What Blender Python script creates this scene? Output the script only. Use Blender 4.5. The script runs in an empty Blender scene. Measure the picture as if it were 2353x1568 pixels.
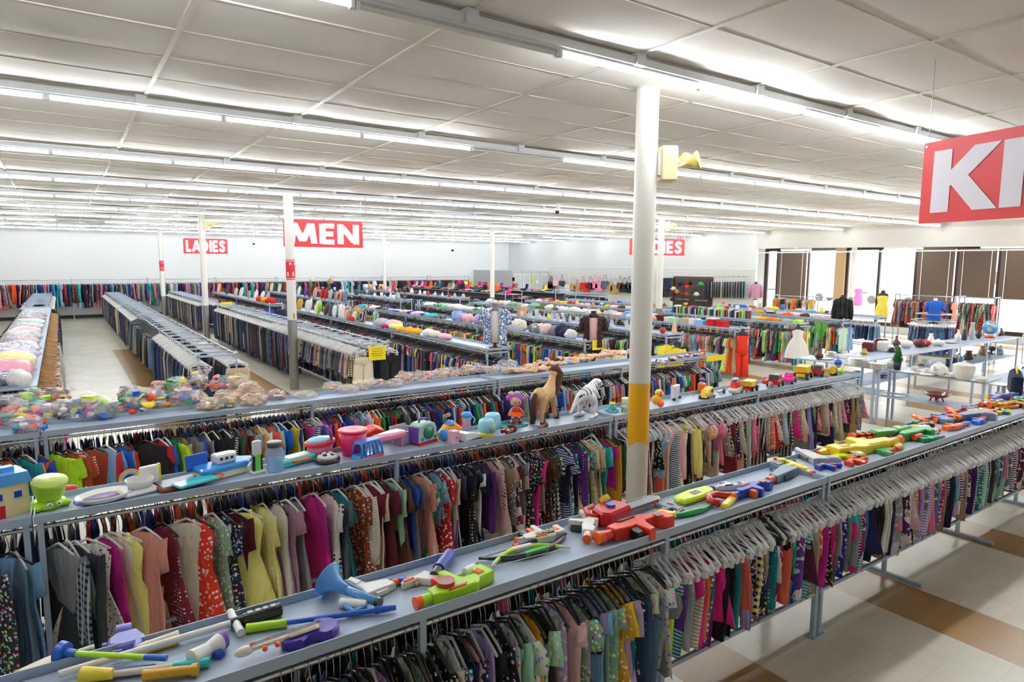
import bpy, math, random, bmesh
import numpy as np
from mathutils import Vector, Matrix
random.seed(7); rng=np.random.default_rng(7)
PI=math.pi; S=bpy.context.scene; COL=S.collection
# ---------------- camera, world, exposure ----------------
CAMZ=2.8; FPX=1493.5
YAW,PITCH,ROLL=0.9658118,0.1186808,0.0058995
def _cam():
    f=Vector((math.cos(YAW)*math.cos(PITCH),math.sin(YAW)*math.cos(PITCH),-math.sin(PITCH)))
    r=f.cross(Vector((0,0,1))).normalized(); u=r.cross(f)
    r2=r*math.cos(ROLL)+u*math.sin(ROLL); u2=-r*math.sin(ROLL)+u*math.cos(ROLL)
    return r2,u2,f
RT,UP,FW=_cam()
cd=bpy.data.cameras.new('camera'); cam=bpy.data.objects.new('camera',cd); COL.objects.link(cam)
cam.matrix_world=Matrix(((RT.x,UP.x,-FW.x,0),(RT.y,UP.y,-FW.y,0),(RT.z,UP.z,-FW.z,CAMZ),(0,0,0,1)))
cd.sensor_width=36; cd.lens=FPX/2353*36; cd.clip_end=300; S.camera=cam
CO=Vector((0,0,CAMZ))
def ray(px,py): return RT*((px-1176.5)/FPX)-UP*((py-784)/FPX)+FW
def at(px,py,z):
    d=ray(px,py); t=(z-CAMZ)/d.z; return CO+d*t
def onX(px,py,X):
    d=ray(px,py); return CO+d*(X/d.x)
def onY(px,py,Y):
    d=ray(px,py); return CO+d*(Y/d.y)
def Xat(px,Y,z):   # X on the line (Y,z) seen at image column px
    lo,hi=-3.0,60.0
    for _ in range(50):
        m=(lo+hi)/2; q=Vector((m,Y,z))-CO
        x=1176.5+FPX*q.dot(RT)/q.dot(FW)
        if x<px: lo=m
        else: hi=m
    return lo
def Yat(px,X,z):
    lo,hi=-1.0,60.0
    for _ in range(50):
        m=(lo+hi)/2; q=Vector((X,m,z))-CO
        x=1176.5+FPX*q.dot(RT)/max(q.dot(FW),1e-3)
        if x>px: lo=m
        else: hi=m
    return lo
def proj(x,y,z):
    q=Vector((x,y,z))-CO; w=q.dot(FW); return (1176.5+FPX*q.dot(RT)/w,784-FPX*q.dot(UP)/w) if w>.1 else (-9e3,-9e3)
W=bpy.data.worlds.new('world'); S.world=W; W.use_nodes=True
bg=W.node_tree.nodes['Background']; bg.inputs[0].default_value=(0.93,0.96,1,1); bg.inputs[1].default_value=3.2
sd=bpy.data.lights.new('sun','SUN'); sd.energy=5; sd.angle=.02; sun=bpy.data.objects.new('sun',sd); COL.objects.link(sun); sun.rotation_euler=(math.radians(35),math.radians(12),math.radians(20))
TUBE_POWER=42.0
S.view_settings.view_transform='Standard'; S.view_settings.look='None'; S.view_settings.exposure=0.78; S.view_settings.gamma=1.0
try: S.view_settings.use_curve_mapping=False
except Exception: pass
S.cycles.adaptive_threshold=.02; S.cycles.max_bounces=7; S.cycles.diffuse_bounces=5; S.cycles.glossy_bounces=2; S.cycles.transmission_bounces=4; S.cycles.transparent_max_bounces=8
S.cycles.caustics_reflective=False; S.cycles.caustics_refractive=False; S.cycles.sample_clamp_indirect=8.0
# ---------------- colours ----------------
def lin(c): return tuple((x/12.92 if x<=.04045 else ((x+.055)/1.055)**2.4) for x in c)
def hx(h): return lin(tuple(int(h[i:i+2],16)/255 for i in (0,2,4)))
PAL=dict(black='17171b',charcoal='33353a',grey='84868a',silver='b4b6b8',white='eceae6',cream='e6dcc4',beige='cbb898',khaki='a8977a',tan='b58b5a',brown='5f3a26',rust='a2451f',maroon='5c1426',burgundy='7c1a30',red='c8141e',scarlet='e23418',coral='f0705a',salmon='e39a86',orange='f4661c',mustard='d9a21e',yellow='f6dc3c',lemon='f8f08c',lime='b4e61e',neon='dcf51e',green='1f9a4c',emerald='0f7a5a',forest='25492f',olive='6a6a3c',mint='a5ddbe',sage='93b39b',teal='148a94',turquoise='2cc0c4',aqua='6fd0de',sky='86b9e6',blue='1f5fc4',cobalt='1a3fa8',navy='18223f',denim='3f5f86',indigo='2c2c6e',steel='63809c',periwinkle='8a90dc',lavender='b9a3d8',violet='7440a8',purple='5a2578',plum='6c2450',magenta='c21c8c',fuchsia='e8268c',pink='f08ab0',blush='f0c0c4',mauve='b486a0',skin='e8b894',gold='c8a040',gunmetal='4a5058',blonde='e3c684',slate='586878',leafblue='4a6aa4')
PC={k:hx(v) for k,v in PAL.items()}
_m={}
def mat(name,color,rough=.5,metal=0.0,coat=0.0,alpha=1.0,emit=None,trans=0.0,bump=0.0,bscale=60):
    if name in _m: return _m[name]
    if isinstance(color,str): color=PC.get(color) or hx(color)
    m=bpy.data.materials.new(name); m.use_nodes=True; nt=m.node_tree; b=nt.nodes['Principled BSDF']
    b.inputs['Base Color'].default_value=(*color,1); b.inputs['Roughness'].default_value=rough; b.inputs['Metallic'].default_value=metal
    b.inputs['Coat Weight'].default_value=coat; b.inputs['Transmission Weight'].default_value=trans
    if emit: b.inputs['Emission Color'].default_value=(*color,1); b.inputs['Emission Strength'].default_value=emit
    if bump:
        n=nt.nodes.new('ShaderNodeTexNoise'); n.inputs['Scale'].default_value=bscale; bp=nt.nodes.new('ShaderNodeBump'); bp.inputs['Strength'].default_value=bump
        nt.links.new(n.outputs[0],bp.inputs['Height']); nt.links.new(bp.outputs[0],b.inputs['Normal'])
    if alpha<1:
        t=nt.nodes.new('ShaderNodeBsdfTransparent'); mx=nt.nodes.new('ShaderNodeMixShader'); mx.inputs[0].default_value=alpha
        out=nt.nodes['Material Output']; nt.links.new(t.outputs[0],mx.inputs[1]); nt.links.new(b.outputs[0],mx.inputs[2]); nt.links.new(mx.outputs[0],out.inputs[0])
    _m[name]=m; return m
def plas(c): return mat('plastic_'+c,c,.32,coat=.25)
def fab(c): return mat('cloth_'+c,c,.9,bump=.15,bscale=400)
def fabric(kind,vc=False):
    """garment cloth: the colour comes from the object (or a vertex colour for the many), the pattern from the kind"""
    key='garment_'+kind+('_many' if vc else '')
    if key in _m: return _m[key]
    m=bpy.data.materials.new(key); m.use_nodes=True; nt=m.node_tree; N=nt.nodes; L=nt.links; b=N['Principled BSDF']; b.inputs['Roughness'].default_value=.85
    if vc: a=N.new('ShaderNodeAttribute'); a.attribute_name='Col'; base=a.outputs['Color']
    else: a=N.new('ShaderNodeObjectInfo'); base=a.outputs['Color']
    tc=N.new('ShaderNodeTexCoord'); mp=N.new('ShaderNodeMapping'); L.new(tc.outputs['Object'],mp.inputs[0]); co=mp.outputs[0]
    def mixc(fac,c1,c2):
        x=N.new('ShaderNodeMix'); x.data_type='RGBA'
        if isinstance(fac,float): x.inputs[0].default_value=fac
        else: L.new(fac,x.inputs[0])
        for s,c in ((6,c1),(7,c2)):
            if isinstance(c,tuple): x.inputs[s].default_value=(*c,1)
            else: L.new(c,x.inputs[s])
        return x.outputs[2]
    def lt(v,t,op='LESS_THAN'):
        x=N.new('ShaderNodeMath'); x.operation=op; L.new(v,x.inputs[0]); x.inputs[1].default_value=t; return x.outputs[0]
    def vor(sc,rnd=1.0):
        v=N.new('ShaderNodeTexVoronoi'); v.inputs['Scale'].default_value=sc; v.inputs['Randomness'].default_value=rnd; L.new(co,v.inputs['Vector']); return v
    def sep(): 
        s=N.new('ShaderNodeSeparateXYZ'); L.new(co,s.inputs[0]); return s
    def band(v,freq,duty):
        x=N.new('ShaderNodeMath'); x.operation='MULTIPLY'; L.new(v,x.inputs[0]); x.inputs[1].default_value=freq
        f=N.new('ShaderNodeMath'); f.operation='FRACT'; L.new(x.outputs[0],f.inputs[0]); return lt(f.outputs[0],duty)
    out=base
    if kind=='floral':
        v=vor(44); hsv=N.new('ShaderNodeHueSaturation'); hsv.inputs['Saturation'].default_value=.9; hsv.inputs['Value'].default_value=1.3; L.new(v.outputs['Color'],hsv.inputs['Color'])
        out=mixc(lt(v.outputs['Distance'],.4),base,hsv.outputs[0])
    elif kind=='sprig':
        v=vor(44); out=mixc(lt(v.outputs['Distance'],.27),base,hx('b3262e'))
    elif kind=='petal':
        v=vor(34); out=mixc(lt(v.outputs['Distance'],.34),base,hx('f4ece6'))
    elif kind=='dots':
        v=vor(28,.25); out=mixc(lt(v.outputs['Distance'],.3),base,hx('1a1a1e'))
    elif kind=='whitedots':
        v=vor(36,.25); out=mixc(lt(v.outputs['Distance'],.26),base,hx('f2f0ee'))
    elif kind=='stripes': out=mixc(band(sep().outputs['Z'],42,.45),base,hx('f0efec'))
    elif kind=='vstripes': out=mixc(band(sep().outputs['Y'],70,.4),base,hx('f0efec'))
    elif kind=='darkstripes': out=mixc(band(sep().outputs['Z'],30,.5),base,hx('20242c'))
    elif kind=='plaid':
        s=sep(); o=mixc(band(s.outputs['Z'],22,.45),base,hx('16161a')); out=mixc(band(s.outputs['Y'],22,.4),o,hx('ece8e2')); out=mixc(.45,out,o)
    elif kind=='tie':
        n=N.new('ShaderNodeTexNoise'); n.inputs['Scale'].default_value=9; n.inputs['Distortion'].default_value=1.5; L.new(co,n.inputs['Vector']); out=mixc(lt(n.outputs[0],.47),base,hx('efe9ee'))
    elif kind=='camo':
        n=N.new('ShaderNodeTexNoise'); n.inputs['Scale'].default_value=16; L.new(co,n.inputs['Vector']); out=mixc(lt(n.outputs[0],.5),base,hx('3c3a2a'))
    elif kind=='lemons':
        v=vor(20); o=mixc(lt(v.outputs['Distance'],.36),base,hx('f0c818')); v2=vor(33); out=mixc(lt(v2.outputs['Distance'],.2),o,hx('4e8a3c'))
    elif kind=='melon':
        v=vor(11); o=mixc(lt(v.outputs['Distance'],.42),base,hx('2f7a44')); out=mixc(lt(v.outputs['Distance'],.32),o,hx('d8242e'))
    elif kind=='leaf':
        n=N.new('ShaderNodeTexNoise'); n.inputs['Scale'].default_value=38; n.inputs['Detail'].default_value=5; L.new(co,n.inputs['Vector']); o=mixc(lt(n.outputs[0],.47),base,hx('e8eef4')); v=vor(9); out=mixc(lt(v.outputs['Distance'],.25),o,hx('f2f4f6'))
    n=N.new('ShaderNodeTexNoise'); n.inputs['Scale'].default_value=14; L.new(co,n.inputs['Vector'])
    mr=N.new('ShaderNodeMapRange'); mr.inputs[3].default_value=.92; mr.inputs[4].default_value=1.12; L.new(n.outputs[0],mr.inputs[0])
    mu=N.new('ShaderNodeVectorMath'); mu.operation='SCALE'; L.new(out,mu.inputs[0]); L.new(mr.outputs[0],mu.inputs['Scale']); L.new(mu.outputs[0],b.inputs['Base Color'])
    w=N.new('ShaderNodeTexNoise'); w.inputs['Scale'].default_value=10; w.inputs['Detail'].default_value=3; w.inputs['Distortion'].default_value=.6; mp2=N.new('ShaderNodeMapping'); mp2.inputs['Scale'].default_value=(1,1.6,.45); L.new(co,mp2.inputs[0]); L.new(mp2.outputs[0],w.inputs['Vector'])
    bp=N.new('ShaderNodeBump'); bp.inputs['Strength'].default_value=.75; bp.inputs['Distance'].default_value=.05; L.new(w.outputs[0],bp.inputs['Height']); L.new(bp.outputs[0],b.inputs['Normal'])
    _m[key]=m; return m
MSTEEL=mat('rack_blue_grey_steel','a8b8cc',.4,metal=.1,bump=.04,bscale=30)
MCHROME=mat('chrome_rod','c6cad0',.22,metal=.9)
MCLEAR=mat('clear_hanger_plastic','ffffff',.1,coat=.8,alpha=.5)
MBLK=mat('black_hanger_plastic','222226',.3,coat=.4)
MWOOD=mat('wooden_hanger','b98d58',.45)
MWHITEH=mat('white_hanger_plastic','e4e2d8',.35)
MWIRE=mat('hanger_hook_wire','b9bcc0',.25,metal=.85)
MWHITE=mat('white_enamel','ecebe8',.4); MTUBE=mat('lit_fluorescent_tube',(.95,.98,1),.5,emit=TUBE_POWER); MTUBEOFF=mat('unlit_fluorescent_tube','dcdcda',.25,coat=.5)
# ---------------- mesh builder ----------------
class MB:
    def __init__(s): s.v=[]; s.f=[]; s.mi=[]; s.mats=[]; s.sm=[]
    def _m(s,m):
        if m not in s.mats: s.mats.append(m)
        return s.mats.index(m)
    def add(s,vs,fs,m,smooth=False,M=None):
        o=len(s.v); i=s._m(m)
        for v in vs:
            v=Vector(v); s.v.append(tuple(M@v if M else v))
        for f in fs: s.f.append(tuple(o+k for k in f)); s.mi.append(i); s.sm.append(smooth)
    def box(s,c,d,m,M=None,taper=1.0,bev=0):
        x,y,z=d[0]/2,d[1]/2,d[2]/2; t=taper
        if bev>0: return s.prism([(-x,-y+bev),(-x+bev,-y),(x-bev,-y),(x,-y+bev),(x,y-bev),(x-bev,y),(-x+bev,y),(-x,y-bev)],z*2,m,(M or Matrix.Identity(4))@Matrix.Translation(Vector(c)-Vector((0,0,z))),bev=bev,flat=True)
        vs=[(-x,-y,-z),(x,-y,-z),(x,y,-z),(-x,y,-z),(-x*t,-y*t,z),(x*t,-y*t,z),(x*t,y*t,z),(-x*t,y*t,z)]
        vs=[(a+c[0],b+c[1],e+c[2]) for a,b,e in vs]
        s.add(vs,[(0,3,2,1),(4,5,6,7),(0,1,5,4),(1,2,6,5),(2,3,7,6),(3,0,4,7)],m,False,M)
    def bb(s,x0,x1,y0,y1,z0,z1,m,M=None): s.box(((x0+x1)/2,(y0+y1)/2,(z0+z1)/2),(abs(x1-x0),abs(y1-y0),abs(z1-z0)),m,M)
    def cyl(s,a,b,r,m,n=10,r2=None,M=None,smooth=True,caps=True):
        a=Vector(a); b=Vector(b); r2=r if r2 is None else r2; d=(b-a).normalized(); u=d.orthogonal().normalized(); w=d.cross(u)
        vs=[]; 
        for p,q in ((a,r),(b,r2)):
            for k in range(n):
                t=2*PI*k/n; vs.append(p+(u*math.cos(t)+w*math.sin(t))*q)
        fs=[(k,(k+1)%n,n+(k+1)%n,n+k) for k in range(n)]
        s.add(vs,fs,m,smooth,M)
        if caps: s.add(vs,[tuple(range(n-1,-1,-1)),tuple(range(n,2*n))],m,False,M)
    def tube(s,pts,r,m,n=6,M=None,rs=None):
        pts=[Vector(p) for p in pts]; vs=[]; u=None
        for i,p in enumerate(pts):
            d=(pts[min(i+1,len(pts)-1)]-pts[max(i-1,0)]).normalized()
            if u is None: u=d.orthogonal().normalized()
            else: u=(u-d*u.dot(d)); u=u.normalized() if u.length>1e-6 else d.orthogonal().normalized()
            w=d.cross(u); q=rs[i] if rs else r
            for k in range(n): t=2*PI*k/n; vs.append(p+(u*math.cos(t)+w*math.sin(t))*q)
        fs=[(i*n+k,i*n+(k+1)%n,(i+1)*n+(k+1)%n,(i+1)*n+k) for i in range(len(pts)-1) for k in range(n)]
        fs+=[tuple(range(n-1,-1,-1)),tuple((len(pts)-1)*n+k for k in range(n))]
        s.add(vs,fs,m,True,M)
    def lathe(s,prof,m,c=(0,0,0),n=16,M=None,sy=1.0):
        vs=[]; 
        for r,z in prof:
            for k in range(n): t=2*PI*k/n; vs.append((c[0]+r*math.cos(t),c[1]+r*sy*math.sin(t),c[2]+z))
        fs=[(i*n+k,i*n+(k+1)%n,(i+1)*n+(k+1)%n,(i+1)*n+k) for i in range(len(prof)-1) for k in range(n)]
        if prof[0][0]>1e-4: fs.append(tuple(range(n-1,-1,-1)))
        if prof[-1][0]>1e-4: fs.append(tuple((len(prof)-1)*n+k for k in range(n)))
        s.add(vs,fs,m,True,M)
    def ell(s,c,r,m,n=12,k=8,M=None):
        if not hasattr(r,'__len__'): r=(r,r,r)
        vs=[(c[0],c[1],c[2]-r[2])]
        for i in range(1,k):
            a=-PI/2+PI*i/k
            for j in range(n): t=2*PI*j/n; vs.append((c[0]+r[0]*math.cos(a)*math.cos(t),c[1]+r[1]*math.cos(a)*math.sin(t),c[2]+r[2]*math.sin(a)))
        vs.append((c[0],c[1],c[2]+r[2])); fs=[]
        for j in range(n): fs.append((0,1+(j+1)%n,1+j))
        for i in range(k-2):
            for j in range(n): fs.append((1+i*n+j,1+i*n+(j+1)%n,1+(i+1)*n+(j+1)%n,1+(i+1)*n+j))
        o=1+(k-2)*n
        for j in range(n): fs.append((o+j,o+(j+1)%n,len(vs)-1))
        s.add(vs,fs,m,True,M)
    def prism(s,pts,h,m,M=None,bev=0,flat=True):
        """outline (x,y) extruded 0..h in z; bev chamfers top and bottom inwards"""
        n=len(pts); cx=sum(p[0] for p in pts)/n; cy=sum(p[1] for p in pts)/n
        ar=sum(pts[i][0]*pts[(i+1)%n][1]-pts[(i+1)%n][0]*pts[i][1] for i in range(n))
        if ar<0: pts=pts[::-1]
        def off(b):
            if b==0: return [(p[0],p[1]) for p in pts]
            out=[]
            for i in range(n):
                p0,p1,p2=Vector(pts[i-1]),Vector(pts[i]),Vector(pts[(i+1)%n])
                e1=(p1-p0); e2=(p2-p1); e1=e1.normalized() if e1.length>1e-9 else e2.normalized(); e2=e2.normalized() if e2.length>1e-9 else e1
                nn=Vector((-e1.y-e2.y,e1.x+e2.x)); nn=nn.normalized() if nn.length>1e-6 else Vector((0,0)); out.append(tuple(p1+nn*b))
            return out
        lv=[(0,bev),(bev,0),(h-bev,0),(h,bev)] if bev else [(0,0),(h,0)]
        vs=[]
        for z,b in lv: vs+=[(x,y,z) for x,y in off(b)]
        fs=[(i*n+k,i*n+(k+1)%n,(i+1)*n+(k+1)%n,(i+1)*n+k) for i in range(len(lv)-1) for k in range(n)]
        fs+=[tuple(range(n-1,-1,-1)),tuple((len(lv)-1)*n+k for k in range(n))]
        s.add(vs,fs,m,False,M)
    def build(s,name,parent=None,loc=None):
        me=bpy.data.meshes.new(name); me.from_pydata(s.v,[],s.f); 
        for m in s.mats: me.materials.append(m)
        me.polygons.foreach_set('material_index',s.mi); me.polygons.foreach_set('use_smooth',s.sm); me.update()
        o=bpy.data.objects.new(name,me); COL.objects.link(o)
        if parent: o.parent=parent
        if loc is not None: o.location=loc
        return o
def thing(name,label,cat,loc=(0,0,0),rz=0,group=None):
    o=bpy.data.objects.new(name,None); o.empty_display_size=.1; COL.objects.link(o); o.location=loc; o.rotation_euler=(0,0,rz)
    return tag(o,label,cat,group)
def tag(o,label,cat,group=None):
    o['label']=label; o['category']=cat
    if group: o['group']=group
    return o
def struct(o,label=None):
    o['kind']='structure'
    if label: o['label']=label
    return o
def RX(a): return Matrix.Rotation(a,4,'X')
def RY(a): return Matrix.Rotation(a,4,'Y')
def RZ(a): return Matrix.Rotation(a,4,'Z')
def T(x,y,z): return Matrix.Translation((x,y,z))
def copy_tree(o,parent=None):
    c=o.copy(); COL.objects.link(c)
    if parent: c.parent=parent
    for ch in list(o.children): copy_tree(ch,c)
    return c
ORD=['first','second','third','fourth','fifth','sixth','seventh','eighth','ninth','tenth','eleventh','twelfth','thirteenth','fourteenth','fifteenth','sixteenth','seventeenth','eighteenth','nineteenth','twentieth']
ORD+=['twenty-'+w for w in ORD[:9]]
# fat lettering made of strokes
def letters(mb,text,M,h,m,t=.2,depth=.002,gap=.12):
    """block letters standing in local XY, height h; t stroke width as a share of h"""
    G={'K':(.78,[[(0.1,0),(.1,1)],[(.68,1),(.18,.42)],[(.3,.56),(.7,0)]]),'I':(.2,[[(.1,0),(.1,1)]]),'D':(.74,[[(.1,0),(.1,1)],[(.1,.9),(.35,.9),(.55,.75),(.63,.5),(.55,.25),(.35,.1),(.1,.1)]]),
     'S':(.62,[[(.55,.8),(.42,.9),(.22,.88),(.12,.74),(.2,.6),(.42,.46),(.52,.3),(.42,.12),(.2,.1),(.06,.22)]]),'M':(1.05,[[(.1,0),(.2,1)],[(.2,1),(.52,.1)],[(.52,.1),(.84,1)],[(.84,1),(.95,0)]]),
     'E':(.58,[[(.1,0),(.1,1)],[(.1,.9),(.56,.9)],[(.1,.5),(.52,.5)],[(.1,.1),(.56,.1)]]),'N':(.82,[[(.1,0),(.1,1)],[(.14,.92),(.68,.08)],[(.72,0),(.72,1)]]),'L':(.54,[[(.1,0),(.1,1)],[(.1,.1),(.52,.1)]]),
     'A':(.82,[[(.06,0),(.41,1)],[(.41,1),(.76,0)],[(.2,.3),(.62,.3)]]),'F':(.56,[[(.1,0),(.1,1)],[(.1,.9),(.54,.9)],[(.1,.5),(.48,.5)]]),'R':(.66,[[(.1,0),(.1,1)],[(.1,.9),(.4,.9),(.54,.72),(.4,.52),(.1,.52)],[(.3,.5),(.6,0)]]),
     'X':(.7,[[(.06,0),(.64,1)],[(.06,1),(.64,0)]]),'T':(.66,[[(.33,0),(.33,1)],[(0,.9),(.66,.9)]]),'U':(.7,[[(.1,1),(.1,.25),(.25,.1),(.45,.1),(.6,.25),(.6,1)]]),'2':(.6,[[(.08,.76),(.22,.9),(.42,.88),(.5,.7),(.1,.1)],[(.06,.1),(.54,.1)]]),
     'V':(.7,[[(.06,1),(.35,0)],[(.35,0),(.64,1)]]),'O':(.8,[[(.4,.9),(.18,.8),(.1,.5),(.18,.2),(.4,.1),(.62,.2),(.7,.5),(.62,.8),(.4,.9)]]),'Y':(.7,[[(.06,1),(.35,.5)],[(.64,1),(.35,.5)],[(.35,.55),(.35,0)]]),'P':(.64,[[(.1,0),(.1,1)],[(.1,.9),(.4,.9),(.54,.7),(.4,.5),(.1,.5)]]),'W':(1.0,[[(.05,1),(.25,0)],[(.25,0),(.5,1)],[(.5,1),(.75,0)],[(.75,0),(.95,1)]]),
     'C':(.7,[[(.62,.78),(.4,.9),(.18,.8),(.1,.5),(.18,.2),(.4,.1),(.62,.22)]]),'H':(.74,[[(.1,0),(.1,1)],[(.64,0),(.64,1)],[(.1,.5),(.64,.5)]]),'G':(.74,[[(.62,.8),(.4,.9),(.18,.8),(.1,.5),(.18,.2),(.4,.1),(.62,.2),(.62,.48),(.42,.48)]]),' ':(.35,[])}
    x=0; zk=0
    for ch in text:
        w,st=G.get(ch,G['I'])
        for pl in st:
            if len(pl)>3:
                for _ in range(2): pl=[pl[0]]+[q for p0,p1 in zip(pl,pl[1:]) for q in ((p0[0]*.75+p1[0]*.25,p0[1]*.75+p1[1]*.25),(p0[0]*.25+p1[0]*.75,p0[1]*.25+p1[1]*.75))]+[pl[-1]]
            for (x0,y0),(x1,y1) in zip(pl,pl[1:]):
                a=Vector((x0,y0)); b=Vector((x1,y1)); d=(b-a).normalized(); ext=t*.28 if len(pl)>2 else 0
                if abs(d.x)>1e-3 and abs(d.y)>1e-3 and len(pl)==2:   # slanted strokes end level with the letter's top and foot
                    hw=t*.5/abs(d.y); q=[(a.x-hw,a.y),(a.x+hw,a.y),(b.x+hw,b.y),(b.x-hw,b.y)]
                else:
                    n=Vector((-d.y,d.x))*t*.5; a=a-d*ext; b=b+d*ext; q=[a-n,b-n,b+n,a+n]; q=[(p.x,p.y) for p in q]
                zk+=.00025; vs=[((x+p[0])*h,p[1]*h,z) for z in (0,depth+zk) for p in q]
                mb.add(vs,[(0,1,2,3),(4,5,6,7),(0,1,5,4),(1,2,6,5),(2,3,7,6),(3,0,4,7)],m,False,M)
        x+=w+gap
    return x*h
def lwidth(text,gap=.12):
    W_={'K':.78,'I':.2,'D':.74,'S':.62,'M':1.05,'E':.58,'N':.82,'L':.54,'A':.82,'F':.56,'R':.66,'X':.7,'T':.66,'U':.7,'2':.6,'V':.7,'O':.8,'Y':.7,'P':.64,'W':1,'C':.7,'H':.74,'G':.74,' ':.35}
    return sum(W_.get(c,.2)+gap for c in text)-gap
# ---------------- room ----------------
HC=4.34; YF=38.4; XR=26.2; XW=28.2; XL=-9.0; YN=-6.0
def node_floor():
    m=bpy.data.materials.new('vinyl_floor_bands'); m.use_nodes=True; nt=m.node_tree; N=nt.nodes; L=nt.links; b=N['Principled BSDF']
    g=N.new('ShaderNodeNewGeometry'); s=N.new('ShaderNodeSeparateXYZ'); L.new(g.outputs['Position'],s.inputs[0])
    def mth(op,a,v=None,b2=None):
        x=N.new('ShaderNodeMath'); x.operation=op
        if isinstance(a,(int,float)): x.inputs[0].default_value=a
        else: L.new(a,x.inputs[0])
        if v is not None:
            if isinstance(v,(int,float)): x.inputs[1].default_value=v
            else: L.new(v,x.inputs[1])
        return x.outputs[0]
    fx=mth('FRACT',mth('DIVIDE',mth('ADD',s.outputs['X'],-1.19+21),2.1)); inb=mth('LESS_THAN',fx,.28)
    right=mth('GREATER_THAN',s.outputs['X'],1.1); inb=mth('MULTIPLY',inb,right)
    near=mth('LESS_THAN',s.outputs['Y'],24.0); inb=mth('MULTIPLY',inb,near)
    n=N.new('ShaderNodeTexNoise'); n.inputs['Scale'].default_value=1.3; n.inputs['Detail'].default_value=5; L.new(g.outputs['Position'],n.inputs['Vector'])
    n2=N.new('ShaderNodeTexNoise'); n2.inputs['Scale'].default_value=60; n2.inputs['Detail'].default_value=3; L.new(g.outputs['Position'],n2.inputs['Vector'])
    br=N.new('ShaderNodeTexBrick'); br.offset=0; br.inputs['Scale'].default_value=1; br.inputs['Brick Width'].default_value=.3; br.inputs['Row Height'].default_value=.3; br.inputs['Mortar Size'].default_value=.0012
    br.inputs['Color1'].default_value=(*hx('dfdbca'),1); br.inputs['Color2'].default_value=(*hx('d9d4c1'),1); br.inputs['Mortar'].default_value=(*hx('c6c0ac'),1); L.new(g.outputs['Position'],br.inputs['Vector'])
    br2=N.new('ShaderNodeTexBrick'); br2.offset=0
    for k in ('Scale','Brick Width','Row Height','Mortar Size'): br2.inputs[k].default_value=br.inputs[k].default_value
    br2.inputs['Color1'].default_value=(*hx('ab8757'),1); br2.inputs['Color2'].default_value=(*hx('a88456'),1); br2.inputs['Mortar'].default_value=(*hx('98764c'),1); L.new(g.outputs['Position'],br2.inputs['Vector'])
    mx=N.new('ShaderNodeMix'); mx.data_type='RGBA'; L.new(inb,mx.inputs[0]); L.new(br.outputs[0],mx.inputs[6]); L.new(br2.outputs[0],mx.inputs[7])
    mr=N.new('ShaderNodeMapRange'); mr.inputs[1].default_value=.3; mr.inputs[2].default_value=.7; mr.inputs[3].default_value=.94; mr.inputs[4].default_value=1.04; L.new(n.outputs[0],mr.inputs[0])
    sc=N.new('ShaderNodeVectorMath'); sc.operation='SCALE'; L.new(mx.outputs[2],sc.inputs[0]); L.new(mr.outputs[0],sc.inputs['Scale'])
    v=N.new('ShaderNodeTexNoise'); v.inputs['Scale'].default_value=13; v.inputs['Detail'].default_value=8; v.inputs['Distortion'].default_value=2.2; L.new(g.outputs['Position'],v.inputs['Vector'])
    scuff=mth('GREATER_THAN',v.outputs[0],.665); sm=N.new('ShaderNodeMix'); sm.data_type='RGBA'; L.new(mth('MULTIPLY',scuff,.1),sm.inputs[0]); L.new(sc.outputs[0],sm.inputs[6]); sm.inputs[7].default_value=(*hx('5a5040'),1)
    L.new(sm.outputs[2],b.inputs['Base Color'])
    rr=N.new('ShaderNodeMapRange'); rr.inputs[3].default_value=.2; rr.inputs[4].default_value=.27; L.new(n.outputs[0],rr.inputs[0]); L.new(rr.outputs[0],b.inputs['Roughness'])
    bp=N.new('ShaderNodeBump'); bp.inputs['Strength'].default_value=.06; L.new(n.outputs[0],bp.inputs['Height']); L.new(bp.outputs[0],b.inputs['Normal'])
    return m
def plane(name,x0,x1,y0,y1,z,m,th=.1,up=True):
    b=MB(); b.bb(x0,x1,y0,y1,z-th if up else z,z if up else z+th,m); return b.build(name)
struct(plane('floor',XL,XW+.1,YN,YF+.2,0,node_floor()),'glossy beige vinyl tile floor with brown bands')
def wallmat(name,c,r=.6): return mat(name,c,r,bump=.05,bscale=15)
MWALL=wallmat('white_wall_paint','e7e9e9'); MWALL2=wallmat('grey_wall_paint','bcbfc0')
mc=bpy.data.materials.new('ceiling_panel'); mc.use_nodes=True; nt=mc.node_tree; N=nt.nodes; b=N['Principled BSDF']; b.inputs['Roughness'].default_value=.9
g=N.new('ShaderNodeNewGeometry'); n=N.new('ShaderNodeTexNoise'); n.inputs['Scale'].default_value=.9; n.inputs['Detail'].default_value=3; n2=N.new('ShaderNodeTexVoronoi'); n2.inputs['Scale'].default_value=45
nt.links.new(g.outputs['Position'],n.inputs['Vector']); nt.links.new(g.outputs['Position'],n2.inputs['Vector'])
cr=N.new('ShaderNodeValToRGB'); cr.color_ramp.elements[0].color=(*hx('e8e5e1'),1); cr.color_ramp.elements[1].color=(*hx('eae7e3'),1); cr.color_ramp.elements[0].position=.35; cr.color_ramp.elements[1].position=.65
nt.links.new(n.outputs[0],cr.inputs[0]); lt=N.new('ShaderNodeMath'); lt.operation='LESS_THAN'; lt.inputs[1].default_value=.13; nt.links.new(n2.outputs['Distance'],lt.inputs[0])
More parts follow.
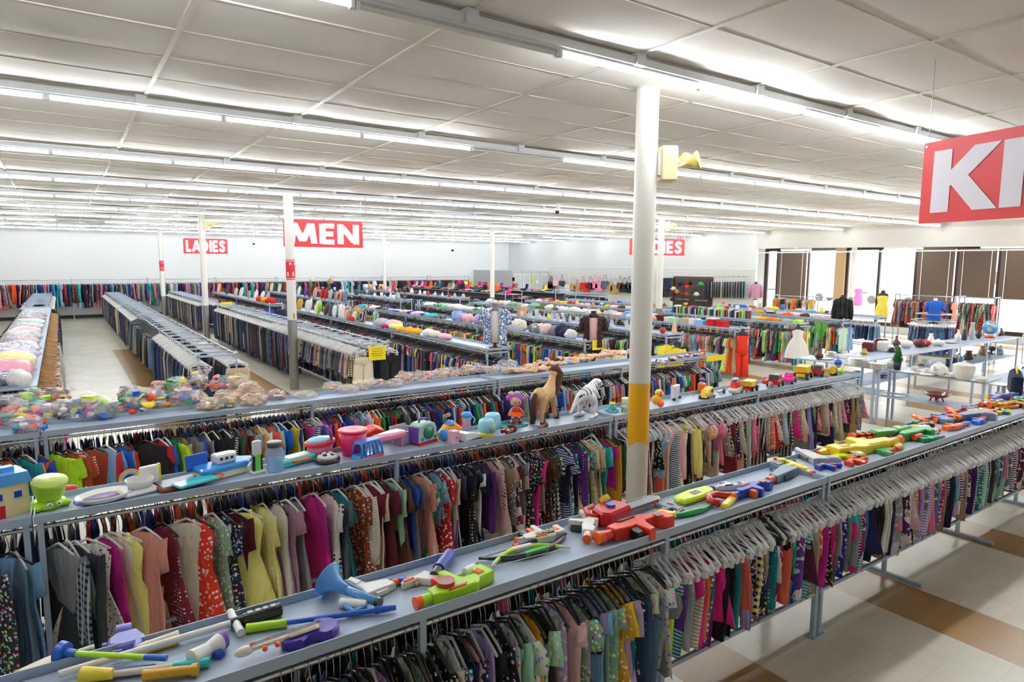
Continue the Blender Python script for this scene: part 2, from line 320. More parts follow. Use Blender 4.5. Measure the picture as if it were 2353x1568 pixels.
mt=N.new('ShaderNodeMath'); mt.operation='MULTIPLY'; mt.inputs[1].default_value=.25; nt.links.new(lt.outputs[0],mt.inputs[0]); mx=N.new('ShaderNodeMix'); mx.data_type='RGBA'; nt.links.new(mt.outputs[0],mx.inputs[0]); nt.links.new(cr.outputs[0],mx.inputs[6]); mx.inputs[7].default_value=(*hx('c8c0b6'),1)
nt.links.new(mx.outputs[2],b.inputs['Base Color'])
# ceiling panels sag a little between the grid bars
GX,GY=1.423,.70; gx0,gy0=.75-7*1.423,2.92-13*.70
nx=int((XR+.3-gx0)/GX)+1; ny=int((YF+.2-gy0)/GY)+1
vs=[];fs=[]
for i in range(nx):
    for j in range(ny):
        x0=gx0+i*GX; y0=gy0+j*GY; x1=min(x0+GX,XR+.05); y1=min(y0+GY,YF+.05); dz=random.uniform(.0,.03) if random.random()<.7 else .045; o=len(vs); tl=[random.uniform(-.004,.004) for _ in range(4)]
        for a in range(5):
            for c in range(3):
                u=a/4; w=c/2; vs.append((x0+(x1-x0)*u,y0+(y1-y0)*w,HC-dz*math.sin(PI*u)*math.sin(PI*w)+tl[0]*u+tl[1]*w))
        for a in range(4):
            for c in range(2): fs.append((o+a*3+c,o+a*3+c+1,o+(a+1)*3+c+1,o+(a+1)*3+c))
mb=MB(); mb.add(vs,fs,mc,True); mb.bb(XL,XR+.2,YN,YF+.3,HC+.08,HC+.2,MWALL); struct(mb.build('ceiling'),'suspended ceiling of large off-white panels that sag slightly')
mb=MB(); mg=mat('ceiling_grid_bar','d9d2c6',.5)
for i in range(nx+1):
    x=gx0+i*GX
    if x<XR: mb.bb(x-.017,x+.017,YN,YF,HC-.012,HC+.01,mg)
mb2=MB()
for j in range(ny+1):
    y=gy0+j*GY
    if y<YF: mb2.bb(XL,XR,y-.006,y+.006,HC-.008,HC+.01,mg)
struct(mb.build('trim_1'),'long ceiling grid bars'); struct(mb2.build('trim_2'),'short ceiling grid bars')
b=MB(); b.bb(XL,XR+.1,YF,YF+.15,0,HC+.1,MWALL); struct(b.build('wall_back'),'plain white painted back wall')
b=MB(); b.bb(XL-.15,XL,YN,YF,0,HC+.1,MWALL); struct(b.build('wall_left'))
b=MB(); b.bb(XL,XW+.1,YN-.15,YN,0,HC+.1,MWALL); struct(b.build('wall_front'))
b=MB(); b.bb(0.0,XR,YF-.02,YF,0.0,.16,mat('dark_baseboard','2e2b2a',.5)); b.bb(XL,0,YF-.02,YF,0.0,.16,_m['dark_baseboard']); struct(b.build('baseboard_back'))
YC=18.3
b=MB(); b.bb(XR,XR+.15,YC+.001,YF,0,HC+.1,mat('light_grey_wall','dde0e0',.6)); struct(b.build('wall_right'),'light grey wall above the slatwall')
b=MB(); z0a,z0b=3.56,3.36
vs=[(XR,YC,z0a),(XR,-6,z0b-.02),(XR,-6,HC+.1),(XR,YC,HC+.1)]; vs+=[(x+.15,y,z) for x,y,z in vs]
b.add(vs,[(0,1,2,3),(7,6,5,4),(0,4,5,1),(1,5,6,2),(2,6,7,3),(3,7,4,0)],wallmat('header_paint','ccc9c3')); struct(b.build('wall_header'),'deep off-white header over the shop windows')
b=MB(); b.bb(XR-.02,XR+.2,-6,YC,3.33,3.375,MWHITE); b.bb(XR+.16,XW+.1,-6,YC+1.3,3.62,3.7,MWALL); struct(b.build('trim_3'))
b=MB(); b.bb(XR+.16,XW+.1,YC+1.2,YC+1.35,0,3.7,MWALL); struct(b.build('wall_return'))
# slatwall
b=MB(); z=0.0; ms=mat('slatwall_panel','e9e9e6',.4)
b.bb(XR-.012,XR-.0005,YC+.02,33.6,0,2.64,mat('slatwall_groove','8a8c8c',.7))
k=0
while 0.02+k*.085<2.6: b.bb(XR-.03,XR-.012,YC+.02,33.6,.02+k*.085,.02+k*.085+.07,ms); k+=1
struct(b.build('wall_slatwall'),'white slatwall panelling along the far right wall')
b=MB(); b.bb(XR-2.9,XR-.0,33.7,YF,0,2.34,wallmat('fitting_room_grey','b4b8ba')); 
for i in range(4):
    x0=XR-2.75+i*.7; 
    b.bb(x0,x0+.5,33.68,33.7,0,2.12,mat('fitting_room_door','c4c8ca',.5)); b.bb(x0-.04,x0,33.67,33.7,0,2.16,MWHITE); b.bb(x0+.5,x0+.54,33.67,33.7,0,2.16,MWHITE); b.bb(x0,x0+.5,33.67,33.7,2.12,2.16,MWHITE)
# fitting rooms stand in the far corner
struct(b.build('wall_fitting_rooms'),'grey fitting room wall with four narrow doors in the far corner')
# exit doors, dark brown
b=MB(); mbw=mat('dark_brown_door','4a3428',.45)
b.bb(XR-.06,XR-.03,20.6,23.1,0,2.2,mbw); b.bb(XR-.075,XR-.06,20.7,21.82,.02,2.08,mat('door_leaf_brown','3a2820',.4)); b.bb(XR-.075,XR-.06,21.88,23.0,.02,2.08,_m['door_leaf_brown']); b.bb(XR-.1,XR-.075,20.85,21.65,1.0,1.06,MCHROME); b.bb(XR-.1,XR-.075,22.0,22.85,1.0,1.06,MCHROME)
struct(b.build('door_1'),'dark brown double exit doors in the slatwall')
# ---------------- window wall ----------------
bays=[(1747,1757,'w'),(1757,1764,'f'),(1764,1784,'g'),(1784,1788,'f'),(1788,1855,'b'),(1855,1858,'f'),(1858,1921,'g'),(1921,1943,'p'),(1943,1949,'f'),(1949,2016,'g'),(2016,2021,'f'),(2021,2100,'g'),(2100,2106,'f'),(2106,2194,'b'),(2194,2200,'f'),(2200,2290,'b2'),(2290,2297,'f'),(2297,2392,'b2'),(2392,2398,'f'),(2398,2520,'b'),(2520,2527,'f'),(2527,2700,'g')]
mframe=mat('dark_bronze_frame','3c3230',.4,metal=.5); mblind=mat('brown_window_blind','6a5a50',.55); mglass=mat('window_glass','f4f8fa',.02,alpha=.12); mbrick=mat('tan_brick_pillar','b89a76',.8,bump=.4,bscale=30)
ww=[0]
for p0,p1,k in bays:
    y0=Yat(p0,XW,2.2); y1=Yat(p1,XW,2.2); y0,y1=min(y0,y1),max(y0,y1); 
    if y1-y0>12: continue
    if k=='w': 
        b=MB(); b.bb(XW-.1,XW+.1,y0,YC+1.2,0,3.6,MWALL); struct(b.build('trim_4'))
    elif k=='f': b=MB(); b.bb(XW-.04,XW+.06,y0,y1,0,3.6,mframe); struct(b.build('trim_5'))
    elif k=='p': b=MB(); b.bb(XW-.15,XW+.25,y0,y1,0,3.62,mbrick); struct(b.build('trim_6'),'tan brick pillar between the shop windows')
    else:
        ww[0]+=1; b=MB(); b.bb(XW+.0,XW+.008,y0,y1,.45,3.5,mglass); fr=MB(); fr.bb(XW-.03,XW+.05,y0,y1,.3,.45,mframe); fr.bb(XW-.03,XW+.05,y0,y1,3.46,3.6,mframe); fr.bb(XW-.02,XW+.1,y0,y1,0,.3,MWALL2)
        o=b.build('window_%d'%ww[0]); struct(o); struct(fr.build('window_frame',o))
        if k[0]=='b':
            b=MB(); zb=1.25 if k=='b' else .75; z=3.42; i=0; t=MB()
            while z>zb:
                d=.024 if not (k=='b2' and z<1.62) else .006
                if k=='b2' and z<1.62: z-=random.choice((.012,.03))
                M=T(XW-.1,(y0+y1)/2,z)@RY(1.25 if d>.01 else .1)@RX(random.uniform(-.001,.001) if d>.01 else random.uniform(-.01,.01)); b.box((0,0,0),(.03,y1-y0-.05,.0015),mblind,M); z-=d; i+=1
            bl=thing('window_blind','','blind',(0,0,0)); s_=b.build('slats',bl); b=MB(); b.bb(XW-.13,XW-.08,y0+.02,y1-.02,3.42,3.46,mblind); b.build('head_rail',bl)
            b=MB()
            for u in (.14,.86): b.bb(XW-.122,XW-.118,y0+(y1-y0)*u-.012,y0+(y1-y0)*u+.012,zb,3.42,MWHITE)
            b.build('ladder_tape',bl)
            bl['label']=('brown window blind beside the left shop window, lowered behind a small shirt rack' if p0<1800 else {2106:'brown window blind, solid, first after the open windows behind the blue t-shirt',2200:'brown window blind with crooked lower slats behind the round jeans rack',2297:'brown window blind with crooked lower slats at the right edge'}.get(p0,'brown window blind past the right edge of the view'))
# outside: pale forecourt, low building and canopy edge
b=MB(); b.bb(XW+.1,90,-60,90,-.25,-.15,mat('concrete_forecourt','d8d6d0',.8)); struct(b.build('ground_outside'))
b=MB(); b.bb(70,74,-20,60,0,4.5,mat('pale_building_outside','cfcac2',.8)); b.bb(69.9,70,2,26,1.2,2.3,mat('dark_glazing_outside','5a5248',.3)); struct(b.build('wall_outside'))
for y_,l in ((24.5,'white car parked outside behind the tall windows'),(31.5,'silver car parked outside to the left of the white one')):
    t=thing('parked_car',l,'car',(52,y_,-.15)); b=MB(); c=MWHITE if l[0]=='w' else mat('silver_car_paint','a8acb0',.3,metal=.5)
    b.prism([(-2.2,.3),(2.2,.3),(2.2,.75),(1.2,.85),(.7,1.35),(-1.2,1.38),(-1.8,.9),(-2.2,.85)],1.7,c,T(0,0,0)@RZ(PI/2)@RX(PI/2),bev=.08); b.build('body',t)
    b=MB(); b.prism([(1.05,.88),(.65,1.28),(-1.1,1.3),(-1.6,.92)],1.74,mat('car_window_dark','20262c',.1),T(.02,0,0)@RZ(PI/2)@RX(PI/2)); b.build('car_window',t)
    for sx in (-1.35,1.35):
        for sy in (-.05,-1.65):
            b=MB(); b.cyl((-sy-.1,sx,.32),(-sy+.1,sx,.32),.32,mat('tyre_rubber','1c1c1e',.7),14); b.build('wheel',t)
# ---------------- columns ----------------
def column(x,y,label,bands,name='column',r=.098):
    t=thing('support_column',label,'column',(x,y,0)); b=MB()
    for z0,z1,m in bands: b.cyl((0,0,z0),(0,0,z1),r+(0.0004 if m!=MWHITE else 0),m,28,caps=False)
    b.build('shaft',t); b=MB(); b.cyl((0,0,HC-.1),(0,0,HC-.002),r*1.02,mcol,28); b.build('collar',t); return t
mcol=mat('column_cream_paint','e9e7e0',.45); mgal=mat('galvanised_sleeve','9c9a96',.35,metal=.55,bump=.1,bscale=12); mcy=bpy.data.materials.new('column_yellow_chipped'); mcy.use_nodes=True; nt=mcy.node_tree; N=nt.nodes; b=N['Principled BSDF']; b.inputs['Roughness'].default_value=.4
g=N.new('ShaderNodeNewGeometry'); s=N.new('ShaderNodeSeparateXYZ'); nt.links.new(g.outputs['Position'],s.inputs[0]); n=N.new('ShaderNodeTexNoise'); n.inputs['Scale'].default_value=9; n.inputs['Detail'].default_value=4; nt.links.new(g.outputs['Position'],n.inputs['Vector'])
ad=N.new('ShaderNodeMath'); ad.operation='MULTIPLY_ADD'; nt.links.new(n.outputs[0],ad.inputs[0]); ad.inputs[1].default_value=.55; nt.links.new(s.outputs['Z'],ad.inputs[2]); lt=N.new('ShaderNodeMath'); lt.operation='GREATER_THAN'; nt.links.new(ad.outputs[0],lt.inputs[0]); lt.inputs[1].default_value=1.42
mx=N.new('ShaderNodeMix'); mx.data_type='RGBA'; nt.links.new(lt.outputs[0],mx.inputs[0]); mx.inputs[6].default_value=(*hx('e2dfd2'),1); mx.inputs[7].default_value=(*hx('f6b417'),1); nt.links.new(mx.outputs[2],b.inputs['Base Color'])
c1=(4.33,4.19)
column(*c1,'large white column painted yellow below, rising between the two toy-shelf racks',[(0,1.72,mcy),(1.72,HC,mcol)])
column(4.11,14.42,'slim white column with red fire labels and bare metal foot beside MEN banner',[(0,1.55,mgal),(1.55,HC,mcol)])
column(3.92,23.7,'slim white column standing in front of the distant LADIES banner',[(0,1.35,mgal),(1.35,HC,mcol)])
column(3.86,34.1,'furthest thin white column with small red label, left of the LADIES banner',[(0,1.2,mgal),(1.2,HC,mcol)])
column(15.73,36.0,'thin white far column carrying an emergency lamp near the shoe shelves',[(0,1.2,mgal),(1.2,HC,mcol)])
column(15.3,23.65,'thin white column rising behind the blue patterned shirt mannequin',[(0,1.35,mgal),(1.35,HC,mcol)])
column(15.68,14.42,'white column just right of the large yellow-footed column, before the second LADIES banner',[(0,1.4,mgal),(1.4,HC,mcol)])
column(26.9,14.2,'white column with grey foot between the window header and the shop windows',[(0,1.5,mat('grey_column_foot','9a9c9e',.6)),(1.5,3.62,mcol)])
MRED=mat('red_sign_vinyl','d9252b',.4); MSW=mat('sign_white_letters','e9e4ee',.5); MYEL=mat('yellow_paper','f8e018',.6)
# fire labels wrapped on two columns
def wrap_label(cx,cy,z0,z1,r,label,arc=2.6,txt=True):
    t=thing('fire_label',label,'label',(0,0,0)); b=MB(); n=14; a0=math.atan2(-cy,-cx); vs=[];fs=[]
    for i in range(n+1):
        a=a0-arc/2+arc*i/n
        for z in (z0,z1): vs.append((cx+math.cos(a)*(r+.002),cy+math.sin(a)*(r+.002),z))
    for i in range(n): fs.append((2*i,2*i+2,2*i+3,2*i+1))
    b.add(vs,fs,MRED,True); b.build('sheet',t); b=MB()
    def q(u,w,du,dw,rot=0):
        a=a0+u/r; ct=Vector((cx+math.cos(a)*(r+.004),cy+math.sin(a)*(r+.004),w)); M=T(*ct)@RZ(a+PI/2)@RX(PI/2)@RZ(rot); b.box((0,0,0),(du,dw,.001),MSW,M)
    h=z1-z0
    for i in range(12):
        u=-arc*r/2+arc*r*(i+.5)/12
        for w in (z0+.02*h/.3,z1-.02*h/.3): q(u,w,.008,.035,-.5)
    for s_ in (-1,1):
        u=s_*.055; q(u,z0+h*.32,.028,.06); q(u-.014,z0+h*.22,.03,.018,.7); q(u+.014,z0+h*.22,.03,.018,-.7)
    if txt:
        for k,wd in ((-.085,'RE'),(.02,'FI')):
            a=a0-k/r; M=T(cx+math.cos(a)*(r+.004),cy+math.sin(a)*(r+.004),z1-.28*h)@RZ(a+PI/2)@RX(PI/2); letters(b,wd,M,.055,MSW,.24)
    b.build('lettering',t)
wrap_label(4.11,14.42,2.42,2.86,.098,'red and white FIRE label wrapped round the column by MEN banner')
wrap_label(3.86,34.1,2.35,2.85,.098,'small red FIRE label on the furthest thin column')
b=MB(); p=Vector((4.11,14.42,0)); d=Vector((-p.x,-p.y,0)).normalized(); M=T(p.x+d.x*.1+.03,p.y+d.y*.1,1.63)@RZ(math.atan2(d.y,d.x)+PI/2)@RX(PI/2); b.box((0,0,0),(.06,.13,.01),mat('brown_tag_card','c8a060',.7),M); tag(b.build('wall_tag'),'small brown card on the column above its metal foot','card')
# ---------------- strip lights ----------------
MCH=mat('light_channel_white','dfe2e6',.35,metal=.1)
ZL=4.215
def mk_light(lit=1):
    t=thing('strip_light','','light'); b=MB(); b.bb(-.72,.72,-.055,.055,.035,.09,MCH); b.bb(-.72,.72,-.03,.03,.02,.035,MCH); ch=b.build('channel',t)
    b=MB(); b.bb(-.045,.045,-.075,.075,.03,.118,MCH); b.build('bracket',ch)
    for s in (-1,1):
        b=MB(); b.bb(s*.705-.012,s*.705+.012,-.02,.02,-.02,.03,MWHITE); b.build('lamp_holder',t)
    ys=(0,) if lit!=2 else (-.035,.035)
    for y in ys: b=MB(); b.cyl((-.69,y,0),(.69,y,0),.016,MTUBE if lit else MTUBEOFF,8); b.build('tube',t)
    return t
LP={k:mk_light(k) for k in (0,1,2)}; LU={0:0,1:0,2:0}; rows=[3.62+3.53*k for k in range(10)]; rn=ORD
for r_,y in enumerate(rows):
    xs=[]; x=2.87+.72
    while x>max(-3.2,-1.2-.25*y) : x-=1.44
    while x<XR-.4: xs.append(x); x+=1.44
    n=len(xs)
    for i,x in enumerate(xs):
        lit=1
        if r_==0 and abs(x-2.15)<.3: lit=0
        if r_==0 and (abs(x-5.03)<.3 or abs(x-7.91)<.4): lit=2
        if r_==1 and abs(x-5.03)<.4: lit=0
        if r_ in (5,7) and random.random()<.12: lit=0
        P=LP[lit]; o=P if LU[lit]==0 else copy_tree(P); LU[lit]=1; o.location=(x,y,ZL)
        o['label']='%s strip light, %s from the window end, %s row back from the camera'%({0:'unlit',1:'lit',2:'twin-tube lit'}[lit],ORD[n-1-i],ORD[r_]); o['group']='ceiling strip lights in rows'
for x_,y_ in ((26.9,16.8),(26.9,12.3),(26.9,9.0)):
    o=copy_tree(LP[1]); o.location=(x_,y_,3.45); o.rotation_euler=(0,0,PI/2); o['label']={16.8:'lit strip light under the soffit above the leftmost shop window blind',12.3:'lit strip light under the soffit above the open shop windows',9.0:'lit strip light under the soffit in front of the right blinds'}[y_]; o['group']='strip lights by the windows'
# ---------------- banners ----------------
def banner(text,p0,ang,w,h,label,lh=.75):
    t=thing('hanging_banner',label,'sign',p0,ang); b=MB(); b.bb(0,w,-.004,.004,0,h,MRED); b.build('panel',t); b=MB()
    H=h*lh; tw=lwidth(text)*H; k=w*.88/tw; M=T(w*.06,-.006,(h-H)/2)@RX(PI/2)@Matrix.Diagonal((k,1,1,1)); letters(b,text,M,H,MSW,.25); b.build('lettering',t); b=MB()
    for u in (.03,w-.03): b.cyl((u,0,h-.02),(u,0,HC-p0[2]-.02),.0025,MWIRE,5)
    b.build('hanging_wire',t); b=MB()
    for u in (.02,w-.02): b.cyl((u,-.007,h-.03),(u,.007,h-.03),.01,MCHROME,8)
    b.build('eyelet',t)
pk=Vector((5.43,2.385,3.12)); ak=math.atan2(-1.035,-.274)+PI
banner('KIDS',(pk.x,pk.y,3.12),math.atan2(-1.035,-.274),1.7,.6,'large red banner with white KIDS lettering hanging close at the right')
banner('MEN',(onY(652,568,14.62).x,14.62,3.14),0,onY(834,568,14.62).x-onY(652,568,14.62).x,.6,'red banner with white MEN lettering hanging behind the column')
banner('LADIES',(4.03,28.6,3.12),-.02,1.62,.6,'far red banner with white LADIES lettering split by a column')
banner('LADIES',(onY(1446,586,16.6).x,16.6,3.13),0,onY(1572,586,16.6).x-onY(1446,586,16.6).x,.6,'red LADIES banner half hidden behind the yellow-footed column')
t=thing('exit_sign','small white sign reading EXIT above the brown doors','sign',(XR-.14,22.9,3.98),-PI/2); b=MB(); b.bb(0,.5,-.02,.02,0,.3,MWHITE); b.build('panel',t); b=MB(); letters(b,'EXIT',T(.06,-.022,.06)@RX(PI/2),.18,MRED,.16); b.build('lettering',t)
# emergency lamps on columns
def emlamp(x,y,z,rz,label,r=.1):
    mk=mat('aged_cream_plastic','e8dcae',.5); t=thing('emergency_light',label,'light',(x,y,z),rz); b=MB(); b.box((.09,0,0),(.14,.2,.3),mk,bev=.01); b.box((.02,0,0),(.05,.12,.2),MWHITE); b.build('battery_box',t)
    for s in (0,1):
        b=MB(); b.tube([(.15,0,-.02+.0*s),(.2,-.05+.1*s,-.02),(.24,-.08+.16*s,0)],.015,mk); b.lathe([(.02,0),(.035,.03),(.075,.09),(.078,.11),(.06,.1)],mat('yellowed_lamp_head','efd87c',.35),n=14,M=T(.24,-.08+.16*s,0)@RY(.9 if s else 1.3)@RX(.5-s)); b.build('lamp_head',t)
emlamp(c1[0]+.075,c1[1]-.06,3.68,-.55,'cream emergency light with angled lamp head on the large column')
emlamp(3.92+.07,23.7-.06,4.0,-.5,'cream emergency light high on the column by the far LADIES banner')
emlamp(15.73+.07,36.0-.06,3.9,-.5,'tiny cream emergency light on the far column above the shoe shelves')
emlamp(15.68+.07,14.42-.06,3.98,-.5,'yellowish emergency light on the column before the second LADIES banner')
# cameras hanging from the ceiling
for px,py,Y,l in ((1040,575,22,'small security camera on a long pole beside the MEN banner'),(583,560,30,'dark dome camera hanging right of the far LADIES banner'),(1281,455,13,'white dome camera on the ceiling left of the big column')):
    p=onY(px,py,Y); t=thing('security_camera',l,'camera',(p.x,p.y,0)); z=min(p.z,4.1) if px!=1281 else 4.1
    b=MB(); b.cyl((0,0,z+.08),(0,0,HC-.001),.012,MWHITE,6); b.build('pole',t); b=MB(); b.cyl((0,0,z+.02),(0,0,z+.1),.07,MWHITE,14); b.build('housing',t); b=MB(); b.ell((0,0,z),(.06,.06,.06),mat('smoked_dome','303236',.1),10,6); b.build('dome',t)
b=MB(); p=onY(1275,390,9.2); b.cyl((p.x,9.2,HC-.03),(p.x,9.2,HC-.012),.2,mat('beige_speaker_grille','d8c8b0',.6),20); b.cyl((p.x,9.2,HC-.036),(p.x,9.2,HC-.03),.16,mat('speaker_grille_inner','e6dccb',.7),20); tag(b.build('ceiling_speaker'),'round beige ceiling speaker left of the large column','speaker')
# ---------------- garments ----------------
def body_rings(rows,n,fold,ph,nf=3.0):
    """rows: (z, half width, half thickness, y shift); a flattened tube with folds that deepen downwards"""
    vs=[]; z0=rows[0][0]; z1=rows[-1][0]
    for z,w,t,dy in rows:
        u=(z0-z)/(z0-z1+1e-6)
        for k in range(n):
            a=2*PI*k/n; c,s=math.cos(a),math.sin(a); y=w*(abs(c)**.8)*(1 if c>=0 else -1); 
            x=t*s+fold*u*math.sin(nf*2*PI*y/max(.12,w*2)+ph)*(1 if n>8 else .5)
            vs.append((x,y+dy,z+(.012*math.sin(3*a+ph) if z==z1 else 0)))
    fs=[(i*n+k,(i+1)*n+k,(i+1)*n+(k+1)%n,i*n+(k+1)%n) for i in range(len(rows)-1) for k in range(n)]
    fs.append(tuple((len(rows)-1)*n+k for k in range(n-1,-1,-1)))
    return vs,fs
def g_top(rnd,sl='short',L=.5,w=.17,n=14,lo=False,flare=1.0,neck=.055,zs=-.185):
    r=random.Random(rnd); ph=r.uniform(0,6); t=.013
    rows=[(zs+.028,neck,.006,0),(zs+.008,neck*1.7,t*.8,0),(zs-.012,w*.86,t,0),(zs-.05,w*.98,t*1.25,0)]
    for u in ((.3,.55,.8,1) if not lo else (.55,1)): rows.append((zs-L*u,w*(1+(flare-1)*u)*r.uniform(.95,1.03),t*r.uniform(1.1,1.5),r.uniform(-.008,.008)*u))
    if lo: rows=[rows[0],rows[2]]+rows[4:]
    vs,fs=body_rings(rows,n,.012*r.uniform(.6,1.5),ph)
    vs=[Vector(v) for v in vs]
    if sl!='none':
        SL={'short':.15,'long':L*.92,'puff':.13,'cap':.07}[sl]*r.uniform(.9,1.1)
        for sd in (-1,1):
            o=len(vs); ang=r.uniform(.25,.5) if sl!='long' else r.uniform(.02,.16); m=3 if lo else (4 if sl!='long' else 6); kk=4 if lo else 8
            for i in range(m):
                u=i/(m-1); a2=ang*(1-.5*u); cy=sd*(w*.86+math.sin(a2)*SL*u+.012*u); cz=zs-.025-.02-math.cos(a2)*SL*u; hw=(.055 if sl!='puff' else .055+.03*math.sin(PI*u))*(1-.35*u if sl=='long' else 1); tx=.013+(.01 if sl=='puff' else 0)*math.sin(PI*u)
                for k in range(kk):
                    a=2*PI*k/kk; vs.append(Vector((tx*math.sin(a)+.008*math.sin(5*u+ph+sd),cy+hw*math.cos(a)*math.cos(a2*.8),cz+hw*math.cos(a)*sd*.45+(.03*(1-u))))) 
            fs+=[(o+i*kk+k,o+i*kk+(k+1)%kk,o+(i+1)*kk+(k+1)%kk,o+(i+1)*kk+k) for i in range(m-1) for k in range(kk)]; fs.append(tuple(o+(m-1)*kk+k for k in range(kk)))
    return [tuple(v) for v in vs],fs
def g_dress(rnd,L=.8,w=.15,flare=1.7,sl='short',n=16):
    r=random.Random(rnd); ph=r.uniform(0,6); zs=-.185; t=.013
    rows=[(zs+.025,.05,.006,0),(zs-.012,w*.8,t,0),(zs-.06,w*.95,t*1.3,0),(zs-.2,w*.85,t*1.3,0),(zs-.28,w*.82,t*1.2,0)]
    for u in (.3,.6,.85,1): rows.append((zs-.28-(L-.28)*u,w*(.84+(flare-.84)*u**.8),t*(1.3+1.8*u),r.uniform(-.01,.01)))
    vs,fs=body_rings(rows,n,.03,ph,4); 
    if sl!='none':
        v2,f2=g_top(rnd,sl,.2,w,10); k=[i for i in range(len(v2))]; nb=8*10; o=len(vs)-nb
        v3=v2[nb:]; fs+= [tuple(q-nb+len(vs) for q in f) for f in f2 if min(f)>=nb]; vs+=v3
    else:
        for sd in (-1,1):
            o=len(vs); 
            for y,z in ((.045,zs+.05),(.06,zs+.05),(.1,zs-.05),(.08,zs-.05)): vs+=[(-.004,sd*y,z),(.004,sd*y,z)]
            for a,b_,c,d in ((0,2,4,6),(1,7,5,3),(0,1,3,2),(2,3,5,4),(4,5,7,6)): fs.append((o+a,o+b_,o+c,o+d))
    return vs,fs
def g_pants(rnd,L=.5,w=.125,n=10,lo=False,short=False,zs=-.215):
    r=random.Random(rnd); ph=r.uniform(0,6); t=.014
    hip=.14; rows=[(zs,w,.009,0),(zs-.04,w*1.04,t,0),(zs-hip,w*1.12,t*1.2,0)]
    vs,fs=body_rings(rows,n,.004,ph); 
    for sd in (-1,1):
        o=len(vs); m=2 if lo else 5; LL=L-hip+.03
        for i in range(m):
            u=i/(m-1); cy=sd*w*.56*(1+.12*u); hw=w*.56*((1-.32*u) if not short else (1+.12*u)); cz=zs-hip+.03-LL*u
            for k in range(n): a=2*PI*k/n; vs.append((t*1.1*math.sin(a)+.01*u*math.sin(3*a+ph+sd)+.01*u*sd,cy+hw*math.cos(a)+r.uniform(-.003,.003),cz+.006*math.sin(2*a+ph)))
        fs+=[(o+i*n+k,o+(i+1)*n+k,o+(i+1)*n+(k+1)%n,o+i*n+(k+1)%n) for i in range(m-1) for k in range(n)]; fs.append(tuple(o+(m-1)*n+k for k in range(n)))
    return vs,fs
def g_skirt(rnd,L=.36,w=.13,flare=1.6,n=18,zs=-.215):
    r=random.Random(rnd); ph=r.uniform(0,6); rows=[(zs,w,.009,0),(zs-.04,w*1.04,.013,0)]
    for u in (.3,.65,1): rows.append((zs-.04-L*u,w*(1+(flare-1)*u),.014+.016*u,0))
    return body_rings(rows,n,.016,ph,5)
def tomesh(name,vs,fs,m,smooth=True):
    me=bpy.data.meshes.new(name); me.from_pydata(vs,[],fs); me.materials.append(m); me.polygons.foreach_set('use_smooth',[smooth]*len(fs)); me.update(); return me
def h_top(lo=False,w=.165,m=MBLK):
    b=MB(); hk=[(0,.0,-.135),(0,.0,-.06),(0,.012,-.018),(0,.015,0),(0,.006,.014),(0,-.008,.013),(0,-.015,0)]
    b.tube(hk if not lo else hk[::2],.0022,MWIRE,4 if lo else 5)
    pts=[(0,-w,-.2),(0,-w*.7,-.174),(0,-.04,-.145),(0,0,-.128),(0,.04,-.145),(0,w*.7,-.174),(0,w,-.2)]
    b.tube(pts if not lo else pts[::2],.0095,m,5 if not lo else 4,M=Matrix.Diagonal((.7,1,1,1)))
    if not lo: b.tube([(0,-w*.95,-.2),(0,0,-.205),(0,w*.95,-.2)],.004,m,4)
    return b
def h_pants(lo=False,w=.16,m=MCLEAR):
    b=MB(); hk=[(0,.0,-.085),(0,.0,-.04),(0,.013,-.014),(0,.015,0),(0,.006,.014),(0,-.008,.013),(0,-.015,0)]
    b.tube(hk if not lo else hk[::2],.0022,MWIRE,4)
    if not lo:
        b.box((0,0,-.09),(.012,.055,.03),m); b.tube([(0,-w,-.178),(0,-w*.8,-.152),(0,-.03,-.095),(0,0,-.085),(0,.03,-.095),(0,w*.8,-.152),(0,w,-.178)],.0085,m,5); b.tube([(0,-w,-.182),(0,0,-.165),(0,w,-.182)],.006,m,4)
        for s in (-1,1): b.box((0,s*w*.8,-.197),(.026,.034,.056),m); b.cyl((-.015,s*w*.8,-.187),(.015,s*w*.8,-.187),.006,MWIRE,6)
    else:
        b.add([(-.005,-w,-.185),(-.005,w,-.185),(.0,.0,-.08),(.007,-w,-.18),(.007,w,-.18)],[(0,1,2),(4,3,2)],m)
        for s in (-1,1): b.box((0,s*w*.8,-.195),(.022,.03,.05),m)
    return b
HM={}
def hmesh(kind,lo=False):
    k=(kind,lo)
    if k not in HM:
        mm={'black':MBLK,'white':MWHITEH,'wood':MWOOD,'clear':MCLEAR,'grey':mat('grey_hanger_plastic','5a5c60',.3,coat=.3)}
        b=h_pants(lo) if kind=='clip' else (h_pants(lo,m=MBLK) if kind=='clipblack' else h_top(lo,m=mm[kind],w=.14 if kind!='wood' else .21))
        o=b.build('hanger'); HM[k]=o.data; bpy.data.objects.remove(o)
    return HM[k]
GM={}; NV=5
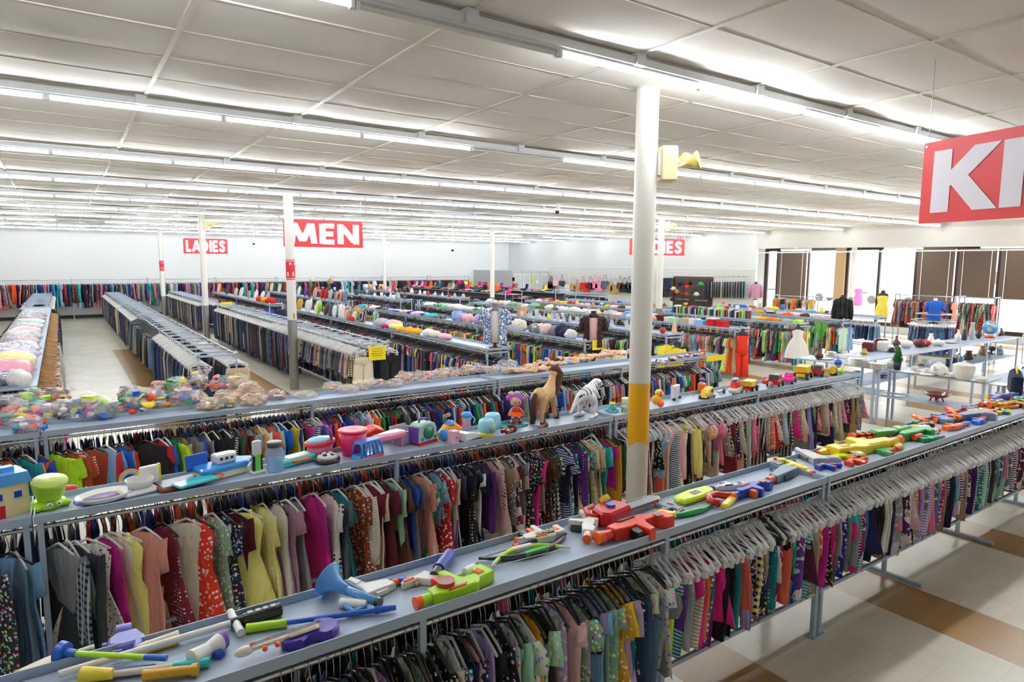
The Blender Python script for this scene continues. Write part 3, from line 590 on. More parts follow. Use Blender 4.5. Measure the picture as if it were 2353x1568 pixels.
def gmesh(kind,pat,var,lo=False):
    k=(kind,pat,var,lo)
    if k in GM: return GM[k]
    r=random.Random(hash((kind,var))%9999 if 0 else (sum(map(ord,kind))*17+var*131)); s=var*31+sum(map(ord,kind))
    n=7 if lo else 14; U=r.uniform
    if kind=='tshirt': g=g_top(s,'short',U(.42,.52),U(.155,.18),n,lo)
    elif kind=='shirt': g=g_top(s,'long',U(.5,.6),U(.17,.2),n,lo)
    elif kind=='adult': g=g_top(s,r.choice(('short','long','short')),U(.6,.7),U(.2,.23),n,lo)
    elif kind=='suit': g=g_top(s,'long',U(.66,.74),U(.21,.23),n,lo)
    elif kind=='blouse': g=g_top(s,'cap',U(.46,.56),U(.14,.165),n,lo,1.15)
    elif kind=='puff': g=g_top(s,'puff',U(.46,.56),U(.15,.165),n,lo,1.2)
    elif kind=='tank': g=g_top(s,'none',U(.5,.62),U(.11,.13),n,lo,1.2)
    elif kind=='bigtee': g=g_top(s,'short',.56,.24,18)
    elif kind=='bigshirt': g=g_top(s,'long',.58,.2,18)
    elif kind=='dress': g=g_dress(s,U(.72,.86),U(.13,.15),U(1.3,1.7),'short')
    elif kind=='sundress': g=g_dress(s,U(.8,.92),U(.13,.145),U(1.5,1.9),'none')
    elif kind=='gown': g=g_dress(s,.95,.15,2.2,'none',20)
    elif kind=='longdress': g=g_dress(s,U(.82,.95),U(.14,.16),U(1.1,1.4),'long')
    elif kind=='pants': g=g_pants(s,U(.42,.52),U(.105,.125),8 if lo else 10,lo)
    elif kind=='kidshorts': g=g_pants(s,U(.24,.3),U(.11,.125),8 if lo else 10,lo,True)
    elif kind=='jeans': g=g_pants(s,U(.82,.96),U(.15,.17),6 if lo else 10,lo)
    elif kind=='shorts': g=g_pants(s,U(.38,.46),U(.15,.17),6 if lo else 10,lo,True)
    elif kind=='skirt': g=g_skirt(s,U(.3,.42),U(.115,.135),U(1.3,1.8))
    elif kind=='longskirt': g=g_skirt(s,U(.5,.62),U(.125,.14),U(1.2,1.5))
    GM[k]=tomesh(kind,g[0],g[1],fabric(pat)); return GM[k]
NAMES=dict(tshirt=('t_shirt','t-shirt'),shirt=('long_sleeved_top','long-sleeved top'),adult=('shirt','shirt'),suit=('jacket','jacket'),blouse=('blouse','blouse'),puff=('blouse','puff-sleeved blouse'),tank=('tank_top','tank top'),bigtee=('t_shirt','t-shirt'),bigshirt=('long_sleeved_top','long-sleeved top'),dress=('dress','dress'),sundress=('dress','strappy dress'),gown=('dress','full dress'),longdress=('dress','long-sleeved dress'),pants=('trousers','trousers'),kidshorts=('shorts','shorts'),jeans=('jeans','jeans'),shorts=('shorts','shorts'),skirt=('skirt','skirt'),longskirt=('skirt','long skirt'))
PATN=dict(plain='',floral='flowered ',sprig='red-sprigged ',petal='white-flowered ',dots='black-dotted ',whitedots='white-dotted ',stripes='striped ',vstripes='pinstriped ',darkstripes='dark-striped ',plaid='plaid ',tie='tie-dyed ',camo='camouflage ',lemons='lemon-print ',melon='melon-print ',leaf='leaf-print ')
CN=dict(scarlet='bright red',neon='fluorescent yellow',lemon='pale yellow',sky='light blue',cobalt='deep blue',slate='slate blue',gunmetal='dark grey',charcoal='charcoal',steel='steel blue',skin='peach',blonde='straw',denim='denim blue',fuchsia='hot pink',blush='pale pink')
def cn(c): return CN.get(c,c)
GL=[]; COUNTS={}
def garment(pos,rz,kind,col,pat='plain',hang='black',var=None,lo=False,rack='',jit=True,sz=1.0):
    """one garment on its hanger; hook over the rod at pos"""
    nm,word=NAMES[kind]; var=random.randrange(NV) if var is None else var; me=gmesh(kind,pat,var,lo)
    o=bpy.data.objects.new(nm,me); COL.objects.link(o); o.location=pos; c=PC[col]; k=random.uniform(.88,1.12) if jit else 1; o.color=(*[min(1,x*k+.004) for x in c],1)
    o.rotation_euler=(random.gauss(0,.02),random.gauss(0,.05 if jit else .01),rz+(random.gauss(0,.06) if jit else 0)); o.scale=(sz,sz,sz)
    h=bpy.data.objects.new('hanger',hmesh(hang,lo)); COL.objects.link(h); h.parent=o
    h['label']={'black':'black plastic hanger','clip':'clear clip hanger','white':'white plastic hanger','wood':'wooden hanger','clear':'clear plastic hanger','grey':'grey plastic hanger','clipblack':'black clip hanger'}[hang]
    o['category']={'t_shirt':'t-shirt','long_sleeved_top':'top','tank_top':'top'}.get(nm,nm); GL.append((o,word,col,pat,rack)); COUNTS[nm]=COUNTS.get(nm,0)+1; return o
# the many: low-detail garments merged, coloured per vertex
TPL={}; MASS={}
def tpl(kind,var):
    k=(kind,var)
    if k not in TPL:
        me=gmesh(kind,'plain',var,True); v=np.empty(len(me.vertices)*3,'f'); me.vertices.foreach_get('co',v); f=[tuple(p.vertices) for p in me.polygons]; TPL[k]=(v.reshape(-1,3),f)
    return TPL[k]
def mass(key,pos,rz,kind,col,hang=None,sz=1.0):
    MASS.setdefault(key,[]).append((pos,rz,kind,random.randrange(3),col,sz,hang))
def flush_mass(names):
    for key,items in MASS.items():
        V=[];LT=[];LI=[];CL=[];off=0; hv=[];hf=[];ho=0;hc=[]
        fc={}
        for pos,rz,kind,var,col,sz,hang in items:
            v,f=tpl(kind,var); a=rz+random.gauss(0,.07); ty=random.gauss(0,.05); c,s=math.cos(a),math.sin(a)
            p=v*sz; x=p[:,0]+p[:,2]*ty; y=p[:,1]; q=np.stack([x*c-y*s+pos[0],x*s+y*c+pos[1],p[:,2]+pos[2]],1); V.append(q)
            if (kind,var) not in fc: fc[(kind,var)]=(np.array([len(t) for t in f],'i'),np.array([i for t in f for i in t],'i'))
            lt,li=fc[(kind,var)]; LT.append(lt); LI.append(li+off); off+=len(v)
            k=random.uniform(.8,1.15); cc=np.array([min(1,t*k+.004) for t in PC[col]]+[1.0],'f'); CL.append(np.tile(cc,(len(v),1)))
            if hang:
                hm=hmesh(hang,True); kk=('h',hang)
                if kk not in fc:
                    vv=np.empty(len(hm.vertices)*3,'f'); hm.vertices.foreach_get('co',vv); mi=np.empty(len(hm.polygons),'i'); hm.polygons.foreach_get('material_index',mi)
                    fc[kk]=(vv.reshape(-1,3),np.array([len(t.vertices) for t in hm.polygons],'i'),np.array([i for t in hm.polygons for i in t.vertices],'i'),mi,[m for m in hm.materials])
                vv,lt,li,mi,ms=fc[kk]; x=vv[:,0]; y=vv[:,1]; hv.append((np.stack([x*c-y*s+pos[0],x*s+y*c+pos[1],vv[:,2]+pos[2]],1),lt,li,mi,ms))
        def mk(nm,V,LT,LI):
            V=np.concatenate(V); LT=np.concatenate(LT); LI=np.concatenate(LI); me=bpy.data.meshes.new(nm); me.vertices.add(len(V)); me.vertices.foreach_set('co',V.ravel()); me.loops.add(len(LI)); me.loops.foreach_set('vertex_index',LI); me.polygons.add(len(LT)); ls=np.zeros(len(LT),'i'); ls[1:]=np.cumsum(LT)[:-1]; me.polygons.foreach_set('loop_start',ls); 
            try: me.polygons.foreach_set('loop_total',LT)
            except Exception: pass
            me.update(calc_edges=True); o=bpy.data.objects.new(nm,me); COL.objects.link(o); return o,me
        nm,lab,cat=names[key]; o,me=mk(nm,V,LT,LI); me.polygons.foreach_set('use_smooth',[True]*len(me.polygons)); me.materials.append(fabric('plain',True)); ca=me.color_attributes.new('Col','FLOAT_COLOR','POINT'); ca.data.foreach_set('color',np.concatenate(CL).ravel())
        tag(o,lab,cat); o['kind']='stuff'
        if hv:
            HV=[];HT=[];HI=[];HMi=[];mats=[];off=0
            for v,lt,li,mi,ms in hv:
                mp=[]
                for m in ms:
                    if m not in mats: mats.append(m)
                    mp.append(mats.index(m))
                HV.append(v);HT.append(lt);HI.append(li+off);off+=len(v);HMi.append(np.array(mp,'i')[mi])
            h,hme=mk('hangers',HV,HT,HI)
            for m in mats: hme.materials.append(m)
            hme.polygons.foreach_set('material_index',np.concatenate(HMi)); h.parent=o; h['kind']='stuff'
# ---------------- racks ----------------
ZT=1.24; ZR=1.175
def rack(name,label,origin,rz,length,width,z=ZT,tray=True,supports=None,rods=(0,1),lowrail=True,cross=False,feet=True,group=None,rod_z=None,balls=False):
    """local x along the rack (0..length), local y across (0 = front)"""
    t=thing(name,label,'clothing rack',origin,rz,group); rz_=rod_z if rod_z else z-.065
    if tray:
        b=MB(); b.bb(0,length,0.0,width,z-.03,z-.022,MSTEEL); b.bb(0,length,-.006,.0,z-.034,z+.016,MSTEEL); b.bb(0,length,width,width+.006,z-.034,z+.016,MSTEEL); b.bb(0,.006,0,width,z-.03,z+.016,MSTEEL); b.bb(length-.006,length,0,width,z-.03,z+.016,MSTEEL); b.build('shelf_tray',t)
    for k in rods:
        b=MB(); y=.015+k*(width-.03); b.cyl((0,y,rz_),(length,y,rz_),.0135,MCHROME,8); b.build('hanging_rod',t)
    supports=supports or [.03,length-.03]
    for x in supports:
        for k in (0,1):
            b=MB(); y=.015+k*(width-.03); b.bb(x-.016,x+.016,y-.016,y+.016,.01,(z-.034 if tray else z),MSTEEL); q=b.build('post',t); b=MB(); b.box((x,y,.008),(.07,.07,.016),MSTEEL); b.build('foot_plate',q)
        for za,zb in ((.36,.39),((z-.09,z-.06) if tray else (z-.03,z))): b=MB(); b.bb(x-.014,x+.014,.0,width,za,zb,MSTEEL); b.build('cross_brace',t)
    if lowrail:
        for k in (0,1): b=MB(); y=.015+k*(width-.03); b.bb(0,length,y-.012,y+.012,.345,.37,MSTEEL); b.build('lower_rail',t)
    if cross:
        x=.5
        while x<length-.3: b=MB(); b.bb(x-.012,x+.012,.02,width-.02,z-.03,z-.005,MSTEEL); x+=.62; b.build('cross_bar',t)
    if balls:
        for x in ((0,length) if not tray else (0,)):
            for k in (0,1): b=MB(); b.ell((x+.02,.015+k*(width-.03),z+.02),.035,mat('clear_end_cap','dfe6ee',.15,alpha=.5),8,6); b.build('end_cap',t)
    return t
def footed(t,x,width,z):
    b=MB(); b.bb(x-.016,x+.016,width/2-.016,width/2+.016,.03,z-.034,MSTEEL); b.bb(x-.018,x+.018,-.1,width+.05,.004,.03,MSTEEL); b.build('foot_bar',t)
Y1=2.49; W1=.45
racksA=[(-1.9,4.545,1,Y1,W1,'front rack under the toy blaster shelf, nearer section'),(4.56,10.9,1,Y1,W1,'front rack under the toy blaster shelf, further section')]
Y2=4.77; Y3=7.19
for i,(x0,x1,n,y,w,l) in enumerate(racksA):
    t=rack('clothing_rack','blue-grey steel '+l,(x0,y,0),0,x1-x0,w,supports=[.03,x1-x0-.03]+([x1-x0-1.7,x1-x0-3.3] if i==0 else [] ))
    if i==1:
        for q in (1.47,3.01,4.6): footed(t,q,w,ZT)
for x0,x1,l in ((-2.2,-.24,'second rack, short section at the left edge under the toy house'),(-.23,4.56,'second rack below the row of assorted toys, left of the yellow column'),(4.58,9.45,'second rack below the toy vehicles, right of the yellow column')):
    rack('clothing_rack','blue-grey steel '+l,(x0,Y2,0),0,x1-x0,.43,supports=[.03,x1-x0-.03]+([(x1-x0)/2] if x1-x0>3 else []))
for x0,x1,l in ((-2.4,-.25,'third rack, short left section below the bagged toys'),(-.24,4.72,'third rack below bags of toys and bagged dolls'),(4.74,9.35,'third rack below loose dolls and figures, ending beside the open aisle')):
    rack('clothing_rack','blue-grey steel '+l,(x0,Y3,0),0,x1-x0,.45,supports=[.03,x1-x0-.03]+([(x1-x0)/2] if x1-x0>3 else []))
# racks running away from the camera
BX=[(6.3,6.8,'topped with pillows, blue patterned mannequin at its end'),(8.65,9.17,'with the black patterned mannequin at its end'),(11.05,11.6,'topped with glassware, third from the pillow rack'),(13.5,14.05,'topped with boxes and candles, orange jumpsuit at its end'),(16.2,16.65,'topped with books, white dress at its end'),(18.45,18.9,'with the black jacket mannequin on top')]
BN=9.9
for x0,x1,l in BX: rack('clothing_rack','grey steel rack '+l,(x1,BN,0),PI/2,12.6,x1-x0,supports=[.03,4.2,8.4,12.57],balls=True)
for (x0,x1),l in zip(((6.35,6.85),(9.0,9.5),(11.7,12.25),(14.6,15.1)),('pillow rack beyond the cross aisle','cushion rack with lampshades beyond the cross aisle','plain-topped rack beyond the cross aisle','toy-topped rack beyond the cross aisle')):
    rack('clothing_rack','far grey steel '+l,(x1,25.2,0),PI/2,11.3,x1-x0,supports=[.03,5.6,11.2],balls=True)
rack('clothing_rack','grey steel rack of denim shorts with the yellow dress mannequin on top',(20.95,9.9,0),PI/2,6.2,.55,supports=[.03,6.17])
ZP=1.3
rack('clothing_rack','open twin-rod trouser rack beside the long empty aisle',(2.31,11.3,0),PI/2,15.6,.6,z=ZP,tray=False,supports=[.03,5,10,15.5],cross=True,rod_z=ZP-.012,balls=True)
rack('clothing_rack','far open twin-rod rack at the head of the empty aisle',(2.31,27.4,0),PI/2,10,.6,z=ZP,tray=False,supports=[.03,5,9.9],cross=True,rod_z=ZP-.012)
rack('clothing_rack','open twin-rod trouser rack with a yellow notice on its end',(5.05,11.4,0),PI/2,13.4,.6,z=ZP,tray=False,supports=[.03,4.5,9,13.3],cross=True,rod_z=ZP-.012,balls=True)
rack('clothing_rack','far open twin-rod trouser rack behind the column by LADIES banner',(5.0,27.4,0),PI/2,9.6,.6,z=ZP,tray=False,supports=[.03,4.8,9.5],cross=True,rod_z=ZP-.012)
rack('clothing_rack','grey rack piled with bagged blankets, wooden hangers at its side',(-.34,9.9,0),PI/2,17.4,.72,supports=[.03,6,12,17.3])
rack('clothing_rack','far open twin-rod rack of trousers behind the bagged blankets',(-.4,28.2,0),PI/2,9.2,.72,z=ZP,tray=False,supports=[.03,4.6,9.1],cross=True,rod_z=ZP-.012,balls=True)
rack('clothing_rack','long wall rack hung with coats and dresses along the back wall',(-6,37.6,0),0,28.5,.5,z=1.98,tray=False,supports=[.03,3.2,6.4,9.6,12.8,16,19.2,22.4,25.6,28.4],rod_z=1.9,lowrail=False,rods=(0,))
for i,(x,l) in enumerate(((10,''),(14,''))): pass
# ---- fill the rods ----
def near_items(tokens,Y,z,x0,x1,gap,fill,rack,hangs,yj=.0,sparse=()):
    """tokens: (px, kind, colour, pattern, hanger, turn) seen along the rod; gaps are filled from fill(x)"""
    pos=[]
    for tk in tokens:
        X=Xat(tk[0],Y,z-.3); pos.append((X,tk[1:]))
    pos=[p for p in pos if x0<p[0]<x1]; pos.sort(key=lambda p:p[0]); allx=[p[0] for p in pos]; out=list(pos)
    x=x0+.03
    while x<x1-.02:
        if all(abs(x-a)>(gap(x) if callable(gap) else gap)*.62 for a in allx) and not any(a<x<b_ for a,b_ in sparse): out.append((x,None))
        x+=(gap(x) if callable(gap) else gap)*random.uniform(.75,1.3)
    out.sort(key=lambda p:p[0]); res=[]
    for X,tk in out:
        if tk is None: tk=fill(X)
        if tk[0]=='gown' and len(tk)<5: tk=tuple(tk)+(1.05,)
        kind,col=tk[0],tk[1]; pat=tk[2] if len(tk)>2 else 'plain'; hg=tk[3] if len(tk)>3 and tk[3] else random.choice(hangs); turn=tk[4] if len(tk)>4 else (random.uniform(.35,.85) if X<.9 else random.uniform(.1,.45) if X<2.4 else random.uniform(0,.15))*(0 if 'clip' in hg or 'blaster' in rack else 1)
        res.append(garment((X,Y+random.uniform(-.012,.012),z),turn,kind,col,pat,hg,rack=rack))
    return res
P1=['fuchsia','magenta','black','navy','charcoal','pink','teal','purple','turquoise','grey','lavender','coral','khaki','indigo','mint','beige','plum','maroon','violet','periwinkle','black','navy','blush','white']
def pick(*a): return random.choice(a)
# front rack, left part: tops and dresses on black hangers; right part: trousers on clear clips
tokA1=[(1030,'blouse','cream','leaf','clear'),(1085,'blouse','indigo','floral','clear'),(1105,'tank','lavender','plain','clear'),(1140,'dress','navy','petal'),(1165,'tank','white','floral'),(1195,'tank','pink','tie'),(1215,'tank','mustard'),(1232,'tank','black','whitedots'),(1252,'dress','mint','petal'),(1270,'tank','lavender','tie'),(1290,'blouse','blush'),(1325,'dress','black','floral'),(1350,'blouse','sky','plain'),(1365,'blouse','sage'),(1385,'dress','mustard','petal'),(1400,'dress','yellow','plain'),(1425,'dress','navy','floral'),(1445,'jeans','denim','plain','black'),(1465,'jeans','steel','plain','clear')]
def fA1(x):
    if x<.75: return (pick('blouse','tshirt'),pick('charcoal','plum','navy','slate','lavender','black'),pick('plain','floral','whitedots'),'clear')
    if x<2.75: return (pick('blouse','tank','dress','tshirt','puff'),pick('navy','black','white','blush','scarlet','sage','mint','cream','grey','teal','lavender','denim'),pick('plain','floral','petal','whitedots','plain'),pick('black','black','black','clear'))
    c=pick(*P1)
    if x>6.5: c=pick('navy','charcoal','mint','lavender','grey','teal','blush','plum','denim','khaki','purple','sage','steel','pink')
    return (pick('pants','pants','pants','kidshorts','skirt') if x<6 else pick('pants','pants','pants','kidshorts'),c,pick('plain','plain','plain','plain','floral','stripes','whitedots','tie','melon' if x>8 else 'plain'),pick('clip','clip','clip','clip','clip','clipblack' if x<4.4 else 'clip'))
tokA1+=[(1497,'pants','mauve','plain','clip'),(1508,'pants','lime','plain','clip'),(1520,'pants','periwinkle','stripes','clip'),(1535,'pants','teal','stripes','clip'),(1548,'kidshorts','violet','plain','clip'),(1560,'pants','silver','plain','clip'),(1572,'pants','fuchsia','plain','clip'),(1582,'pants','beige','stripes','clip'),(1592,'pants','coral','plain','clip'),(1603,'pants','magenta','plain','clip'),(1620,'pants','fuchsia','plain','clip'),(1636,'pants','black','plain','clip'),(1650,'pants','black','plain','clip'),(1662,'pants','teal','plain','clip'),(1674,'pants','coral','plain','clip'),(1684,'kidshorts','turquoise','plain','clip'),(1697,'kidshorts','navy','floral','clip'),(1712,'pants','yellow','plaid','clip'),(1725,'kidshorts','indigo','plain','clip'),(1755,'kidshorts','white','plain','clip'),(1778,'pants','coral','plain','clip'),(1790,'pants','turquoise','plain','clip'),(1805,'pants','teal','plain','clip'),(1822,'pants','mauve','floral','clip'),(1840,'pants','beige','whitedots','clip'),(1850,'pants','coral','tie','clip'),(1862,'pants','magenta','plain','clip'),(1880,'pants','fuchsia','plain','clip'),(1895,'pants','grey','plain','clip'),(1912,'pants','cobalt','petal','clip'),(1930,'pants','fuchsia','plain','clip'),(1963,'pants','plum','leaf','clip'),(1990,'pants','black','plain','clip'),(2008,'pants','khaki','plain','clip'),(2030,'pants','silver','tie','clip'),(2062,'skirt','blush','tie','clip'),(2080,'pants','magenta','plain','clip'),(2112,'skirt','pink','plain','clip'),(2128,'pants','beige','plain','clip'),(2165,'pants','lavender','plain','clip'),(2325,'shorts','mint','melon','clip')]
A1=near_items(tokA1,Y1+.015,ZR,-.9,10.6,.036,fA1,'the toy blaster shelf',['black'],sparse=((4.52,4.6),))
# second rack front: dresses, tops
tokA2=[(25,'longdress','sky'),(42,'sundress','steel','plain','clear'),(135,'suit','grey','plain','white'),(165,'suit','steel','plaid','clear'),(182,'suit','charcoal','plain','clear'),(205,'gown','white','sprig','clear'),(245,'tank','magenta','plain','clear'),(258,'sundress','cream','plain','clear'),(278,'gown','lemon','plain','clear'),(338,'longdress','salmon','plain','clear'),(375,'sundress','burgundy','whitedots','black'),(430,'gown','cream','plain','clear'),(455,'sundress','scarlet','petal','black'),(490,'longdress','sage','petal','clear'),(510,'longdress','navy','floral','black'),(530,'longdress','maroon','plain','black'),(562,'gown','lemon','plain','clear'),(605,'longdress','lemon','petal','clear'),(640,'sundress','white','plain','black'),(660,'dress','mauve','plain','white'),(680,'sundress','grey','plain','clear'),(722,'tank','magenta','plain','clear'),(722,'sundress','fuchsia','plain','clear'),(758,'longdress','white','dots','black'),(775,'dress','teal','plain','white'),(790,'dress','slate','plain','black'),(815,'longdress','rust','petal','clear'),(850,'longdress','burgundy','plain','white'),(864,'longdress','cream','plain','clear'),(880,'dress','maroon','plain','black'),(897,'longdress','mint','plain','white'),(915,'dress','brown','plain','black'),(930,'puff','cobalt','plain','black'),(942,'dress','slate','plain','black'),(965,'longdress','salmon','plain','clear'),(978,'dress','green','tie','black'),(993,'dress','sky','floral','black'),(1013,'longdress','red','petal','clear'),(1030,'longdress','cream','plain','clear'),(1040,'dress','black','plain','black'),(1052,'dress','violet','plain','black'),(1062,'longdress','black','whitedots','black'),(1078,'dress','navy','whitedots','black'),(1100,'dress','navy','plain','black'),(1112,'shirt','purple','plain','black'),(1125,'shirt','blush','dots','black'),(1137,'sundress','cream','plain','clear'),(1150,'puff','khaki','plain','black'),(1168,'longdress','burgundy','tie','clear'),(1188,'longdress','blush','plain','clear'),(1205,'dress','black','floral','black'),(1222,'longdress','black','floral','black'),(1236,'longdress','fuchsia','plain','black'),(1252,'dress','brown','whitedots','black'),(1268,'dress','white','plaid','black'),(1285,'dress','cobalt','stripes','black'),(1300,'dress','teal','leaf','black'),(1322,'dress','cream','lemons','black'),(1340,'dress','cream','lemons','clear'),(1355,'longdress','beige','dots','clear'),(1370,'tshirt','turquoise','plain','black'),(1380,'blouse','magenta','plain','black'),(1392,'shirt','mustard','plain','black'),(1406,'shirt','forest','plain','black'),(1420,'shirt','black','plain','black'),(1500,'blouse','sky','floral','black'),(1525,'bigshirt','blush','plain','clear',.5),(1548,'longdress','cream','sprig','white'),(1570,'shirt','lemon','plain','black'),(1580,'shirt','mustard','plain','white'),(1612,'puff','skin','petal','black'),(1628,'puff','pink','plain','black'),(1640,'longskirt','cream','plain','clip'),(1655,'skirt','sage','plaid','clip'),(1668,'longskirt','burgundy','sprig','clip'),(1690,'skirt','cream','plain','clip'),(1705,'longskirt','sage','vstripes','clip'),(1722,'longskirt','burgundy','plaid','clip'),(1738,'longskirt','maroon','plaid','clip'),(1752,'skirt','beige','floral','clip'),(1768,'skirt','red','plain','clip'),(1780,'skirt','sky','stripes','clip'),(1795,'longskirt','charcoal','plaid','clip'),(1812,'skirt','fuchsia','plain','clip'),(1826,'skirt','coral','stripes','clip'),(1840,'longskirt','periwinkle','plain','clip'),(1862,'skirt','coral','floral','clip'),(1873,'skirt','khaki','plain','clip'),(1890,'longskirt','navy','plain','clip'),(1905,'longskirt','beige','plain','clip'),(1920,'skirt','pink','floral','clip'),(1938,'longskirt','tan','plain','clip'),(1952,'skirt','khaki','plain','clip'),(1968,'pants','blush','plain','clip'),(1982,'pants','denim','plain','clip')]
def fA2(x):
    if x<1.5: return (pick('suit','shirt','dress'),pick('black','charcoal','navy','maroon','gunmetal','brown'),pick('plain','plain','floral'),pick('clear','black','white'))
    if x<4.3: return (pick('dress','longdress','blouse','shirt','tank','puff'),pick('navy','black','white','blush','scarlet','forest','teal','purple','cream','grey','slate','magenta','coral'),pick('plain','floral','petal','whitedots','plain','stripes','plain'),pick('black','black','black','clear'))
    return (pick('skirt','longskirt','pants','skirt'),pick('black','denim','charcoal','khaki','burgundy','pink','cream','coral','navy','sage'),pick('plain','plain','plaid','floral','stripes','petal'),'clip')
A2=near_items(tokA2,Y2+.015,ZR,-1.4,9.4,lambda x:.15 if x<.8 else .09 if x<1.6 else .05,fA2,'the assorted toy shelf',['black'],sparse=((-.28,-.18),(4.52,4.6),(.05,.16),(.33,.4),(.52,.6),(.7,.78)))
# third rack front: children's t-shirts
tokA3=[(15,'tshirt','orange'),(30,'tshirt','navy'),(50,'tshirt','teal'),(62,'tshirt','salmon'),(78,'tshirt','orange'),(88,'tshirt','cobalt'),(125,'bigtee','lime','plain','black',.9),(155,'bigtee','rust','plain','black',.8),(215,'bigtee','rust','plain','black',1.25),(262,'tshirt','red'),(272,'tshirt','blue'),(285,'tshirt','grey'),(300,'tshirt','red'),(335,'bigtee','black','plain','black',1.2),(365,'tshirt','red'),(378,'tshirt','blue'),(392,'tshirt','green'),(402,'bigtee','neon','plain','black',.4),(425,'tshirt','khaki'),(438,'tshirt','grey'),(455,'tshirt','cobalt'),(470,'tshirt','grey'),(490,'shirt','black'),(500,'shirt','black'),(515,'shirt','charcoal'),(550,'bigshirt','rust','plain','black',.7),(575,'shirt','silver'),(592,'shirt','mustard'),(605,'tshirt','white','stripes'),(618,'tshirt','coral'),(632,'tshirt','mint'),(642,'tshirt','blue'),(660,'shirt','black'),(668,'shirt','yellow'),(690,'shirt','fuchsia'),(715,'bigshirt','beige','plain','white',.6),(738,'tshirt','fuchsia'),(746,'tshirt','cobalt'),(756,'tshirt','orange'),(770,'tshirt','scarlet'),(782,'tshirt','blue'),(802,'bigtee','mauve','plain','black',.7),(815,'tshirt','grey'),(830,'tshirt','sky'),(845,'tshirt','white'),(856,'tshirt','orange'),(878,'tshirt','green'),(893,'tshirt','red'),(905,'tshirt','green'),(922,'tshirt','grey'),(935,'tshirt','navy'),(950,'tshirt','teal'),(975,'bigtee','cobalt','plain','black',.5),(1000,'shirt','orange'),(1012,'tshirt','scarlet'),(1060,'tshirt','navy'),(1075,'tshirt','green'),(1098,'tshirt','orange'),(1110,'tshirt','emerald'),(1125,'tshirt','scarlet'),(1140,'tshirt','grey'),(1150,'tshirt','indigo'),(1165,'tshirt','cobalt'),(1178,'tshirt','magenta'),(1190,'shirt','sage'),(1215,'bigtee','blush','plain','black',.9),(1250,'tshirt','red'),(1310,'tshirt','green'),(1322,'shirt','maroon'),(1350,'tshirt','blue'),(1362,'tshirt','white'),(1380,'tshirt','sky'),(1395,'tshirt','coral'),(1412,'shirt','orange'),(1425,'tshirt','navy'),(1540,'tshirt','blue'),(1550,'tshirt','white'),(1560,'tshirt','sky'),(1580,'shirt','black'),(1595,'shirt','black'),(1605,'shirt','white'),(1625,'shirt','charcoal'),(1640,'shirt','black'),(1655,'shirt','indigo'),(1668,'shirt','mint'),(1680,'shirt','sage'),(1690,'shirt','denim','plaid')]
def fA3(x): return (pick('tshirt','tshirt','tshirt','shirt'),pick('navy','black','charcoal','grey','red','scarlet','cobalt','blue','green','orange','teal','maroon','forest','white','indigo','navy','sky','black'),pick('plain','plain','plain','plain','stripes'),pick('black','black','black','white','grey'))
A3=near_items(tokA3,Y3+.015,ZR,-1.9,9.2,lambda x:.07 if x<1.2 else .042,fA3,'the bagged toy shelf',['black','black','white'],sparse=((-.3,-.2),(.42,.62),(.95,1.1)))
# ---- racks running away: near garments are single things, the rest is one object per kind ----
ADC=['black','navy','charcoal','grey','maroon','white','cobalt','denim','red','teal','beige','forest','slate','burgundy','sky','black','navy','steel','gunmetal']
def run_y(X,y0,y1,gap,fill,rack,z=ZR,single=True,key=None,hang='black'):
    y=y0+.03; out=[]
    while y<y1-.02:
        f=fill(y); pos=(X+random.uniform(-.01,.01),y,z)
        if single: out.append(garment(pos,PI/2+(f[3] if len(f)>3 else 0),f[0],f[1],f[2] if len(f)>2 else 'plain',hang if not isinstance(hang,tuple) else pick(*hang),rack=rack))
        else: mass(key,pos,PI/2,f[0],PC_(f[1]),None if hang is None else (hang if not isinstance(hang,tuple) else pick(*hang)))
        y+=gap*random.uniform(.75,1.3)
    return out
def PC_(c): return c
def seq(cols,per=1):
    def f(y,_=[0]):
        _[0]+=1; return cols[(_[0]//per)%len(cols)]
    return f
B4c=['maroon','navy','cobalt','indigo','cream','charcoal','black','yellow','salmon','navy','grey','charcoal','grey','cobalt','red','steel','white','scarlet','black','navy','black','beige','gunmetal']
B5c=['cobalt','teal','mustard','red','silver','grey','navy','maroon','neon','green','grey','black','cobalt','white','lime','silver','emerald','orange','grey','periwinkle','yellow','red','blue']
B6c=['white','yellow','mint','green','orange','navy','black','cobalt','red','teal','black','neon','silver']
def adf(cols,p=.25): return lambda y:('adult',pick(*cols),pick('plain','plain','plain','plain','stripes','plaid' if random.random()<p else 'plain'))
for X,y1,cols,l,sgn in ((6.32,14.6,B4c,'the empty-ended pillow rack',1),(8.67,13.6,B5c,'the black patterned mannequin rack',1),(11.07,12.4,B6c,'the glassware rack',1)):
    sq=seq(cols); run_y(X,BN,y1,.045,lambda y:('adult',sq(y),pick('plain','plain','plain','stripes','plaid') if random.random()<.2 else 'plain'),l)
for X,k,l,y1 in ((13.52,'dress','the orange jumpsuit rack',11.5),(16.22,'shirt','the white dress rack',11.6),(18.47,'blouse','the black jacket rack',11.6)):
    run_y(X,BN,y1,.05,lambda y:(pick(k,'dress','adult'),pick('coral','teal','sky','fuchsia','neon','black','maroon','khaki','mint','orange','purple','cream','green','scarlet'),pick('plain','plain','floral','stripes')),l)
sq=seq(['denim','steel','denim','slate','sky','navy','denim'])
run_y(20.42,9.9,13.2,.06,lambda y:('shorts',sq(y)),'the denim shorts rack',hang='clip')
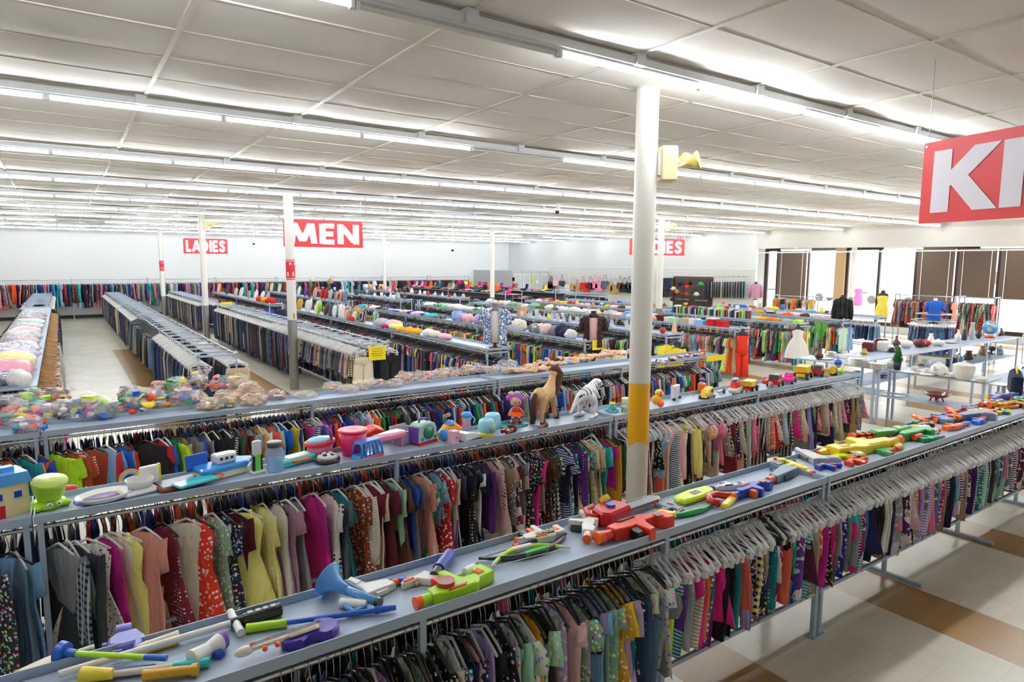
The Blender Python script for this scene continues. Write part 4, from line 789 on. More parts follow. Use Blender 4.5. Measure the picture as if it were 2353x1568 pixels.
for X,Y0,Y1_,cols in ((6.32,14.6,22.4,B4c),(6.78,9.95,22.4,ADC),(8.67,13.6,22.4,B5c),(9.15,9.95,22.4,ADC),(11.07,12.4,22.4,B6c),(11.58,9.95,22.4,ADC),(13.52,11.5,22.4,ADC),(14.03,9.95,22.4,B5c),(16.22,11.6,22.4,B6c),(16.63,9.95,22.4,B4c),(18.47,11.6,22.4,ADC),(18.88,9.95,22.4,ADC),(6.37,25.2,36.4,B4c),(6.83,25.2,36.4,ADC),(9.02,25.2,36.4,ADC),(9.48,25.2,36.4,ADC),(11.72,25.2,36.4,ADC),(12.23,25.2,36.4,ADC),(14.62,25.2,36.4,ADC),(15.08,25.2,36.4,ADC)):
    run_y(X,Y0,Y1_,.062 if Y0>20 else .052,lambda y:('adult',pick(*cols)),'',single=False,key='shirts',hang='black')
# twin-rod racks of trousers
DK=['black','navy','charcoal','gunmetal','slate','black','navy','khaki','grey','beige','brown','denim','black','indigo']
run_y(1.72,11.35,16.2,.05,lambda y:('jeans',pick('navy','black','indigo','denim','navy','slate','gunmetal') if random.random()<.9 else pick('cream','tan','khaki'),pick('plain','plain','plain','plaid') if random.random()<.15 else 'plain'),'the rack beside the empty aisle',z=ZP,hang='clip')
run_y(1.72,16.2,21.4,.07,lambda y:('suit',pick('black','charcoal','navy','grey','gunmetal','slate','khaki','black','steel')),'the rack beside the empty aisle',z=ZP,hang='black')
run_y(4.47,11.45,17.5,.05,lambda y:('shorts' if y<15.6 else 'jeans',pick('khaki','beige','navy','black','gunmetal','denim','slate','olive','grey','salmon') if y<15.6 else pick('denim','navy','indigo','charcoal','slate','steel','maroon','black'),pick('plain','plaid','camo') if random.random()<.2 else 'plain'),'the yellow-notice rack',z=ZP,hang='clip')
run_y(5.03,11.45,13.6,.06,lambda y:('suit' if y>12 else 'jeans',pick('black','navy','charcoal','gunmetal')),'the yellow-notice rack, rear rod',z=ZP,hang='clip')
for X,y0,y1 in ((1.72,21.4,26.8),(2.29,11.35,26.8),(4.47,17.5,24.7),(5.03,13.6,24.7),(1.72,27.5,37.2),(2.29,27.5,37.2),(4.42,27.5,36.8),(4.98,27.5,36.8),(-1.1,28.3,37.2),(-.42,28.3,37.2)):
    run_y(X,y0,y1,.05 if y0<20 else .06,lambda y:('jeans',pick(*DK)),'',single=False,key='trousers',hang='clip',z=ZP)
# big pale trousers facing the camera at the rack ends
for x,y,z,k,c,pt,tr in ((2.3,11.25,ZP,'jeans','beige','plain',0),(1.74,11.24,ZP,'jeans','navy','plain',0),(4.5,11.3,ZP,'shorts','cream','plain',0),(5.02,11.3,ZP,'jeans','black','plain',0)): garment((x,y,z),PI/2+tr,k,c,pt,'clip',rack='the near end of '+('the aisle-side trouser rack' if x<3 else 'the yellow-notice rack'),jit=False,sz=1.08)
for x,c in ((6.75,'sage'),(9.1,'silver'),(9.5,'cream')): garment((x-.12,BN-.12,1.12),PI/2-.25,'adult',c,'plain','white' if c!='sage' else 'black',rack='the rack end under the '+('blue shirt mannequin' if c=='sage' else 'black patterned mannequin'),jit=False,sz=1.1)
garment((11.25,BN-.1,1.1),PI/2-.3,'adult','yellow','plain','black',rack='the end of the glassware rack',jit=False)
garment((11.55,BN-.1,1.1),PI/2-.2,'tank','black','plain','black',rack='the end of the glassware rack',jit=False)
# coats on wooden hangers beside the blankets
run_y(-.36,9.95,17.8,.085,lambda y:('suit',pick('white','blush','grey','black','beige','fuchsia','sage','charcoal','khaki'),pick('plain','plain','plain','stripes')),'the blanket rack, aisle side',z=ZR,hang='wood')
run_y(-.36,17.8,27.2,.1,lambda y:('suit',pick('maroon','navy','black','teal','charcoal','purple')),'',single=False,key='coats',z=ZR,hang='wood')
run_y(-1.05,9.95,27.2,.1,lambda y:('suit',pick('maroon','navy','black','beige','charcoal','brown')),'',single=False,key='coats',z=ZR,hang='wood')
# back rods of the near racks
def run_x(Y,x0,x1,gap,fill,key,z=ZR,hang='black',rz=0):
    x=x0
    while x<x1: f=fill(x); mass(key,(x,Y,z),rz,f[0],f[1],hang); x+=gap*random.uniform(.75,1.3)
run_x(Y1+W1-.015,-1.8,10.7,.045,lambda x:(pick('tshirt','pants','blouse'),pick('navy','black','charcoal','teal','maroon','pink','grey')),'small_clothes')
run_x(Y2+.415,-2.1,9.3,.045,lambda x:(pick('tshirt','shirt'),pick('navy','black','charcoal','red','cobalt','orange','grey')),'small_clothes')
run_x(Y3+.435,-2.3,9.1,.05,lambda x:(pick('tshirt','shirt'),pick('navy','black','charcoal','red','cobalt','grey')),'small_clothes')
# back wall: coats and dresses
WC=['navy','maroon','teal','cobalt','black','burgundy','white','coral','turquoise','charcoal','rust','denim','purple','sky','pink','black','indigo','forest','orange','navy','black']
x=-5.8; wn=0
while x<22.3:
    c=pick(*WC); k=pick('longdress','suit','adult','dress')
    if x>-3 and x<6.0 and wn<110: garment((x,37.62,1.9),0.25,k,c,pick('plain','plain','plain','petal','stripes'),'white',rack='the back wall rack',lo=True,sz=1.25); wn+=1
    else: mass('wall_clothes',(x,37.62,1.9),.2,k,c,'white',1.25)
    x+=.085*random.uniform(.8,1.3)
# ---- signs and odds on rack ends ----
def notice(px,py,Y,w,h,label,lines=True,dy=0):
    p=onY(px,py,Y); t=thing('yellow_notice',label,'notice',(p.x,Y,p.z),0); b=MB(); b.box((0,0,0),(w,.002,h),MYEL,RY(.0)); b.build('sheet',t)
    if lines:
        b=MB()
        for i in range(4): b.box((0,-.003,h*.3-i*h*.16),(w*(.7-.08*(i%2)),.001,.008),mat('faint_ink','6a6030',.8))
        b.build('writing',t)
notice(867,812,11.25,.33,.26,'yellow handwritten notice taped to the end of trouser rack')
notice(1374,793,9.84,.3,.2,'yellow notice hanging below the black patterned mannequin')
notice(520,700,24.8,.42,.18,'small yellow notice on the far trouser rack behind the column',False)
notice(1645,823,7.1,.5,.1,'yellow strip under the end of the loose doll shelf',False)
# ---------------- mannequin busts and hung display clothes ----------------
def bust(px,pyb,Y,zb,label,col,pat,kind='shirt',h=.72,form='black',skirt=False,face=None,stand=.1,inner=None,sleeve='short',w=.2,X=None):
    x=Xat(px,Y,zb+.3) if X is None else X; a=math.atan2(-Y,-x)+PI/2 if face is None else face
    t=thing('display_mannequin',label,'mannequin',(x,Y,zb),a); fm=mat('mannequin_'+form,{'black':'1b1b1e','white':'e8e2da','grey':'77787c','tan':'c8a888'}[form],.5); wm=mat('mannequin_wood','6a3a22',.45)
    b=MB(); b.cyl((0,0,.0),(0,0,.02),.13,wm,18); b.lathe([(.05,.02),(.03,.05),(.022,stand+.05)],wm,n=12); b.build('stand',t)
    z0=stand+.02
    prof=[(.105,0),(.125,.06),(.13,.14),(.105,.24),(.098,.3),(.115,.4),(.13,.47),(.125,.53),(.1,.58),(.05,.615),(.042,.66),(.05,.68),(.0,.69)]
    b=MB(); b.lathe([(r*1.25,z+z0) for r,z in prof],fm,n=20,sy=.68); b.build('torso_form',t)
    m=bpy.data.materials.get('x'); 
    # the garment wraps the form: front towards local -y
    n=28; vs=[];rows=[]
    zt=z0+.585; 
    if kind in('dress','gown'): rows=[(.135,.53,.1),(.165,.47,.13),(.145,.38,.115),(.125,.28,.1)]+([(.16,.15,.14),(.22,0,.19),(.26,-.12,.24),(.3,-.24,.28)] if kind=='gown' else [(.165,.16,.13),(.18,.02,.14),(.185,-.1,.15),(.16,-.26,.13)])
    else: rows=[(.07,.6,.065),(.15,.575,.1),(.195,.535,.115),(.19,.44,.125),(.18,.32,.12),(.178,.18,.125),(.185,.04,.13),(.19,-.06,.13)]
    sc=w/.195; op=kind=='open'
    nn=n if not op else n
    for r_,z,ry in rows:
        for k in range(n):
            a_=-PI/2+(2*PI*k/n if not op else .4+(2*PI-.8)*k/(n-1)); fl=1+.05*math.sin(7*a_+z*5)*(1 if z<.3 else .2)
            vs.append((r_*sc*fl*math.cos(a_),ry*sc*fl*math.sin(a_)-(.02 if op and k in(0,n-1) else 0),z0+z))
    fs=[(i*n+k,(i+1)*n+k,(i+1)*n+(k+1)%n,i*n+(k+1)%n) for i in range(len(rows)-1) for k in range(n) if not(op and k==n-1)]
    me=tomesh('garment',vs,fs,fabric(pat)); o=bpy.data.objects.new({'dress':'dress','gown':'dress','open':'open_shirt','shirt':'shirt','top':'top'}[kind],me); COL.objects.link(o); o.parent=t; o.color=(*PC[col],1)
    if sleeve!='none':
        for s in (-1,1):
            b=MB(); L=.22 if sleeve=='short' else .52
            b.tube([(s*.13*sc,0,z0+.55),(s*.185*sc,0,z0+.5),(s*(.2+.05*L)*sc,0,z0+.5-L*.55),(s*(.205+.05*L)*sc,0,z0+.5-L)],.06,fabric(pat),10,rs=[.05,.068,.066,.06 if sleeve=='short' else .045]); q=b.build('sleeve',t); q.color=(*PC[col],1)
    else:
        for s in (-1,1): b=MB(); b.tube([(s*.08,-.09,z0+.5),(s*.07,-.05,z0+.6),(s*.06,.02,z0+.6),(s*.07,.08,z0+.52)],.007,fabric(pat),5); q=b.build('shoulder_strap',t); q.color=(*PC[col],1)
    if inner:
        b=MB(); b.lathe([(.08,z0+.585),(.15,z0+.54),(.176,z0+.46),(.172,z0+.3),(.168,z0-.03)],fab(inner),n=20,sy=.72); b.build('undershirt',t)
    if kind in('open','shirt') and sleeve!='none':
        b=MB(); 
        for s in (-1,1): b.prism([(0,0),(.06,.02),(.05,-.05)],.008,fabric(pat),T(s*.03,-.085*sc,z0+.6)@RZ(0 if s>0 else PI)@RX(PI/2 if s>0 else -PI/2))
        q=b.build('collar',t); q.color=(*PC[col],1)
    return t
bust(1133,800,10.03,ZT+.005,'mannequin bust in an open blue leaf-print shirt over white','leafblue','leaf','open',form='grey',inner='white',stand=.12,X=6.55,w=.23)
bust(1362,790,10.0,ZT-.2,'mannequin bust in black blouse with small pink marks','black','sprig','open',form='black',inner='blush',stand=.1,X=8.95,w=.22)
bust(1736,700,17.9,ZT,'headless mannequin in a plum jacket near the slatwall','mauve','plain','shirt',form='black',sleeve='long',w=.23,X=None)
bust(1930,735,10.1,ZT-.1,'mannequin bust in a black leather-like jacket','black','plain','open',form='black',sleeve='long',X=18.7)
bust(1972,735,15.2,ZT-.1,'white mannequin in a hot pink sleeveless top','fuchsia','plain','dress',form='white',sleeve='none')
bust(2027,735,10.3,ZT-.02,'mannequin in a long yellow flowered dress','yellow','whitedots','dress',form='black',sleeve='none')
bust(2147,740,9.4,.98,'blue t-shirt with yellow print displayed on a round rack','blue','plain','shirt',form='white',sleeve='short')
for px,Y,l,c,k,f in ((1706,9.75,'orange jumpsuit on a black body form at a rack end','scarlet','pants','o'),(1833,9.75,'white tulle dress on a black form at a rack end','white','gown','w')):
    x=Xat(px,Y,.9); t=thing('display_mannequin',l,'mannequin',(x,Y,0),math.atan2(-Y,-x)+PI/2); b=MB(); b.lathe([(.1,.75),(.13,.85),(.1,.95),(.14,1.1),(.12,1.16),(.045,1.2),(.04,1.25),(0,1.26)],mat('mannequin_black','1b1b1e',.5),n=18,sy=.65); b.build('torso_form',t)
    b=MB(); b.tube([(0,0,1.24),(0,.0,1.3)],.008,MWIRE); b.build('hook',t)
    b=MB()
    if f=='o':
        mo=fab('scarlet'); b.lathe([(.15,.62),(.14,.8),(.12,.95),(.14,1.08),(.1,1.12)],mo,n=18,sy=.7)
        for s in (-1,1): b.tube([(s*.07,0,.66),(s*.08,0,.4),(s*.085,0,.08)],.07,mo,10,rs=[.085,.08,.095])
    else:
        vs=[];n=30;rows=[(.12,1.12),(.14,1.06),(.115,.92),(.2,.75),(.27,.55),(.31,.36)]
        for r_,z in rows:
            for k in range(n): a_=2*PI*k/n; q=r_*(1+.06*math.sin(9*a_)*(z<.9)); vs.append((q*math.cos(a_),q*.75*math.sin(a_),z))
        b.add(vs,[(i*n+k,(i+1)*n+k,(i+1)*n+(k+1)%n,i*n+(k+1)%n) for i in range(5) for k in range(n)],fab('white'),True)
        for s in (-1,1): b.tube([(s*.08,-.07,1.1),(s*.07,0,1.2),(s*.07,.07,1.1)],.006,fab('white'),5)
    b.build('jumpsuit' if f=='o' else 'dress',t)
    t=thing('garment_stand','slim grey stand holding the '+('orange jumpsuit' if f=='o' else 'white dress'),'stand',(x,Y+.07,0)); b=MB(); b.cyl((0,0,0),(0,0,1.34),.012,MSTEEL,8); b.cyl((0,0,1.31),(0,-.1,1.31),.008,MSTEEL,6); b.build('pole',t); b=MB(); b.bb(-.2,.2,-.02,.02,0,.02,MSTEEL); b.bb(-.02,.02,-.2,.2,0,.02,MSTEEL); b.build('foot',t)
# ---------------- toys on the front shelf ----------------
ZS=ZT-.0215   # top of the shelf trays
O_=plas
def gunp(a,b,style,c1,c2,c3,label,name='toy_blaster',cat='toy blaster',flip=1,h=None,z=None,tilt=0):
    """a = muzzle pixel, b = butt pixel on the tray; lies on its side"""
    z=ZS if z is None else z; A=at(*a,z); B=at(*b,z); d=A-B; L=d.length; ang=math.atan2(d.y,d.x); t=thing(name,label,cat,(B.x,B.y,z),ang)
    th=min(.075,max(.038,L*.14)); H=(h*1.3 if h else min(.16,L*.36)); F=T(0,0,0)@RX(tilt) if tilt else Matrix.Identity(4)
    def P(pts,m,nm,z0=.0,hh=None,bev=.006):
        q=MB(); q.prism([(x*L,y*H*flip) for x,y in pts],hh or th,m,T(0,0,z0)@F,bev=min(bev,(hh or th)*.3)); return q.build(nm,t)
    def C(x0,x1,y,r,m,nm,r2=None,n=14): q=MB(); q.cyl((x0*L,y*H*flip,max(th*.5,max(r,r2 or r)+.001)),(x1*L,y*H*flip,max(th*.5,max(r,r2 or r)+.001)),r,m,n,r2=r2,M=F); return q.build(nm,t)
    m1,m2,m3=O_(c1),O_(c2),O_(c3)
    if style=='rifle':
        P([(.0,.25),(.02,-.3),(.12,-.3),(.2,.02),(.35,.0),(.38,-.1),(.42,-.6),(.5,-.62),(.52,-.1),(.62,-.12),(.8,-.05),(.82,.3),(.6,.42),(.3,.45),(.22,.3)],m1,'body'); C(.82,.93,.12,th*.42,m1,'barrel'); C(.93,1,.12,th*.48,m3,'muzzle')
        P([(.52,-.12),(.55,-.5),(.63,-.5),(.62,-.1)],m2,'magazine',.004,th*.8); P([(.4,.32),(.44,.4),(.66,.38),(.62,.28)],m2,'side_panel',th-.003,.009,.002); P([(.1,.12),(.12,-.12),(.2,-.05),(.19,.16)],m2,'stock_pad',th-.002,.006,.001)
    elif style=='pistol':
        P([(.05,.4),(.08,.02),(.0,-.8),(.2,-.9),(.32,-.25),(.45,-.2),(.8,-.02),(.84,.42)],m1,'body'); C(.82,1,.2,th*.45,m3,'muzzle'); P([(.06,-.3),(.03,-.75),(.18,-.82),(.26,-.35)],m2,'grip',-.0+.002,th+.004,.004); P([(.25,.36),(.28,.5),(.6,.5),(.62,.36)],m2,'sight_rail',.006,th*.6,.002)
        q=MB(); q.tube([((.3)*L,-.3*H*flip,th/2),((.36)*L,-.48*H*flip,th/2),((.46)*L,-.25*H*flip,th/2)],.004,m3); q.build('trigger',t)
    elif style=='soaker':
        P([(.0,.1),(.05,-.3),(.15,-.55),(.24,-.5),(.24,-.2),(.55,-.25),(.85,-.12),(.88,.2),(.7,.42),(.2,.45)],m1,'body',bev=.01); C(.88,1,.05,th*.35,m3,'nozzle'); C(.35,.72,.62,th*.62,m2,'water_tank'); C(.5,.72,-.4,th*.34,m3,'pump_handle')
    elif style=='gatling':
        P([(.0,.2),(.05,-.4),(.2,-.5),(.26,-.3),(.5,-.32),(.52,.38),(.15,.42)],m1,'body',hh=th*1.3,bev=.01)
        q=MB(); R_=min(.03,th*.55)
        for k in range(6): a_=k*PI/3; q.cyl((.5*L,R_*math.cos(a_),R_+.016+R_*math.sin(a_)),(.97*L,R_*math.cos(a_),R_+.016+R_*math.sin(a_)),.011,m3,8)
        q.build('barrels',t); q=MB()
        for x in (.58,.72,.86): q.cyl((x*L,0,R_+.016),((x+.03)*L,0,R_+.016),R_+.013,m2,16)
        q.cyl((.97*L,0,R_+.016),(L,0,R_+.016),R_+.014,m3,16); q.build('barrel_rings',t)
    elif style=='bow':
        q=MB(); pts=[(x*L,(.9*math.sin(PI*x)**.8)*H*flip,.016) for x in [i/14 for i in range(15)]]; q.tube(pts,.01,m1,8,rs=[.006+.014*math.sin(PI*i/14) for i in range(15)]); q.build('bow_arm',t)
        q=MB(); q.box((L*.5,.86*H*flip,.02),(L*.26,.035,.032),m2,bev=.006); q.build('grip',t)
        q=MB(); q.cyl((0,0,.016),(L,0,.016),.0022,m3,5); q.build('bowstring',t)
        q=MB(); 
        for s in (0,1): q.tube([pts[0 if s==0 else -1],pts[2 if s==0 else -3],pts[3 if s==0 else -4]],.009,m3,6)
        q.build('limb_tip',t)
    elif style=='rod':
        C(.3,1,0,th*.35,m1,'stick'); C(0,.3,0,th*.5,m2,'handle')
    return t
def lying(a,b,parts,label,name,cat,z=None):
    """parts: list of (name, [(u0,u1,r0,r1,colour)]) cylinders along the line"""
    z=ZS if z is None else z; A=at(*a,z); B=at(*b,z); d=B-A; L=d.length; ang=math.atan2(d.y,d.x); t=thing(name,label,cat,(A.x,A.y,z),ang); rm=max(max(p[2],p[3]) for _,ps in parts for p in ps)
    for nm,ps in parts:
        q=MB()
        for u0,u1,r0,r1,c in ps: q.cyl((u0*L,0,rm),(u1*L,0,rm),r0,O_(c),14,r2=r1)
        q.build(nm,t)
    return t
F1='on the front shelf'
# far left corner pile
t=thing('foam_sword','pale tapering foam sword blade at the front shelf corner','toy sword',tuple(at(30,1556,ZS)),0); A=at(30,1556,ZS);Bq=at(150,1516,ZS); t.rotation_euler.z=math.atan2((Bq-A).y,(Bq-A).x); L=(Bq-A).length; b=MB(); b.prism([(0,0),(L*.6,-.035),(L,-.04),(L,.04),(L*.6,.035)],.02,O_('cream'),bev=.006); b.build('blade',t); b=MB(); b.cyl((L,0,.012),(L+.1,0,.012),.012,mat('plastic_w','ece8e0',.4),10); b.build('handle',t)
lying((139,1525),(384,1538),[('suction_cup',[(0,.06,.045,.04,'blue'),(.06,.16,.02,.014,'blue')]),('stick',[(.16,.8,.011,.011,'lime')]),('tip',[(.8,1,.012,.012,'blue')])],'blue cup plunger stick with lime shaft at the front shelf corner','plunger_toy','toy')
gunp((235,1500),(333,1478),'soaker','periwinkle','periwinkle','violet','periwinkle purple toy gun near the white lightsaber blade',flip=-1,h=.13)
lying((316,1502),(411,1470),[('body',[(0,.25,.014,.02,'cream'),(.25,1,.018,.02,'cream')])],'short cream toy baton beside the purple toy gun','toy_baton','toy',ZS)
lying((325,1508),(410,1482),[('body',[(0,1,.012,.012,'mustard')])],'thin golden yellow toy baton under the cream one','toy_baton','toy',ZS)
t=lying((136,1566),(646,1413),[('blade',[(0,.74,.014,.016,'white')]),('hilt',[(.74,.8,.022,.022,'black'),(.8,1,.026,.028,'black')])],'long white light sword with a black hilt and crossguard','toy_sword','toy sword'); L=(at(646,1413,ZS)-at(136,1566,ZS)).length; b=MB(); b.cyl((L*.765,-.1,.028),(L*.765,.1,.028),.017,O_('white'),12); b.build('crossguard',t)
b=MB(); 
for u in (.84,.88,.92,.96): b.box((L*u,0,.055),(.02,.02,.004),O_('silver'))
b.build('hilt_button',t)
p=at(478,1512,ZS); t=thing('toy_megaphone','white and purple toy megaphone on the front shelf','toy',(p.x,p.y,ZS),.5); t.scale=(.72,.72,.72); b=MB(); b.cyl((-.1,0,.05),(.0,0,.05),.05,O_('white'),18,r2=.036); b.cyl((.0,0,.05),(.08,0,.05),.036,O_('white'),18,r2=.05); b.build('horn',t); b=MB(); b.cyl((.08,0,.051),(.105,0,.051),.051,O_('violet'),18); b.build('rim',t); b=MB(); b.box((.03,-.05,.02),(.05,.06,.04),O_('cobalt'),bev=.008); b.build('handle',t)
lying((224,1560),(357,1545),[('stick',[(0,1,.014,.016,'cobalt')])],'dark blue toy stick lying behind the teal handled wand','toy_stick','toy')
lying((483,1533),(215,1567),[('handle',[(0,.32,.02,.018,'turquoise')]),('shaft',[(.32,1,.014,.012,'cream')])],'cream wand with a turquoise handle and pink markings','toy_wand','toy')
lying((456,1553),(330,1568),[('handle',[(0,.12,.026,.022,'mustard')]),('shaft',[(.12,1,.018,.02,'mustard')])],'golden yellow toy bat end at the shelf corner','toy_bat','toy')
lying((260,1566),(190,1568),[('tip',[(0,1,.02,.03,'yellow')])],'yellow rounded toy tip at the bottom edge of the shelf','toy_stick','toy')
lying((566,1455),(910,1406),[('handle',[(0,.26,.02,.018,'lime')]),('shaft',[(.26,.85,.011,.012,'blue')]),('tip',[(.85,1,.018,.012,'blue')])],'long blue toy wand with a lime green handle','toy_wand','toy')
# violin
A=at(545,1528,ZS);Bq=at(768,1450,ZS); d=Bq-A; L=d.length; t=thing('toy_violin','purple toy violin with a cream neck','toy violin',(A.x,A.y,ZS),math.atan2(d.y,d.x)); b=MB(); pts=[]
for i in range(28):
    a_=2*PI*i/28; r_=.085-.022*math.cos(2*a_)**2*(1 if abs(math.sin(a_))>.5 else 0)+(0 if math.cos(a_)>0 else -.01); pts.append((L*.72+1.55*r_*math.cos(a_),r_*math.sin(a_)*(.72 if abs(math.cos(a_))<.35 else 1)))
b.prism(pts,.045,O_('indigo') if 0 else mat('plastic_deep_purple','3c1e98',.3,coat=.4),bev=.008); b.build('body',t); b=MB(); b.box((L*.3,0,.048),(L*.5,.028,.014),O_('cream')); b.box((L*.66,0,.053),(L*.34,.05,.014),O_('cream'),bev=.01); b.build('neck',t); b=MB(); b.ell((.03,0,.045),(.04,.022,.02),O_('cream')); b.build('scroll',t)
b=MB(); 
for y in (-.008,0,.008): b.cyl((.05,y,.062),(L*.85,y,.066),.0015,MBLK,4)
b.build('string',t); b=MB()
for x,y in ((.07,.03),(.1,-.03),(.13,.03),(.15,-.03)): b.ell((x,y,.045),.012,O_('orange'),8,6)
b.build('tuning_peg',t)
# trumpet
A=at(765,1372,ZS);Bq=at(850,1398,ZS); d=Bq-A; t=thing('toy_trumpet','light blue toy trumpet with a wide flared bell','toy trumpet',(A.x,A.y,ZS),math.atan2(d.y,d.x)); L=d.length; mb_=mat('plastic_cornflower','5aa2e8',.25,coat=.4); b=MB(); b.lathe([(.02,.14),(.028,.08),(.045,.04),(.075,.01),(.083,0),(.08,.004),(.04,.045),(.0,.06)],mb_,n=24,M=T(-.03,0,.083)@RY(PI/2+.25)); b.build('bell',t); b=MB(); b.tube([(.05,0,.06),(L*.6,0,.05),(L+.04,0,.04)],.02,mb_,12); b.build('tube',t); b=MB(); b.cyl((L*.45,-.06,.024),(L,-.02,.024),.024,O_('white'),12); b.build('valve_block',t); b=MB(); b.cyl((L+.04,0,.04),(L+.06,0,.04),.024,MBLK,12); b.build('mouthpiece',t); b=MB(); b.tube([(L*.5,-.06,.024),(L*.9,-.09,.02),(L*1.0,-.03,.024)],.013,mb_,8); b.build('handle',t)
gunp((905,1340),(825,1372),'pistol','white','white','orange','white toy crossbow pistol with orange foot, blue bow arm',h=.12,flip=-1)
gunp((960,1350),(884,1346),'bow','blue','blue','white','blue bow arm of a toy crossbow',name='toy_bow',cat='toy bow',h=.02)
gunp((1000,1352),(957,1334),'pistol','white','orange','orange','small white and orange toy pistol behind the lime blaster',h=.1)
lying((997,1338),(1034,1288),[('grip',[(0,.28,.024,.027,'black')]),('tube',[(.28,1,.033,.033,'cobalt')])],'dark blue cylinder with a black end propped on the shelf','toy_cylinder','toy')
p=at(1075,1325,ZS); t=thing('toy_jump_rope','cream skipping rope with white and brown handle','skipping rope',(p.x,p.y,ZS),.3); b=MB(); b.cyl((-.02,0,.025),(.05,0,.025),.025,O_('white'),12); b.cyl((.05,0,.025),(.075,0,.025),.022,MBLK,12); b.build('handle',t); b=MB(); b.tube([(-.02,0,.02),(-.08,.05,.01),(-.14,.0,.01),(-.17,-.08,.01),(-.15,-.1,.01)],.009,fab('cream'),6); b.build('rope',t)
gunp((948,1398),(1122,1330),'rifle','lime','scarlet','orange','large lime green toy blaster with a red drum magazine',h=.15,flip=1)
p=at(1024,1372,ZS); b=MB(); b.cyl((0,0,.03),(0,0,.085),.045,mat('clear_red_plastic','a8201c',.15,alpha=.85),20); o=b.build('drum_magazine'); o.location=(p.x,p.y,ZS+.0); tag(o,'round dark red drum on the lime green blaster','toy part'); 
gunp((1100,1290),(1300,1232),'bow','charcoal','green','black','black and green toy bow behind the lime and white one',name='toy_bow',cat='toy bow',h=.1,flip=1)
gunp((1130,1310),(1310,1265),'bow','lime','white','white','lime and white toy bow at the shelf front',name='toy_bow',cat='toy bow',h=.1,flip=-1)
t=gunp((1180,1250),(1292,1228),'rifle','white','orange','orange','white toy blaster with ULTRA lettering and orange parts',h=.13,flip=1)
b=MB(); L=(at(1180,1250,ZS)-at(1292,1228,ZS)).length; M=T(L*.72,.05,.0)@RZ(PI)@T(0,0,.048)
b.box((L*.42,.032,.0475),(L*.36,.034,.002),MBLK); letters(b,'ULTRA',T(L*.6,.046,.049)@RZ(PI)@Matrix.Diagonal((1.1,1,1,1)),.026,O_('lime') if 0 else mat('pale_lettering','dfe8c8',.5),.2,.001); b.build('lettering',t)
gunp((1175,1262),(1225,1245),'pistol','charcoal','gunmetal','orange','dark grey toy pistol under the white ULTRA blaster',h=.09)
t=gunp((1340,1250),(1350,1190),'rifle','white','charcoal','orange','white toy pistol with dark grey grip and orange muzzle',h=.13,flip=1)
# chainsaw
A=at(1400,1200,ZS); Bq=at(1505,1163,ZS); d=Bq-A; L=d.length; t=thing('toy_chainsaw','red toy chainsaw with grey toothed blade, yellow cap','toy chainsaw',(A.x,A.y,ZS),math.atan2(d.y,d.x)); b=MB(); b.prism([(-.1,0),(-.08,.1),(0,.14),(.12,.12),(.16,.05),(.14,-.02),(-.06,-.04)],.09,O_('red'),T(0,-.03,0),bev=.014); b.build('body',t); b=MB(); b.tube([(-.09,-.0,.05),(-.13,.06,.06),(-.08,.13,.06),(.0,.14,.06)],.016,O_('red'),8); b.build('handle',t)
b=MB(); pts=[(0.1,-.025)]
for i in range(14): pts+=[(.12+i*(L-.1)/14,-.034),(.13+i*(L-.1)/14,-.045)]
pts+=[(L+.04,-.03),(L+.06,0),(L+.04,.03)]
for i in range(13,-1,-1): pts+=[(.13+i*(L-.1)/14,.045),(.12+i*(L-.1)/14,.034)]
b.prism(pts,.02,O_('grey'),T(0,.02,.03)); b.build('blade',t); b=MB(); b.cyl((.03,.02,.09),(.03,.02,.105),.03,O_('blue'),16); b.build('knob',t); b=MB(); b.cyl((.07,.1,.09),(.07,.12,.11),.035,O_('yellow'),16); b.build('cap',t)
gunp((1378,1256),(1535,1205),'rifle','scarlet','black','orange','red toy blaster with orange muzzle and black grip',h=.15,flip=-1)
